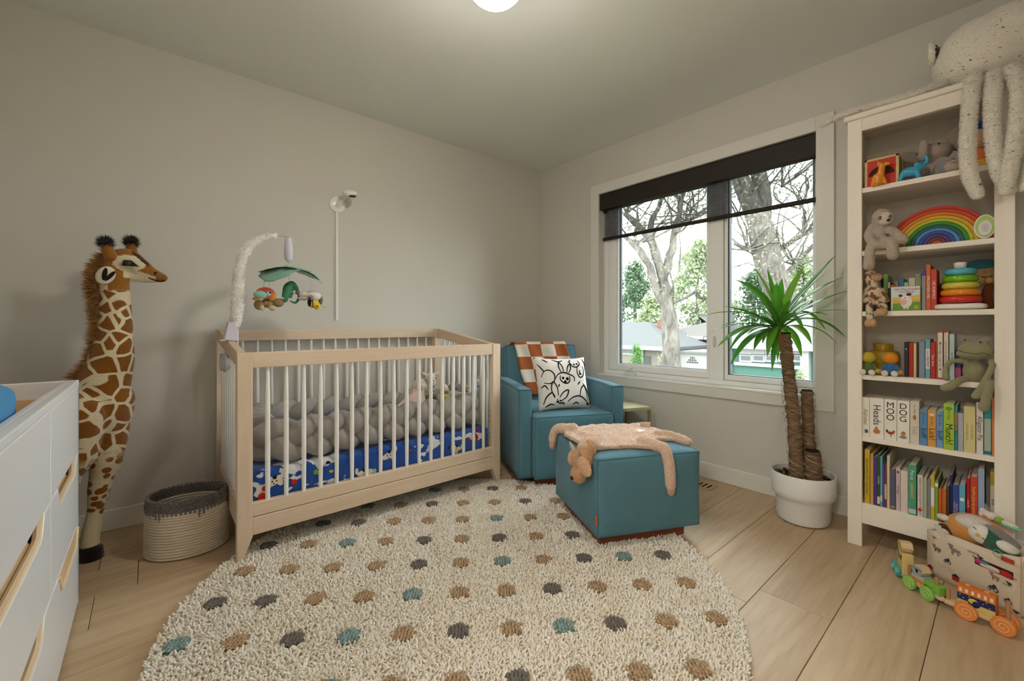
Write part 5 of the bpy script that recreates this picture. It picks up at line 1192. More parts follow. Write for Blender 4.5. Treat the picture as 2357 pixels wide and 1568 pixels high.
for q_ in ((2004, 744, -.066), (2029, 719, -.055)):
    b = Mesh(); c = S_(*q_); b.blob((c[0], c[1] + .008, c[2]), (.018, .0135, .018), 14); b.blob((c[0], c[1] - .008, c[2]), (.018, .0135, .018), 14); obj('hoof', fuse(b, .003, 2), TNP, t, smooth=180)
rg = thing('ring_stacker', 'stack of coloured plastic rings on a white base', 'toy', (-.268, -2.738, Z3))
WP = plain('E4DFD9', .3, .45)
b = Mesh(); b.blob((0, 0, .0135), (.060, .076, .0135), 40, e=.55); obj('base', b, WP, rg, smooth=180)
for i, (c, r_) in enumerate((('C93026', .064), ('DE8A1E', .0605), ('CFBE50', .0565), ('72B412', .053), ('55B0C4', .049))):
    z = .028 + .014 + i * .0282; n = 44; b = Mesh(); b.tube([((r_ - .015) * math.cos(2 * PI * k / n), (r_ - .015) * math.sin(2 * PI * k / n), z) for k in range(n)], .0148, 14, closed=True, flat=.96, up=(0, 0, 1)); obj('ring', b, plain(c, .16, .55, .03), rg, smooth=180)
b = Mesh(); b.lathe([(0, .02), (.014, .02), (.013, .165), (.017, .17), (.0195, .19), (.018, .194), (0, .194)], 28); obj('post', b, WP, rg)
dl = thing('sleepy_doll', 'soft round doll with closed eyes and a blue cap', 'doll', (-.11, -2.795, Z3 + .0)); b = Mesh(); b.blob((0, 0, .150), (.045, .062, .060), 24); hd_ = obj('head', b, fabric('C09A66', 300, .06), dl, smooth=180)
b = Mesh(); b.blob((.004, .004, .176), (.046, .062, .040), 24, rot=rot3(0, R(8), 0)); obj('cap', b, fabric('3F7482', 300, .08), hd_, smooth=180); b = Mesh(); b.blob((0, 0, .05), (.045, .055, .055), 20); obj('dress', b, fabric('B5AAA2', 300, .08), dl, smooth=180)
b = Mesh(); b.tube([(-.046, .002 - .006 * k, .140 - .004 * math.sin(k / 5 * PI)) for k in range(6)], .0018, 6); obj('closed_eye', b, plain('20181A', .8), hd_); b = Mesh(); b.tube([(-.0445, .022 - .004 * k, .118 - .003 * math.sin(k / 4 * PI)) for k in range(5)], .0018, 6); obj('mouth', b, plain('A83A34', .8), hd_); b = Mesh(); b.cbox((-.0465, -.008, .158), (.001, .008, .0016)); obj('brow', b, plain('20181A', .8), hd_)
b = Mesh(); b.cap([(0, 0, .0), (0, 0, .07)], [.026, .028], 16); obj('red_toy', b, fabric('8E1A18', 300, .08), label='dark red felt toy standing behind the ring stack', cat='toy', loc=(-.10, X_(2178, 640, -.10).y, Z3 + .031), smooth=180)
b = Mesh(); b.cap([(0, 0, .0), (0, .006, .05), (0, .0, .075)], [.018, .016, .013], 14); t = obj('brown_doll', b, fabric('7A4226', 300, .15), label='small brown wooden figure right of the ring stack', cat='doll', loc=(-.20, -2.815, Z3 + .019), smooth=180)
b = Mesh(); b.blob((-.006, 0, .10), (.013, .013, .014), 12); obj('head', b, plain('D2A862', .5), t, smooth=180)
# ---- fourth shelf: plain cloth dolls, yellow bin, frog
yb = thing('yellow_bin', 'yellow plastic storage drum behind the cloth dolls', 'container', (-.105, X_(2033, 800, -.105).y, Z4)); b = Mesh(); YP = plain('C9A22A', .35, .4)
b.lathe([(0, 0), (.052, 0), (.060, .01), (.061, .085), (.055, .10), (.040, .103), (0, .103)], 36); obj('drum', b, YP, yb); b = Mesh(); b.lathe([(0, .103), (.036, .103), (.037, .133), (.034, .137), (0, .137)], 36); obj('stud_lid', b, YP, yb)
def cloth_doll(name, label, px, head, body, x=-.30, tilt=0.0):
    p = X_(px, 860, x); t = thing(name, label, 'doll', (x, p.y, Z4)); b = Mesh(); b.blob((0, 0, .078), (.022, .027, .026), 18, rot=rot3(tilt, 0, 0)); obj('head', b, fabric(head, 300, .06), t, smooth=180)
    b = Mesh(); b.blob((0, 0, .032), (.020, .022, .030), 16); b.cap([(0, .018, .045), (-.012, .032, .022)], [.008, .008], 10); b.cap([(0, -.018, .045), (-.012, -.032, .022)], [.008, .008], 10); b.cap([(-.005, .010, .012), (-.022, .014, .011)], [.011, .010], 10); b.cap([(-.005, -.010, .012), (-.022, -.016, .011)], [.011, .010], 10); obj('body', fuse(b, .003, 3), fabric(body, 300, .1), t, smooth=180)
    for y in (.015, -.017):
        b = Mesh(); b.blob((-.034, y, .0125), (.008, .0125, .0135), 14); obj('sole', b, fabric('D9CFC4', 300, .05), t, smooth=180)
    for y in (.034, -.034):
        b = Mesh(); b.blob((-.015, y, .019), (.008, .009, .010), 12); obj('hand', b, fabric(head, 300, .06), t, smooth=180)
cloth_doll('cloth_doll', 'plain yellow cloth doll in green sitting at the shelf end', 1999, 'B9A63A', '5A6A3A', -.305); cloth_doll('cloth_doll', 'plain orange cloth doll in blue sitting beside the books', 2050, 'D98A28', '3F6A96', -.30, .3)
p = X_(2243, 850, -.305); FG = fabric('8F8B6C', 260, .10, .5, .3); t = thing('plush_frog', 'sage green plush frog lounging on the fourth shelf edge', 'plush toy', (-.305, p.y, Z4)); b = Mesh()
def S_(px, py, x=0.0): q_ = X_(px, py, -.305 + x); return (x, q_.y - p.y, q_.z - Z4)
b.blob(S_(2243, 856), (.034, .034, .045), 18); b.blob(S_(2246, 807, -.005), (.040, .050, .037), 20); b.blob(S_(2236, 815, -.02), (.034, .044, .020), 18)
b.blob(S_(2224, 783, -.012), (.014, .014, .012), 12); b.blob(S_(2268, 785, -.012), (.014, .015, .012), 12)
b.cap([S_(2222, 832), S_(2190, 832, -.02), S_(2177, 848, -.03), S_(2178, 870, -.03)], [.012, .009, .009, .012], 12); b.cap([S_(2283, 832, -.01), S_(2283, 846, -.04), S_(2262, 885, -.055), S_(2245, 912, -.055)], [.012, .010, .010, .013], 12)
b.cap([S_(2225, 872, -.01), S_(2208, 876, -.045), S_(2190, 888, -.06), S_(2175, 893, -.062)], [.014, .013, .016, .015], 12); b.cap([S_(2272, 876, -.01), S_(2277, 884, -.05), S_(2272, 915, -.055), S_(2264, 938, -.055)], [.014, .014, .013, .017], 12)
obj('body', fuse(b, .004, 4), FG, t, smooth=180)
b = Mesh(); b.tube([S_(2206, 806, -.042), S_(2222, 812, -.052), S_(2245, 815, -.054), S_(2264, 812, -.050), S_(2280, 818, -.04)], .0018, 6); obj('mouth_seam', b, fabric('6E6A4E', 260), t)
for q_ in ((2221, 783, -.024), (2257, 788, -.028)):
    b = Mesh(); b.blob(S_(*q_), .0032, 10); obj('eye', b, BLKE, t)
# cream soft toy and small box at the end of the bottom shelf
b = Mesh(); b.blob((0, 0, .05), (.03, .022, .05), 16); b.cap([(0, 0, .03), (-.03, .004, .013)], [.016, .013], 10); obj('cream_bunny', fuse(b, .005, 4), plush('D6C9AE', None, 130), label='cream soft toy wedged at the end of the bottom shelf', cat='plush toy', loc=(-.27, -2.805, Z6), smooth=180)
# ================================================================ books
PAGES = stripes('page_block', ('E9E0CE', 'DDD2BC', 'CFC3AA'), 1, .0016, .9)
def book(px0, px1, pyt, zs, col, title='', tc='222222', ts=.5, label='', group='', x=-.322, depth=.15, style='side', band=None, bands=(), face=None, pic=None, below=0):
    a, c = at(px0, pyt, x=x), at(px1, pyt, x=x); y0, y1 = a.y, c.y; zt = (a.z + c.z) / 2; th = y0 - y1 - .0006; h = zt - zs
    t = thing('book', label, 'book', (x, (y0 + y1) / 2, zs), group=group)
    b = Mesh(); ct = min(.0018, th * .18)
    b.box((0, -th / 2, 0), (.0016, th / 2, h)); b.box((.0016, -th / 2, 0), (depth, -th / 2 + ct, h)); b.box((.0016, th / 2 - ct, 0), (depth, th / 2, h))
    cm_ = plain(col, .42, .35, .03, 20)
    obj('cover', b, cm_, t, smooth=0, bevel=.0004, seg=1)
    b = Mesh(); b.box((.0018, -th / 2 + ct, .002), (depth - .003, th / 2 - ct, h - .002)); obj('pages', b, PAGES, t, smooth=0)
    for z0, z1, cc in bands:
        b = Mesh(); b.box((-.0004, -th / 2, h * z0), (.0, th / 2, h * z1)); obj('spine_band', b, plain(cc, .45), t, smooth=0)
    nx = -.0006
    if title:
        tm = plain(tc, .6)
        if style == 'side':
            z0_, sz = (.5, th * ts * 1.25)
            if isinstance(title, tuple): parts_ = title
            else: parts_ = ((title, .5, 1.0, tc),)
            for bd, zc, sc, cc in parts_:
                s2 = sz * sc; Lw = .55 * s2 * len(bd); lim = h * .92 if len(parts_) == 1 else h * .5; kx_ = min(1.0, lim / max(Lw, 1e-6))
                M = Matrix(((0, 0, -1, nx), (0, -1, 0, 0), (-1, 0, 0, h * zc), (0, 0, 0, 1))); M = Matrix(((0, 0, -1, nx), (0, -1, 0, 0), (-1, 0, 0, h * zc), (0, 0, 0, 1)))
                text(bd, s2, plain(cc, .6), t, M, sx=kx_, ex=.0002)
        elif style == 'two':
            for bd, dy in zip(title, (.22, -.20)):
                s2 = th * ts; M = Matrix(((0, 0, -1, nx), (0, -1, 0, th * -dy), (-1, 0, 0, h * .45), (0, 0, 0, 1))); text(bd, s2, tm, t, M, sx=min(1, h * .6 / (.5 * s2 * len(bd))), ex=.0002)
        else:
            for k, ch_ in enumerate(title):
                M = Matrix(((0, 0, -1, nx), (-1, 0, 0, 0), (0, 1, 0, h * (.86 - .155 * k)), (0, 0, 0, 1))); text(ch_, th * ts, tm, t, M, ex=.0002)
    if pic:
        for c_, r_, cc, zf in pic:
            b = Mesh(); b.blob((nx, -c_ * th, h * zf), (.0006, r_[0] * th, r_[1] * th), 14); obj('spine_picture', b, plain(cc, .6), t)
    return t
g5 = 'board books on the fifth shelf'
def B5(*a, **k): return book(*a[:3], Z5, *a[3:], group=g5, **k)
W5 = 'E9E4DA'
B5(1984, 2001, 915, W5, 'Alphabet', '7A7A3A', .62, 'white board book titled Alphabet at the shelf end', pic=[(.1, (.25, .35), '4A4A7A', .14)])
B5(2001.5, 2034.5, 917, W5, (('Heads', .58, 1.0, '2A2622'),), '2A2622', .60, 'white board book titled Heads with a brown bear', pic=[(0, (.26, .22), 'B8794A', .17), (-.02, (.14, .3), 'B8794A', .21)])
B5(2035, 2064, 920, W5, 'MOO', '2A2622', .86, 'white board book titled Moo with a rooster', style='stack', pic=[(.02, (.26, .16), '9A4A24', .18), (.27, (.09, .16), 'B03A2A', .22), (-.27, (.10, .18), '5A3626', .22), (.05, (.05, .2), 'C07A30', .12)])
B5(2064.5, 2093.5, 923, W5, 'DOG', '2A2622', .86, 'white board book titled Dog with a puppy in a tub', style='stack', pic=[(0, (.20, .24), 'B98A4A', .20), (.03, (.14, .12), '9A6A3A', .235), (0, (.32, .16), '8A8A88', .12)])
B5(2094.5, 2116, 924, 'D3CCBC', (('Van Fleet', .82, .5, '8A8070'), ('Tails', .32, 1.0, 'B59A88')), 'B59A88', .6, 'off white board book titled Tails', pic=[(0, (.2, .4), 'A87A3A', .62)])
B5(2117, 2134.5, 942, '5F8DBA', (('Van Fleet', .70, .42, '3A6A8A'), ('Sniff!', .34, 1.0, '1E2A44')), '1E2A44', .85, 'blue Sniff board book between Tails and Lick', pic=[(0, (.34, .26), '7A7470', .87)])
B5(2135, 2154.5, 944, 'D39A4C', (('Van Fleet', .70, .40, 'A87030'), ('Lick!', .34, 1.0, '4A3020')), '4A3020', .85, 'orange Lick board book between two blue ones', pic=[(0, (.34, .26), 'E2C9B4', .87)])
B5(2155, 2171, 946, '6F9CCB', (('Van Fleet', .70, .42, '3A6A8A'), ('Sniff!', .34, 1.0, '1E2A44')), '1E2A44', .85, 'second blue Sniff board book beside green Munch', pic=[(0, (.34, .26), '7A7470', .87)])
B5(2171.5, 2196, 930, '9FC23A', (('Van Fleet', .76, .34, '5A7A20'), ('Munch!', .34, .98, '1E2A18')), '1E2A18', .85, 'lime green board book titled Munch', x=-.332, pic=[(0, (.36, .24), '5A9A5A', .90)])
B5(2196.5, 2204.5, 934, '3E8F9C', 'I LOVE YOU', '2A5A6A', .75, 'thin teal book next to green Munch', bands=((.45, .85, 'A88A6A'),))
B5(2205, 2217.5, 951, 'A9B0B4', '', '6A6A70', .5, 'short grey book beside the yellow fingers book')
B5(2218, 2245.5, 936, 'D0C68E', ('Ten Little Fingers', 'and Ten Little Toes'), '9A7A4A', .26, 'pale yellow board book about ten little fingers', style='two')
B5(2247, 2263.5, 927, 'D9D2C8', 'Alligator Pie', '3E4A3A', .85, 'white paperback titled Alligator Pie')
B5(2265, 2281.5, 946 - 18, '9FB0A8', '', '6A8A80', .5, 'grey green book with teal top band', bands=((.70, 1.0, '2F8C8A'), (.02, .08, '2F6A7A')))
B5(2282.5, 2292, 915, 'CC7A3C', '', '333333', .5, 'orange book against the right bookcase post')
g6 = 'picture books on the bottom shelf'
def B6(*a, **k): return book(*a[:3], Z6, *a[3:], group=g6, x=k.pop('x', -.318), depth=k.pop('depth', .20), **k)
B6(1990, 2002, 1035, 'C4A92A', 'Slide and Find: Who Lives Here?', '3A3414', .55, 'tall yellow book at the start of the bottom shelf')
B6(2003, 2010.5, 1045, 'C39A55', '', '333333', .5, 'thin tan book beside the tall yellow one')
B6(2011, 2018.8, 1051, '53307A', '', 'B9A8D0', .6, 'thin purple book on the bottom shelf')
B6(2019, 2025.6, 1046, '1F5A2A', 'CLIFFORD', 'E4E4DA', .7, 'thin dark green book with white lettering', bands=((.04, .18, 'D6D2BE'),))
B6(2026, 2030.8, 1051, '6FA5BC', '', 'E4E4DA', .7, 'slim light blue book next to the dark green one', bands=((.10, .22, 'D6D2BE'),))
B6(2031, 2035.2, 1070, '34609A', '', 'E4E4DA', .7, 'very thin royal blue book on the bottom shelf')
B6(2035.6, 2041, 1071, '7E2A50', '', 'E4C9B0', .7, 'thin maroon book on the bottom shelf', bands=((.2, .55, 'D0A890'),))
B6(2041.4, 2048, 1049, 'D5C6A4', '', '2A1A1A', .75, 'cream book with dark lettering on the bottom shelf')
B6(2048.5, 2061, 1080, '585C72', '', '8A7A4A', .5, 'slate blue hardback on the bottom shelf', bands=((.04, .08, 'B98A3A'),))
B6(2062, 2072, 1077, 'C9B4BA', 'The Magic', '5A4A60', .6, 'pale lilac book on the bottom shelf', pic=[(0, (.3, .4), '5A5460', .90)])
B6(2072.5, 2090, 1084, 'D9CCC4', '', 'B8604A', .35, 'wide pinkish white book with thin red lettering')
B6(2090.5, 2109, 1071, '4F9A7E', (('Pop-up', .80, .85, 'E9EDE6'), ('peekaboo!', .48, .9, 'D6CE30')), 'E9EDE6', .55, 'thick sea green pop-up peekaboo book', x=-.328, bands=((.03, .12, 'B9C6D0'),))
B6(2111.5, 2124, 1094, 'DED6CC', "THERE'S A WOCKET IN MY POCKET!", '4A3A50', .5, 'white rhyme book with a red emblem', pic=[(0, (.4, .45), 'C23A2E', .17)], x=-.328)
B6(2124.5, 2133.5, 1100, 'A9B2A0', '', '5A6A5A', .5, 'sage grey book on the bottom shelf', x=-.326)
B6(2134, 2142, 1104, '85878A', '', 'D0D0D0', .5, 'mid grey book beside the yellow and white spine', x=-.326)
B6(2142.3, 2151, 1094, 'CDB33A', '', '2A3A6A', .62, 'thin yellow book with a white title panel', bands=((.30, .72, 'DFE0DC'),), x=-.326)
B6(2151.5, 2159.5, 1108, '7CA83A', '', 'FFFFFF', .5, 'thin lime green book on the bottom shelf', bands=((.86, .95, 'E4E6DA'),), x=-.326)
B6(2160, 2167.5, 1126, 'C25A2A', '', '7A3018', .5, 'short rust orange book on the bottom shelf', x=-.332)
B6(2168, 2178, 1126, 'B9671A', '', 'D69A5A', .5, 'short amber book beside a dark brown one', x=-.330)
B6(2178.5, 2185.6, 1119, '4A3E3C', '', 'C9B9A9', .6, 'dark brown book on the bottom shelf', x=-.326)
B6(2186.5, 2192, 1094, '24305E', '', 'B9C0DA', .6, 'tall thin navy book behind the rhyme books', x=-.318)
B6(2192.5, 2207, 1116, '34489A', ('Sing a Song of', 'MOTHER GOOSE'), 'D9DCEA', .34, 'royal blue Mother Goose rhyme book', style='two', pic=[(-.15, (.18, .18), 'C8303A', .40)], x=-.332)
B6(2207.5, 2222, 1117, '5FA6C6', '', 'B6CC4A', .6, 'sky blue book with a white moon picture', pic=[(0, (.38, .40), 'E6EAE6', .66)], x=-.332)
B6(2224, 2233, 1102, 'A81E1C', 'I LIKE ME!', 'E6C9C0', .6, 'dark red book titled I Like Me', x=-.326)
B6(2233.5, 2250.5, 1098, 'C4402E', 'Sophie pop-up peekaboo', 'E2C24A', .55, 'bright red pop-up book with yellow lettering', x=-.328)
B6(2251, 2266, 1081, '93A9C2', '', 'DCE4EC', .55, 'tall pale blue book at the right of the bottom shelf', x=-.328)
B6(2279, 2292, 1087, 'D8D0BE', 'BEAR', '3A3430', .6, 'small cream and yellow box shaped book by the post', bands=((.78, 1.0, 'B9A22A'),), x=-.30, depth=.10)
g3 = 'small books on the third shelf'
def B3(*a, **k): return book(*a[:3], Z3, *a[3:], group=g3, x=k.pop('x', -.235), depth=k.pop('depth', .12), **k)
B3(2017, 2027, 645, 'B9B2A8', '', '333333', .5, 'grey white book peeking out behind the small giraffe')
B3(2027.5, 2032, 640, '16181E', '', '333333', .5, 'thin black book behind the small giraffe')
B3(2033, 2043.5, 632, '7AA83E', '', '333333', .5, 'fresh green book on the third shelf')
B3(2044, 2049, 650, '33363A', '', 'D0D0D0', .6, 'thin black and white book on the third shelf', bands=((.8, 1.0, 'D9D4CC'),))
B3(2049.5, 2060.5, 655, 'CE6A1E', '', '333333', .5, 'small orange book behind the farm book')
B3(2061, 2067.5, 647, 'B3A38C', '', '333333', .5, 'small tan book behind the farm book')
B3(2068, 2080, 642, '4F88B4', '', '333333', .5, 'small blue book behind the farm book')
B3(2080.5, 2091, 648, '3A7A4A', '', '333333', .5, 'small dark green book behind the farm book', bands=((.80, .96, 'A9C8A0'),))
B3(2091.5, 2106.5, 640, 'D9CDB0', '', '6A5A48', .4, 'small cream book behind the farm book')
B3(2107, 2120.5, 630, '9FAF8C', '', '4A5A48', .4, 'sage green book behind the farm book')
B3(2121.5, 2131, 622, '8A8C8E', '', '5A5A62', .5, 'grey book with a purple top on the third shelf', bands=((.86, 1.0, '5A3A86'),), x=-.30)
B3(2131.5, 2142, 609, 'C8602E', 'HALLOWEEN ABC', 'EADFC8', .72, 'tall orange Halloween alphabet book', x=-.305)
B3(2142.5, 2156, 620, 'C23A2C', '100 ANIMALS', 'F0E0D8', .62, 'tall red animals book beside the ring stack', x=-.305)
g4 = 'small books on the fourth shelf'
def B4(*a, **k): return book(*a[:3], Z4, *a[3:], group=g4, x=k.pop('x', -.285), depth=k.pop('depth', .13), **k)
B4(2081, 2091, 788, '23252C', '', 'D0D0D0', .5, 'black starry book next to the cloth dolls', pic=[(0, (.2, .2), 'C9CCD0', .80)])
B4(2092, 2102, 789, 'AE2420', '', 'D8A060', .5, 'dark red book next to a pale yellow one')
B4(2102.5, 2109.5, 790, 'CDB97E', '', '8A7A3A', .6, 'thin pale yellow book on the fourth shelf')
B4(2110, 2114.5, 789, '3A2818', '', '333333', .6, 'thin dark brown book on the fourth shelf')
B4(2115, 2129, 785, '7D8FA6', '', 'B9C4D0', .5, 'dusty blue book on the fourth shelf')
B4(2130, 2141, 781, '6BA7B4', (('Listen to', .62, .7, '8A6A9A'), ('BUNNY', .40, 1.0, '4A3A5A')), '4A3A5A', .7, 'light blue book with a white Bunny panel', bands=((.24, .76, 'DAD4D6'),), x=-.29)
B4(2142, 2153, 788, 'B92824', 'Dear Santa', 'EAD9C9', .62, 'red book titled Dear Santa', x=-.292)
B4(2153.5, 2157.5, 776, 'B96A36', '', '333333', .6, 'very thin copper book beside the love book', x=-.28)
B4(2158, 2170, 762, 'DCD2C6', 'Good Night, I Love You', '6A5A58', .55, 'tall white Good Night I Love You book', bands=((.0, .03, 'BE3A2A'), (.965, 1.0, 'BE3A2A')), pic=[(0, (.25, .25), 'A83A4A', .20), (0, (.25, .25), 'A83A4A', .75)], x=-.292)
B4(2172, 2183, 762, 'DACDB8', 'I Love You Through and Through', '9A7A6A', .5, 'tall cream I Love You book with a red cap', bands=((.965, 1.0, 'B9363A'),), x=-.285)
B4(2185, 2197, 769, 'B6C8C4', 'No More', '4A6A6A', .5, 'pale aqua book behind the frog arm', x=-.285)
B4(2198, 2212, 807, '4A4674', '', 'C94A8A', .6, 'purple and pink book behind the frog', bands=((.05, .40, 'C65A8E'),), x=-.27)
# farm board book facing out
fb = thing('farm_book', 'square farm song board book showing a cow on its cover', 'book', (-.302, 0, Z3))
ya, yb_ = X_(2050, 690, -.302).y, X_(2119, 690, -.302).y; fw_ = ya - yb_; fh = X_(2085, 659, -.302).z - Z3; ym = (ya + yb_) / 2
b = Mesh(); b.box((0, ym - fw_ / 2, 0), (.022, ym + fw_ / 2, fh)); obj('page_block', b, plain('CDBB9E', .7), fb, smooth=0, bevel=.004)
def fp(u, v, k=0): return (-.0012 - .0004 * k, ym + fw_ * (.5 - u), fh * v)
def flatpoly(nm, pts, col, k): b = Mesh(); b.prism([(fp(u, v)[1], fp(u, v)[2]) for u, v in pts], 0, -.0012 - .0005 * k, -.0004); return obj(nm, b, plain(col, .45), fb, smooth=0)
flatpoly('cover_print', [(.02, .02), (.98, .02), (.98, .98), (.02, .98)], 'CFDADA', 0); flatpoly('cover_print', [(.07, .02), (.98, .02), (.98, .36), (.07, .30)], '6A9A2E', 1); flatpoly('cover_print', [(.07, .30), (.98, .36), (.98, .64), (.6, .58), (.07, .56)], 'D2BE62', .6)
for z_ in (.40, .35): flatpoly('cover_print', [(.08, z_), (.96, z_), (.96, z_ + .025), (.08, z_ + .025)], 'D79A4A', 1.3)
def fdisc(nm, u, v, ru, rv, col, k): b = Mesh(); b.blob(fp(u, v, k), (.0008, ru * fw_, rv * fh), 16); obj(nm, b, plain(col, .5), fb, smooth=180)
fdisc('cow_picture', .52, .38, .22, .25, 'E6DCD2', 3); fdisc('cow_picture', .42, .36, .13, .12, 'DDB0A4', 5); fdisc('cow_ear', .34, .62, .07, .05, '4A2A1E', 4); fdisc('cow_ear', .62, .66, .09, .06, '4A2A1E', 4); fdisc('cow_eye', .49, .53, .02, .02, '1A1412', 6); fdisc('sunflower', .86, .14, .06, .07, 'E2CE62', 3); fdisc('sunflower', .86, .14, .03, .035, '9A5A22', 5)
for u in (.47, .58): flatpoly('cow_leg', [(u - .035, .07), (u + .035, .07), (u + .035, .2), (u - .035, .2)], 'E6DCD2', 3)
for bd, u, v, s_, cc in (('Old MacDonald', .55, .875, .125, 'B8503A'), ('Had a', .40, .77, .085, '3A7A8A'), ('Farm', .66, .765, .13, 'B03A4A')):
    p = fp(u, v, 2); M = Matrix(((0, 0, -1, p[0]), (-1, 0, 0, p[1]), (0, 1, 0, p[2]), (0, 0, 0, 1))); text(bd, s_ * fh, plain(cc, .5), fb, M, sx=.95, ex=.0002)
# ================================================================ fabric toy bag
BAGM, q = newmat('canvas_bag', .9, .1, .1); v = q.coord(); n_ = q.noise(v, 300, 3); q.col(q.mix(n_, lin('D2C0A8'), lin('E2D3BE'))); q.bump(n_, .3, .003)
bl_, br_ = Vector((-.395, -2.655, 0)), Vector((-.525, -2.895, 0)); bw_ = (br_ - bl_).length; ba = math.atan2(br_.y - bl_.y, br_.x - bl_.x)
bag = thing('toy_bag', 'cream canvas toy bag printed with farm animals and tractors', 'bag', bl_, ba)   # local x along the front, local y away from the camera side
BD, BH = .15, .190
def rim_z(x): return .178 + .030 * x / bw_ + .005 * math.sin(x * 24)
def bag_wall(pts, name, open_=None):
    b = Mesh(); n = 10
    for (xa, ya), (xb, yb2) in zip(pts[:-1], pts[1:]):
        b.grid(lambda u, v: (xa + (xb - xa) * u + 0, ya + (yb2 - ya) * u - .010 * math.sin(u * PI) * math.sin(v * PI) * (1 if yb2 == ya else 0), v * rim_z(xa + (xb - xa) * u)), n, 8)
    o = obj(name, weld(b), BAGM, bag, smooth=60); md = o.modifiers.new('s', 'SOLIDIFY'); md.thickness = .005; return o
bag_wall([(0, 0), (bw_, 0)], 'front_panel'); bag_wall([(bw_, 0), (bw_, BD)], 'side_panel'); bag_wall([(bw_, BD), (0, BD)], 'back_panel'); bag_wall([(0, BD), (0, 0)], 'side_panel')
b = Mesh(); b.box((0, 0, .001), (bw_, BD, .006)); obj('base', b, BAGM, bag, smooth=0)
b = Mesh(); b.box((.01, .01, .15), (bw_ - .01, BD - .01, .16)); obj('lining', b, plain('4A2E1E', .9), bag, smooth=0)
sgn = -1 if True else 1
def onbag(x, z, k=0): return Vector((x, -.0125 - .0006 * k, z))
def print_animal(x, z, s, col, kind):
    b = Mesh()
    def e(cx, cz, rx, rz_, a=0.0): b.blob((0, 0, 0), (rx * s, .0012, rz_ * s), 12, M=Matrix.Translation(onbag(x + cx * s, z + cz * s)) @ Matrix.Rotation(a, 4, 'Y'))
    if kind == 'horse':
        e(0, 0, .55, .26); e(-.48, .36, .17, .38, .5); e(-.70, .60, .24, .12, -.4)
        for l in (-.38, -.22, .28, .44): e(l, -.42, .07, .36)
        e(.60, -.05, .07, .30, -.3)
    elif kind == 'tractor':
        e(.0, .15, .45, .20); e(.15, .42, .20, .20); e(.30, -.10, .30, .30); e(-.36, -.20, .20, .20)
    elif kind == 'bird':
        e(0, 0, .40, .22, .2); e(-.38, .25, .14, .14); e(.40, .08, .22, .08, .4); e(0, -.32, .05, .16)
    elif kind == 'barn':
        for a_, c_ in ((( -.4, -.4), (.4, .25)),): b.box(onbag(x + a_[0] * s, z + a_[1] * s) - Vector((0, .001, 0)), onbag(x + c_[0] * s, z + c_[1] * s) + Vector((0, .001, 0)))
    obj('printed_motif', b, plain(col, .9, .1), bag)
    if kind == 'barn':
        b = Mesh(); b.prism([(x - .5 * s, z + .22 * s), (x + .5 * s, z + .22 * s), (x, z + .62 * s)], 1, -.0145, -.0115); obj('printed_motif', b, plain('3A3432', .9, .1), bag, smooth=0)
    if kind == 'tractor':
        for cx, cz, r_ in ((.30, -.10, .16), (-.36, -.20, .10)):
            b = Mesh(); b.blob(onbag(x + cx * s, z + cz * s, 2), (r_ * s, .0012, r_ * s), 12); obj('printed_motif', b, plain('D9CBB6', .9, .1), bag)
bp = lambda px, py: (lambda h: h)(None)
def bagxy(px, py):
    """bag-front coordinates of a pixel"""
    n = Vector((-math.sin(ba), math.cos(ba), 0)); u = (px - CX) / F; d = Vector((FW[0] + u * RT[0], FW[1] + u * RT[1], -(py - HY) / F)); C_ = Vector(CAM); t = (bl_ - C_).dot(n) / d.dot(n); p = C_ + d * t - bl_
    return p.x * math.cos(ba) + p.y * math.sin(ba), p.z
for px, py, s, col, kind in ((2204, 1267, .026, '8A8278', 'horse'), (2162, 1262, .018, '6E6A66', 'horse'), (2186, 1292, .022, '3A4048', 'tractor'), (2262, 1283, .016, '2E3032', 'bird'), (2248, 1281, .012, '8A7A70', 'bird'), (2228, 1307, .018, '8C7E48', 'bird'), (2240, 1311, .014, '8C7E48', 'bird'), (2160, 1332, .020, '6E6A66', 'horse'),
                              (2146, 1305, .018, 'A83024', 'barn'), (2291, 1354, .026, '3E4246', 'tractor'), (2325, 1383, .020, '4A4A4A', 'tractor'), (2328, 1342, .014, '2E3032', 'bird'), (2296, 1327, .018, '9A7A66', 'horse'), (2345, 1408, .016, '2E3032', 'bird'), (2155, 1236, .012, '7A6E4A', 'bird'), (2330, 1346, .010, '6A5A50', 'bird'), (2205, 1330, .026, 'A83024', 'barn')):
    x_, z_ = bagxy(px, py); print_animal(x_, z_, s, col, kind)
for bd, px, py, s, cc in (('QUACK', 2246, 1272, .010, '3A3432'), ('OLD MACDONALD', 2182, 1303, .009, 'D0C0AA'), ('HAD A FARM', 2183, 1309, .009, 'D0C0AA'), ('OLD MACDONALD', 2247, 1340, .010, 'C6B69E'), ('HAD A FARM', 2247, 1347, .010, 'C6B69E'), ('OINK', 2322, 1345, .008, '5A4A40'), ('MOO', 2338, 1331, .008, '5A4A40')):
    x_, z_ = bagxy(px, py); M = Matrix.Translation((x_, -.0128, z_)) @ Matrix.Rotation(R(90), 4, 'X'); text(bd, s, plain(cc, .9), bag, M, name='printed_words', ex=.0002)
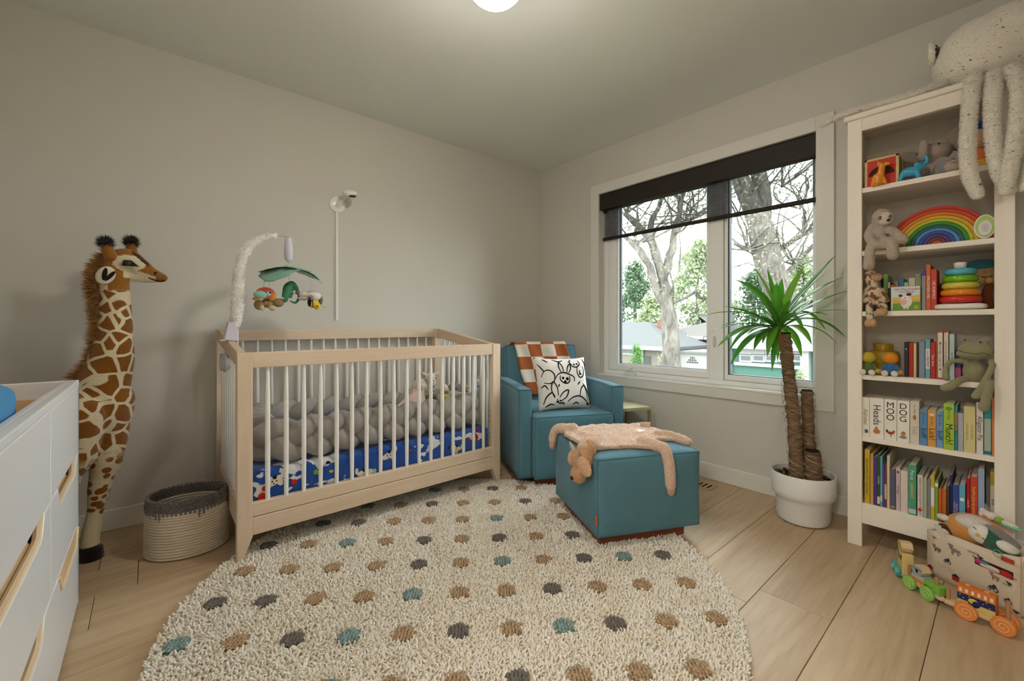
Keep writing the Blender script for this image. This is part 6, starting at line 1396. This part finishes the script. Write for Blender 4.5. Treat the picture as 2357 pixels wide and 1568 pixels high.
# handle slot with a cloth bulging out
x0_, z0_ = bagxy(2249, 1302); x1_, z1_ = bagxy(2338, 1312); sl_ = thing('handle_slot', None, None); sl_.parent = bag; xm = (x0_ + x1_) / 2; zm = (z0_ + z1_) / 2
b = Mesh(); b.box((x0_, -.0135, zm - .013), (x1_, -.010, zm + .013)); obj('opening', b, plain('3A2420', .9), sl_, smooth=0, bevel=.002)
for k, (cc, dx, dz, r_) in enumerate((('C03A7A', .012, .002, (.012, .004, .010)), ('D9C6BE', .045, -.004, (.035, .005, .009)), ('BE2A22', .085, -.003, (.020, .005, .010)), ('5A8A9A', .028, .004, (.014, .004, .007)))):
    b = Mesh(); b.blob((x0_ + dx, -.0125, zm + dz), r_, 12); obj('cloth_fold', b, fabric(cc, 300, .1), sl_, smooth=180)
xr, zr = bagxy(2310, 1276); b = Mesh(); b.box((xr, -.0135, zr - .018), (xr + .034, -.0120, zr - .003)); obj('red_patch', b, plain('B8402E', .9), bag, smooth=0)
b = Mesh(); b.cbox((0, 0, 0), (.020, .004, .075), M=xf((.052, -.010, BH - .008), (.25, -.25, 0))); obj('webbing_strap', b, fabric('DDD6C8', 300), bag, smooth=0)
b = Mesh(); b.cap([(.012, .05, BH + .004), (.03, .035, BH + .010), (.06, .04, BH - .004)], [.009, .010, .009], 10); obj('brown_handle', b, fabric('4E3A2E', 300), bag, smooth=180)
# toys in the bag
def bagpt(px, py, y):
    n = Vector((-math.sin(ba), math.cos(ba), 0)); u = (px - CX) / F; d = Vector((FW[0] + u * RT[0], FW[1] + u * RT[1], -(py - HY) / F)); C_ = Vector(CAM); t = (bl_ + n * y - C_).dot(n) / d.dot(n); return C_ + d * t
fo = thing('orange_ball_toy', 'orange round plush with white face in the canvas bag', 'plush toy', bagpt(2246, 1226, .085), ba)
b = Mesh(); b.blob((0, 0, 0), (.094, .064, .066), 26); ob_ = obj('body', b, plush('E09A4E', None, 200, .25), fo, smooth=180)
b = Mesh(); b.blob((.008, -.022, .040), (.056, .042, .028), 18); obj('white_face', b, plush('E6DDD4', None, 200, .25), ob_, smooth=180)
for c, r_ in (((-.082, -.036, .026), (.022, .014, .013)), ((-.060, -.074, -.020), (.022, .016, .015))):
    b = Mesh(); b.blob(c, r_, 14); obj('paw', b, plush('E6DDD4', None, 200, .25), fo, smooth=180)
for c in ((-.006, -.052, .052), (.03, -.056, .046)):
    b = Mesh(); b.blob(c, (.004, .003, .003), 10); obj('eye', b, BLKE, ob_)
pg = thing('penguin_toy', 'green and white plush penguin lying on the toy bag', 'plush toy', bagpt(2290, 1246, .02), ba, rot=(0, R(24), ba))
b = Mesh(); b.blob((0, 0, 0), (.068, .034, .038), 24); pbd = obj('body', b, plush('37644E', None, 220, .25), pg, smooth=180)
b = Mesh(); b.blob((-.034, -.012, -.002), (.036, .030, .034), 20); fc = obj('white_face', b, plush('E9E6DF', None, 200, .25), pbd, smooth=180); b = Mesh(); b.blob((.034, -.006, .016), (.030, .032, .018), 16); obj('white_wing', b, plush('E6E2DA', None, 200, .3), pg, smooth=180)
b = Mesh(); b.blob((.006, .006, .030), (.052, .024, .014), 16); obj('grey_hood', b, plush('8A8480', None, 160, .5), pg, smooth=180)
b = Mesh(); b.blob((-.028, -.042, .004), (.007, .005, .006), 10); obj('beak', b, plain('D9B03A', .5), fc)
for c in ((-.046, -.038, .016), (-.012, -.040, .002)):
    b = Mesh(); b.tube([(c[0] - .005 + k * .0025, c[1], c[2] + .003 * math.sin(k / 4 * PI)) for k in range(5)], .0011, 6); obj('smiling_eye', b, BLKE, fc)
b = Mesh(); b.tube([(.036 + .012 * math.cos(k / 18 * 2 * PI), -.0375, -.012 + .012 * math.sin(k / 18 * 2 * PI)) for k in range(18)], .0015, 6, closed=True); obj('clear_ring', b, plain('6FB096', .2, .6), pg)
p = bagpt(2272, 1186, .12); t = thing('bunny_head_toy', 'small white plush bunny with pink nose behind the orange ball', 'plush toy', p, ba); b = Mesh(); b.blob((0, 0, 0), (.026, .02, .017), 14); b.blob((.020, 0, .002), (.018, .016, .015), 12); b.blob((-.014, 0, .012), (.010, .010, .012), 10); obj('head', fuse(b, .004, 3), plush('E9E0DA', None, 200, .25), t, smooth=180); b = Mesh(); b.blob((.003, -.019, -.002), (.008, .004, .007), 10); obj('nose', b, plain('DB8088', .6), t)
p = bagpt(2325, 1212, .10); t = thing('mint_leaf_toy', 'white and mint fabric leaf sticking out of the bag', 'toy', p, ba, rot=(0, R(6), ba)); b = Mesh(); b.blob((0, 0, 0), (.034, .012, .008), 16); obj('mint_side', b, fabric('7CC2A0', 300), t, smooth=180); b = Mesh(); b.blob((-.006, 0, .007), (.028, .012, .007), 16); obj('white_side', b, plush('E9E4DC', None, 200, .25), t, smooth=180)
b = Mesh(); b.blob(bagpt(2300, 1198, .10), (.016, .014, .012), 14); obj('green_ball', b, fabric('8FB63A', 300), label='small lime green felt ball behind the orange plush', cat='toy', smooth=180)
# ================================================================ wooden animal train
TRW = wood('train_beech', 'DCC6A0', 'CDB288', 3, 0, .5)
def disc_wheel(parent, c, r_, th, col, sp, ang):
    """wheel whose axle lies across the train (local y)"""
    t = thing('wheel', None, None); t.parent = parent; M = xf(c, (R(90), 0, 0))
    b = Mesh(); b.lathe([(0, -th / 2), (r_ * .94, -th / 2), (r_, -th / 2 + .002), (r_, th / 2 - .002), (r_ * .94, th / 2), (0, th / 2)], 28, M=M); obj('rim', b, plain(col, .5), t)
    b = Mesh(); pts = [(r_ * .82 * (1 - k / 60) * math.cos(k / 60 * 4.5 * PI), r_ * .82 * (1 - k / 60) * math.sin(k / 60 * 4.5 * PI), th / 2 + .0004) for k in range(56)]
    b.tube(pts, .0011, 5, M=M); obj('spiral', b, plain(sp, .6), t)
def car(pa, pb, wcol, scol, cx_, label, nm='train_car', wheels=(.22, .70), wr=.023):
    """pa, pb: floor points under the car's two ends; local x runs from pa to pb and local -y faces the room"""
    d = pb - pa; L = d.length; a = math.atan2(d.y, d.x); t = thing(nm, label, 'toy train', (pa.x, pa.y, 0), a, 'cars of the wooden animal train')
    b = Mesh(); pl = [(0, -.020), (L, -.020), (L + .010, 0), (L, .020), (0, .020), (-.010, 0)]; b.prism(pl, 2, .022, .036); obj('chassis', b, TRW, t, smooth=0, bevel=.003)
    for f in wheels:
        for y in (-.027, .027): disc_wheel(t, (L * f, y, wr), wr, .011, wcol, scol, 0)
        b = Mesh(); b.tube([(L * f, -.024, wr), (L * f, .024, wr)], .004, 8); obj('axle', b, TRW, t)
    return t, L
fl_ = lambda px, py: at(px, py, z=0)
t1_, t2_, t3_, t4_ = fl_(2072, 1330) + Vector((.02, .0, 0)), fl_(2096, 1362) + Vector((.02, 0, 0)), fl_(2200, 1412) + Vector((.02, 0, 0)), fl_(2318, 1458) + Vector((.02, 0, 0))
A0 = Vector((-.444, -2.580, 0)); A1 = Vector((-.528, -2.612, 0)); B1 = Vector((-.640, -2.720, 0)); C1 = Vector((-.668, -2.872, 0))
B0 = Vector((-.545, -2.606, 0)); C0 = B1 + (C1 - B1) * .02
# lion car
c1, L1 = car(A0, A1, '4FA89A', '8FD0C4', 0, 'teal wheeled train car with a yellow lion block', wheels=(.25, .72), wr=.021)
b = Mesh(); b.box((.010, -.017, .036), (.028, .017, .085)); obj('grey_block', b, plain('A9A8A6', .5), c1, smooth=0, bevel=.002)
b = Mesh(); b.box((.030, -.018, .036), (.082, .018, .098)); ly = obj('yellow_block', b, plain('DCC57C', .5), c1, smooth=0, bevel=.003)
for k in range(3):
    b = Mesh(); b.cbox((.036 + .003 * k, -.0186, .090 - .008 * k), (.014, .0008, .0025)); obj('stripe', b, plain('201C18', .7), ly, smooth=0); b = Mesh(); b.cbox((.074 - .003 * k, -.0186, .090 - .008 * k), (.014, .0008, .0025)); obj('stripe', b, plain('201C18', .7), ly, smooth=0)
b = Mesh(); b.prism([(.056 + .018 * math.cos(k / 12 * PI), .070 + .010 * math.sin(k / 12 * PI)) for k in range(13)], 1, -.0188, -.0180); obj('arch', b, plain('8A6A34', .7), ly, smooth=0)
def animal_block(parent, c, sz, wood_m, face_m, nm='animal_head'):
    t = thing(nm, None, None, c); t.parent = parent; n = 26
    out = [(sz * (1.0 + .08 * math.cos(6 * 2 * PI * k / n)) * math.cos(2 * PI * k / n), sz * .82 * (1.0 + .08 * math.cos(6 * 2 * PI * k / n)) * math.sin(2 * PI * k / n)) for k in range(n)]
    b = Mesh(); b.prism(out, 1, -.018, .018); obj('block', b, wood_m, t, smooth=30, bevel=.0015); b = Mesh(); b.prism([(x * .96, z * .96) for x, z in out], 1, -.0188, -.0178); obj('painted_face', b, face_m, t, smooth=0); return t
ln = animal_block(c1, (.052, 0, .120), .024, TRW, plain('D9C06A', .5))
for dx, dz in ((-.008, .004), (.008, .004), (0, -.006)):
    b = Mesh(); b.blob((dx, -.0192, dz), (.002, .0008, .002), 8); obj('face_dot', b, plain('201C18', .7), ln)
for k in range(5):
    b = Mesh(); a = k / 4 * PI; b.cbox((.017 * math.cos(a), -.0192, .014 * math.sin(a)), (.004, .0008, .0015)); obj('mane_stripe', b, plain('4A3A24', .7), ln, smooth=0)
# koala car
c2, L2 = car(B0, B1, '8CBF5A', 'BFE08E', 0, 'green wheeled train car carrying a koala block', wheels=(.28, .74), wr=.025)
for f, h in ((.10, .075), (.80, .088)):
    b = Mesh(); b.tube([(L2 * f, 0, .036), (L2 * f, 0, h)], .006, 12); obj('peg', b, wood('peg_wood', 'B98F66', 'A87C54', 3, 2, .5), c2)
b = Mesh(); b.box((L2 * .24, -.018, .036), (L2 * .62, .018, .050)); obk = obj('orange_base', b, plain('E07A34', .5), c2, smooth=0, bevel=.0015)
for k in range(6):
    b = Mesh(); b.cbox((L2 * (.28 + .055 * k), -.0184, .041), (.003, .0008, .002)); obj('white_dash', b, plain('EFE6DA', .6), obk, smooth=0)
b = Mesh(); b.prism([(L2 * .24, .050), (L2 * .62, .050), (L2 * .54, .067), (L2 * .30, .067)], 1, -.018, .018); obj('grey_block', b, plain('AEB2B6', .5), c2, smooth=0, bevel=.0015)
ko = animal_block(c2, (L2 * .42, 0, .083), .021, TRW, plain('A3A7AC', .5)); b = Mesh(); b.blob((0, -.0195, -.002), (.005, .0015, .008), 12); obj('nose', b, plain('201C1A', .4), ko)
for dx in (-.014, .014):
    b = Mesh(); b.blob((dx, -.0192, .006), (.005, .0008, .005), 10); obj('painted_ear', b, plain('7A8A9A', .5), ko); b = Mesh(); b.blob((dx * .55, -.0195, .003), (.0014, .001, .0014), 8); obj('eye', b, BLKE, ko)
b = Mesh(); b.box((L2 * .60, -.020, .036), (L2 * .98, .020, .066)); gb_ = obj('green_block', b, plain('7FB84A', .5), c2, smooth=0, bevel=.002); b = Mesh(); b.box((L2 * .63, -.0206, .036), (L2 * .80, -.0198, .050)); obj('notch', b, plain('3A5A24', .7), gb_, smooth=0)
# night bus car
c3, L3 = car(C0, C1, 'E08A44', 'F0C49A', 0, 'orange wheeled train car with a night sky bus block', wheels=(.36, .92), wr=.029)
for f, h in ((.03, .072), (.96, .105)):
    b = Mesh(); b.tube([(L3 * f, 0, .036), (L3 * f, 0, h)], .006, 12); obj('peg', b, MATS['peg_wood'], c3)
bus = thing('bus_block', None, None); bus.parent = c3; xa_, xb_ = L3 * .20, L3 * .80
b = Mesh(); b.box((xa_, -.017, .036), (xb_, .017, .108)); obj('block', b, plain('DA7A32', .5), bus, smooth=0, bevel=.002)
b = Mesh(); b.box((xa_ + .001, -.0178, .036), (xb_ - .001, -.0168, .060)); obj('yellow_panel', b, plain('D6BE74', .5), bus, smooth=0); b = Mesh(); b.prism([(xa_ + .001, .060), (xb_ - .001, .060), (xb_ - .001, .082), (xa_ + .001, .082)], 1, -.0178, -.0168); obj('navy_panel', b, plain('232A5E', .5), bus, smooth=0)
b = Mesh(); b.blob(((xa_ + xb_) / 2 - .004, -.0176, .060), (.015, .0014, .013), 14); obj('navy_bulge', b, plain('232A5E', .5), bus); b = Mesh(); b.blob(((xa_ + xb_) / 2 - .006, -.0182, .066), (.012, .0014, .010), 14); mo = obj('moon', b, plain('D6C24A', .5), bus); b = Mesh(); b.blob(((xa_ + xb_) / 2 + .001, -.0188, .062), (.010, .0014, .009), 14); obj('moon_cut', b, plain('232A5E', .5), mo)  # second navy disc covers part of the moon, leaving a crescent
for dx, dz in ((.008, .077), (.016, .068), (.030, .078), (.062, .070), (.070, .078), (.078, .065)):
    b = Mesh(); b.blob((xa_ + dx, -.0182, dz), (.0016, .0008, .0016), 6); obj('star', b, plain('E2D27A', .6), bus)
for k in range(6):
    b = Mesh(); b.cbox((xa_ + .009 + k * (xb_ - xa_ - .018) / 5, -.0174, .094), (.007, .0010, .012)); obj('window', b, plain('E8DFD0', .5), bus, smooth=0)
for k in (0.25, .75):
    b = Mesh(); b.blob((xa_ + (xb_ - xa_) * k, 0, .109), (.007, .007, .004), 12); obj('stud', b, plain('D8A274', .5), bus, smooth=180)
for dx in (.007, .013):
    b = Mesh(); b.blob((xa_ + dx, -.0182, .050), (.001, .0006, .001), 6); obj('painted_eye', b, BLKE, bus)
# ================================================================ the street outside the window
GZ = -3.2
_plain, _lin = plain, lin
def dim(c, k=.34):
    """outdoor colours scaled darker so the bright sky does not wash them out"""
    l = lin(c); return tuple((x * k * 12.92 if x * k <= .0031308 else 1.055 * (x * k) ** (1 / 2.4) - .055) for x in l[:3])
def plain_out(c, *a, **k): return plain(dim(c), *a, **k)
def O(px, py, w): return dep(px, py, w)
b = Mesh(); b.box((.6, -40, GZ - .2), (70, 70, GZ)); obj('ground', b, plain_out('8FA06A', .95, .1, .2, 1.5), kind='structure', smooth=0, label='pale spring lawn and street outside the window', cat='ground')
BK, q = newmat('elm_bark', .95, .05); v = q.coord(scale=(1, 1, .35)); n_ = q.noise(v, 7, 5, .7); q.col(q.ramp(n_, [(.35, dim('6E675F')), (.65, dim('B3ABA0'))])); q.bump(n_, .8, .05)
def leafmat(n, c1, c2):
    m, q = newmat(n, .8, .1); oi = q.noise(q.coord(), 1.3, 2); q.col(q.mix(oi, lin(dim(c1, .5)), lin(dim(c2, .5))))
    tr_ = q.n('ShaderNodeBsdfTranslucent'); tr_.inputs[0].default_value = lin(dim(c2, .5)); ms = q.n('ShaderNodeMixShader'); ms.inputs[0].default_value = .35
    q.l(q.b.outputs[0], ms.inputs[1]); q.l(tr_.outputs[0], ms.inputs[2]); q.l(ms.outputs[0], q.out.inputs[0]); return m
LF1 = leafmat('young_elm_leaves', '9AAA7C', 'BCC8A0'); LF2 = leafmat('dark_fir_needles', '5F7A5C', '86A07E'); LF3 = leafmat('pale_shrub_leaves', 'A9B888', 'C4D0A4')
def leaves(pts, n, size, spread, seed):
    r = np.random.default_rng(seed); P = np.array([tuple(p) for p in pts]); ix = r.integers(0, len(P), n); c = P[ix] + r.normal(0, 1, (n, 3)) * np.array(spread)
    u = r.normal(0, 1, (n, 3)); u /= np.linalg.norm(u, axis=1)[:, None]; v2 = np.cross(u, r.normal(0, 1, (n, 3))); v2 /= np.linalg.norm(v2, axis=1)[:, None]; s = size * (.6 + .8 * r.random(n))[:, None]
    V = np.stack([c - u * s, c + v2 * s * .5, c + u * s, c - v2 * s * .5], 1).reshape(-1, 3); me = bpy.data.meshes.new('foliage'); me.from_pydata(V.tolist(), [], np.arange(n * 4).reshape(-1, 4).tolist()); return me
def tree(name, label, limbs, leafspec, group='street trees', lm=LF1):
    t = thing(name, label, 'tree', (limbs[0][0][0].x, limbs[0][0][0].y, GZ), group=group); o3 = Vector((limbs[0][0][0].x, limbs[0][0][0].y, GZ))
    for i, (pts, rr) in enumerate(limbs):
        b = Mesh(); P, r_ = smooth_path([p - o3 for p in pts], rr, 6); b.tube(P, r_, 12); me = to_mesh('limb', b)
        for vv in me.vertices: vv.co += Vector((noise.noise(vv.co * 3), noise.noise(vv.co * 3 + Vector((5, 0, 0))), 0)) * .05
        obj('trunk' if i == 0 else 'branch', me, BK, t, smooth=180)
    if leafspec:
        pts, n, size, sp, seed = leafspec; obj('foliage', leaves([p - o3 for p in pts], n, size, sp, seed), lm, t, kind='stuff', smooth=0)
    return t
r3 = random.Random(11)
def twigs(starts, n, L, w, seed):
    r = random.Random(seed); out = []
    for k in range(n):
        s = r.choice(starts); a = r.uniform(-1.2, 1.2); p = [s]; d = Vector((r.uniform(-.6, .6), math.sin(a) * .9, math.cos(a)))
        for j in range(4): d = (d + Vector((r.uniform(-.5, .5), r.uniform(-.6, .6), r.uniform(-.45, .5)))).normalized(); p.append(p[-1] + d * L * r.uniform(.5, 1.1))
        out.append((p, [x * (2.0 if w > 20 else 1.0) for x in (.035, .028, .02, .014, .008)]))
    return out
# big forked elm in the left light
w1 = 12.5; base = O(1545, 1079, w1)
lim = [([O(1548, 1085, w1), O(1546, 850, w1), O(1542, 745, w1), O(1533, 690, w1), O(1527, 640, w1)], [.42, .27, .22, .18, .15]), ([O(1537, 715, w1), O(1512, 668, w1), O(1492, 610, w1), O(1462, 565, w1), O(1435, 545, w1)], [.13, .12, .10, .085, .05]),
       ([O(1528, 645, w1), O(1513, 600, w1), O(1497, 555, w1), O(1470, 520, w1), O(1435, 490, w1)], [.15, .14, .12, .10, .07]), ([O(1528, 640, w1), O(1543, 590, w1), O(1552, 540, w1), O(1565, 480, w1), O(1572, 430, w1)], [.13, .12, .10, .08, .06]), ([O(1497, 555, w1), O(1500, 510, w1), O(1520, 470, w1), O(1530, 420, w1)], [.09, .08, .06, .04]), ([O(1552, 540, w1), O(1580, 510, w1), O(1612, 495, w1), O(1650, 480, w1)], [.07, .06, .05, .03])]
tw = twigs([O(1435, 545, w1), O(1470, 520, w1), O(1497, 555, w1), O(1552, 540, w1), O(1565, 480, w1), O(1580, 510, w1), O(1612, 495, w1), O(1440, 490, w1), O(1520, 470, w1), O(1462, 565, w1), O(1540, 690, w1), O(1550, 700, w1)], 34, .75, w1, 5)
crown = [p for pts, _ in tw for p in pts[1:]] + [O(x, y, w1 + dw) for x, y, dw in ((1600, 600, 2), (1610, 640, 2), (1590, 680, 2), (1605, 700, 1), (1580, 560, 2), (1450, 500, 1), (1440, 600, 3), (1620, 560, 2))]
tree('elm_tree', 'large forked elm with pale bark in the left pane', lim + tw, (crown, 2300, .05, (.5, .5, .5), 3))
# second elm filling the top of the right light
w2 = 26.0
lim = [([O(1830, 905, w2), O(1815, 800, w2), O(1795, 690, w2), O(1768, 600, w2), O(1750, 520, w2)], [.95, .85, .80, .78, .74]), ([O(1750, 525, w2), O(1725, 460, w2), O(1700, 400, w2), O(1685, 330, w2)], [.62, .55, .48, .40]), ([O(1752, 525, w2), O(1755, 460, w2), O(1745, 390, w2), O(1740, 330, w2)], [.55, .50, .44, .36]), ([O(1765, 590, w2), O(1800, 570, w2), O(1850, 540, w2), O(1900, 520, w2)], [.2, .17, .13, .09]), ([O(1768, 600, w2), O(1720, 575, w2), O(1690, 560, w2)], [.16, .13, .09]), ([O(1775, 660, w2), O(1830, 610, w2), O(1870, 570, w2)], [.17, .13, .09])]
tw = twigs([O(1725, 460, w2), O(1755, 460, w2), O(1800, 570, w2), O(1850, 540, w2), O(1745, 390, w2), O(1720, 575, w2), O(1770, 620, w2), O(1830, 610, w2), O(1800, 430, w2), O(1840, 480, w2), O(1700, 400, w2)], 60, 1.4, w2, 9)
crown = [p for pts, _ in tw for p in pts[1:]] + [O(x, y, w2 + dw) for x, y, dw in ((1820, 420, 1), (1850, 400, 1), (1700, 620, 2), (1720, 660, 3), (1850, 620, 2), (1860, 660, 2), (1690, 700, 3), (1840, 560, 1))]
tree('elm_tree', 'thick elm trunk with bare twigs in the right pane', lim + tw, (crown, 2600, .09, (1.0, 1.0, 1.0), 4))
# far trees
def fir(label, px, py_t, w, hw, seed, lm=LF2, n=2600, nm='fir_tree', ls=.15):
    top = O(px, py_t, w); base_ = Vector((top.x, top.y, GZ)); r = random.Random(seed); pts = []
    for k in range(260):
        t = r.random(); rad = hw * (1 - t) ** .8 + .15; a = r.random() * 2 * PI; q_ = math.sqrt(r.random()) * rad; pts.append(Vector((base_.x + q_ * math.cos(a), base_.y + q_ * math.sin(a), base_.z + .6 + (top.z - base_.z - .6) * t)))
    tree(nm, label, [([base_, base_ + Vector((0, 0, (top.z - GZ) * .5)), top - Vector((0, 0, .2))], [.22, .15, .04])], (pts, n, ls, (.22, .22, .22) if hw > 1 else (.06, .06, .08), seed), 'trees behind the houses', lm)
fir('dark fir rising behind the grey bungalow', 1462, 610, 34, 3.2, 21, LF2, 5200); fir('leafy tree behind the white garage', 1606, 560, 30, 4.2, 22, LF1, 7000, 'leafy_tree'); fir('bright green bush tree beside the chimney', 1500, 690, 29, 2.6, 23, LF3, 2600, 'leafy_tree')
fir('dark fir behind the green house in the right pane', 1735, 640, 30, 3.0, 24, LF2, 4200); fir('pale green tree behind the green house roof', 1850, 590, 32, 3.6, 25, LF1, 5200, 'leafy_tree')
fir('narrow cypress shrub against the bungalow wall', 1466, 797, 21.0, .4, 26, leafmat('cypress', '5F9A4A', '7DB45E'), 2400, 'cypress_shrub', .05)
# ---- houses
ROOF = plain_out('868888', .9, .1, .12, 6, .3, 30); STU = plain_out('BDB7A8', .9, .1, .05, 20); WTR = plain_out('E4E4E2', .6); DGL = plain_out('4E5A60', .15, .5)
def house(name, label, xf_, pl, pr_, eave, ridge_pts, mat, roofm=ROOF, depth=7.0, over=.45):
    """street front in the plane x = xf_, between two pixel columns of the photograph"""
    A, B_ = at(pl, 760, x=xf_), at(pr_, 760, x=xf_); A.z = B_.z = 0; d = (B_ - A); L = d.length; a = math.atan2(d.y, d.x); t = thing(name, label, 'house', (A.x, A.y, GZ), a); he = at((pl + pr_) / 2, eave, x=xf_).z - GZ
    b = Mesh(); b.box((0, 0, 0), (L, depth, he)); obj('wall', b, mat, t, smooth=0)
    hr = at((pl + pr_) / 2, ridge_pts, x=xf_ + depth / 2).z - GZ; b = Mesh(); o_ = over
    b.add([(-o_, -o_, he), (L + o_, -o_, he), (L + o_, depth + o_, he), (-o_, depth + o_, he), (depth * .45, depth / 2, hr), (L - depth * .45, depth / 2, hr), (-o_, -o_, he - .16), (L + o_, -o_, he - .16), (L + o_, depth + o_, he - .16), (-o_, depth + o_, he - .16)],
          [(0, 1, 5, 4), (1, 2, 5), (2, 3, 4, 5), (3, 0, 4), (0, 6, 7, 1), (1, 7, 8, 2), (2, 8, 9, 3), (3, 9, 6, 0), (6, 9, 8, 7)]); obj('roof', b, roofm, t, smooth=0)
    b = Mesh(); b.box((-o_ - .05, -o_ - .06, he - .17), (L + o_ + .05, -o_, he + .02)); obj('fascia', b, WTR, t, smooth=0)
    def loc(px, py): # pixel -> wall x, z
        n = Vector((-math.sin(a), math.cos(a), 0)); u = (px - CX) / F; dd = Vector((FW[0] + u * RT[0], FW[1] + u * RT[1], -(py - HY) / F)); C_ = Vector(CAM); k = (A - C_).dot(n) / dd.dot(n); p = C_ + dd * k - A; return p.x * math.cos(a) + p.y * math.sin(a), p.z - GZ
    return t, loc, he, L
def hwin(t, loc, p0, p1, nx=1, nz=1, fr_=.07, upper=None):
    x0, z0 = loc(*p0); x1, z1 = loc(*p1); x0, x1 = min(x0, x1), max(x0, x1); z0, z1 = min(z0, z1), max(z0, z1)
    wn = thing('house_window', None, None); wn.parent = t; b = Mesh(); b.box((x0 - fr_, -.06, z0 - fr_), (x1 + fr_, -.02, z1 + fr_)); obj('frame', b, WTR, wn, smooth=0)
    for i in range(nx):
        for j in range(nz):
            g = .035; b = Mesh(); b.box((x0 + (x1 - x0) * i / nx + g, -.075, z0 + (z1 - z0) * j / nz + g), (x0 + (x1 - x0) * (i + 1) / nx - g, -.055, z0 + (z1 - z0) * (j + 1) / nz - g)); obj('pane', b, DGL, wn, smooth=0)
t, loc, he, L = house('bungalow', 'grey stucco bungalow with pale roof in the left pane', 17, 1250, 1533, 793, 742, STU)
hwin(t, loc, (1432, 795), (1462, 815), 2, 1); 
b = Mesh(); x_, z_ = loc(1455, 745); b.box((x_ - .3, 3.0, 3.2), (x_ + .3, 3.6, O(1457, 738, 25).z - GZ)); obj('chimney', b, plain_out('B07A68', .9), t, smooth=0)
x_, z_ = loc(1481, 810); b = Mesh(); b.box((x_ - .05, -.12, 0), (x_ + .05, -.02, he)); obj('downpipe', b, WTR, t, smooth=0)
x_, z_ = loc(1492, 833); b = Mesh(); b.box((x_ - .14, -.05, z_ - .3), (x_ + .14, -.02, z_ + .3)); obj('vent_grille', b, plain_out('7E7E7A', .8), t, smooth=0)
t, loc, he, L = house('white_garage', 'white house with a gabled roof behind the elm trunk', 21.5, 1520, 1665, 774, 727, plain_out('DAD8D2', .8), plain_out('94908A', .9, .1, .12, 6), 7)
b = Mesh(); x0_, z0_ = loc(1560, 776); x1_, z1_ = loc(1640, 781); b.box((x0_, -.05, min(z0_, z1_) - .1), (x1_, -.02, max(z0_, z1_) + .05)); obj('beam', b, plain_out('6A5A50', .9), t, smooth=0)
hwin(t, loc, (1588, 795), (1597, 808)); 
sw = thing('white_shed', 'small white shed wall with a triangle of vent holes', 'shed', O(1605, 760, 21)); b = Mesh()
pA, pB = at(1562, 812, x=17.5), at(1668, 812, x=17.5); d = pB - pA; a_ = math.atan2(d.y, d.x); sw.location = (pA.x, pA.y, GZ); sw.rotation_euler = (0, 0, a_)
b = Mesh(); b.box((0, 0, 0), (d.length, 2.5, pA.z - GZ)); obj('wall', b, plain_out('E6E4DE', .8), sw, smooth=0); b = Mesh(); b.box((-.15, -.15, pA.z - GZ), (d.length + .15, 2.6, pA.z - GZ + .1)); obj('roof', b, plain_out('A0A09C', .8), sw, smooth=0)
xm = abs(at(1594, 830, x=17.5).y - pA.y); zm = at(1594, 832, x=17.5).z - GZ
for k in range(-3, 4):
    for j in range(3):
        if j * 1.0 <= (3 - abs(k)) * 1.0: b = Mesh(); b.cbox((xm + k * .085, -.01, zm + j * .11 - .05), (.035, .03, .08)); obj('vent_hole', b, plain_out('3A3A3A', .9), sw, smooth=0)
# green craftsman house in the right light
GRN = plain_out('6F9C8C', .85, .1, .06, 8)
t, loc, he, L = house('green_house', 'green house with white gridded windows in the right pane', 16.5, 1672, 2050, 797, 690, GRN, plain_out('9A9894', .9, .1, .1, 6), 7, .5)
for i in range(5):
    xa = 1703 + i * 29.3; hwin(t, loc, (xa + 2, 802), (xa + 27, 815), 5, 3, .04); hwin(t, loc, (xa + 2, 817), (xa + 27, 832), 1, 1, .04)
x0_, z0_ = loc(1698, 834); x1_, z1_ = loc(1856, 840); b = Mesh(); b.box((x0_ - .1, -.14, z0_ - .12), (x1_ + .1, -.02, z0_ + .02)); obj('window_sill', b, WTR, t, smooth=0)
x0_, z0_ = loc(1684, 862); x1_, z1_ = loc(1870, 875); b = Mesh(); b.box((x0_, -.5, z1_ - .2), (x1_ + 1.5, -.1, z0_)); obj('porch_skirt', b, WTR, t, smooth=0)
x_, z_ = loc(1857, 820); b = Mesh(); b.box((x_ - .14, -.3, z_ - 1.0), (x_ + .14, -.02, he)); obj('porch_post', b, WTR, t, smooth=0)
x_, z_ = loc(1684, 840); b = Mesh(); b.box((x_ - .05, -.14, 0), (x_ + .05, -.04, he)); obj('downpipe', b, WTR, t, smooth=0)
fir('round yellow green bush by the green house porch', 1841, 853, 15.6, .3, 31, LF3, 700, 'round_bush', .05); fir('bare twiggy bush in front of the bungalow', 1525, 818, 19.5, .7, 32, leafmat('twig_bush', 'A39A8A', 'C0B8A8'), 1500, 'twiggy_bush', .05)
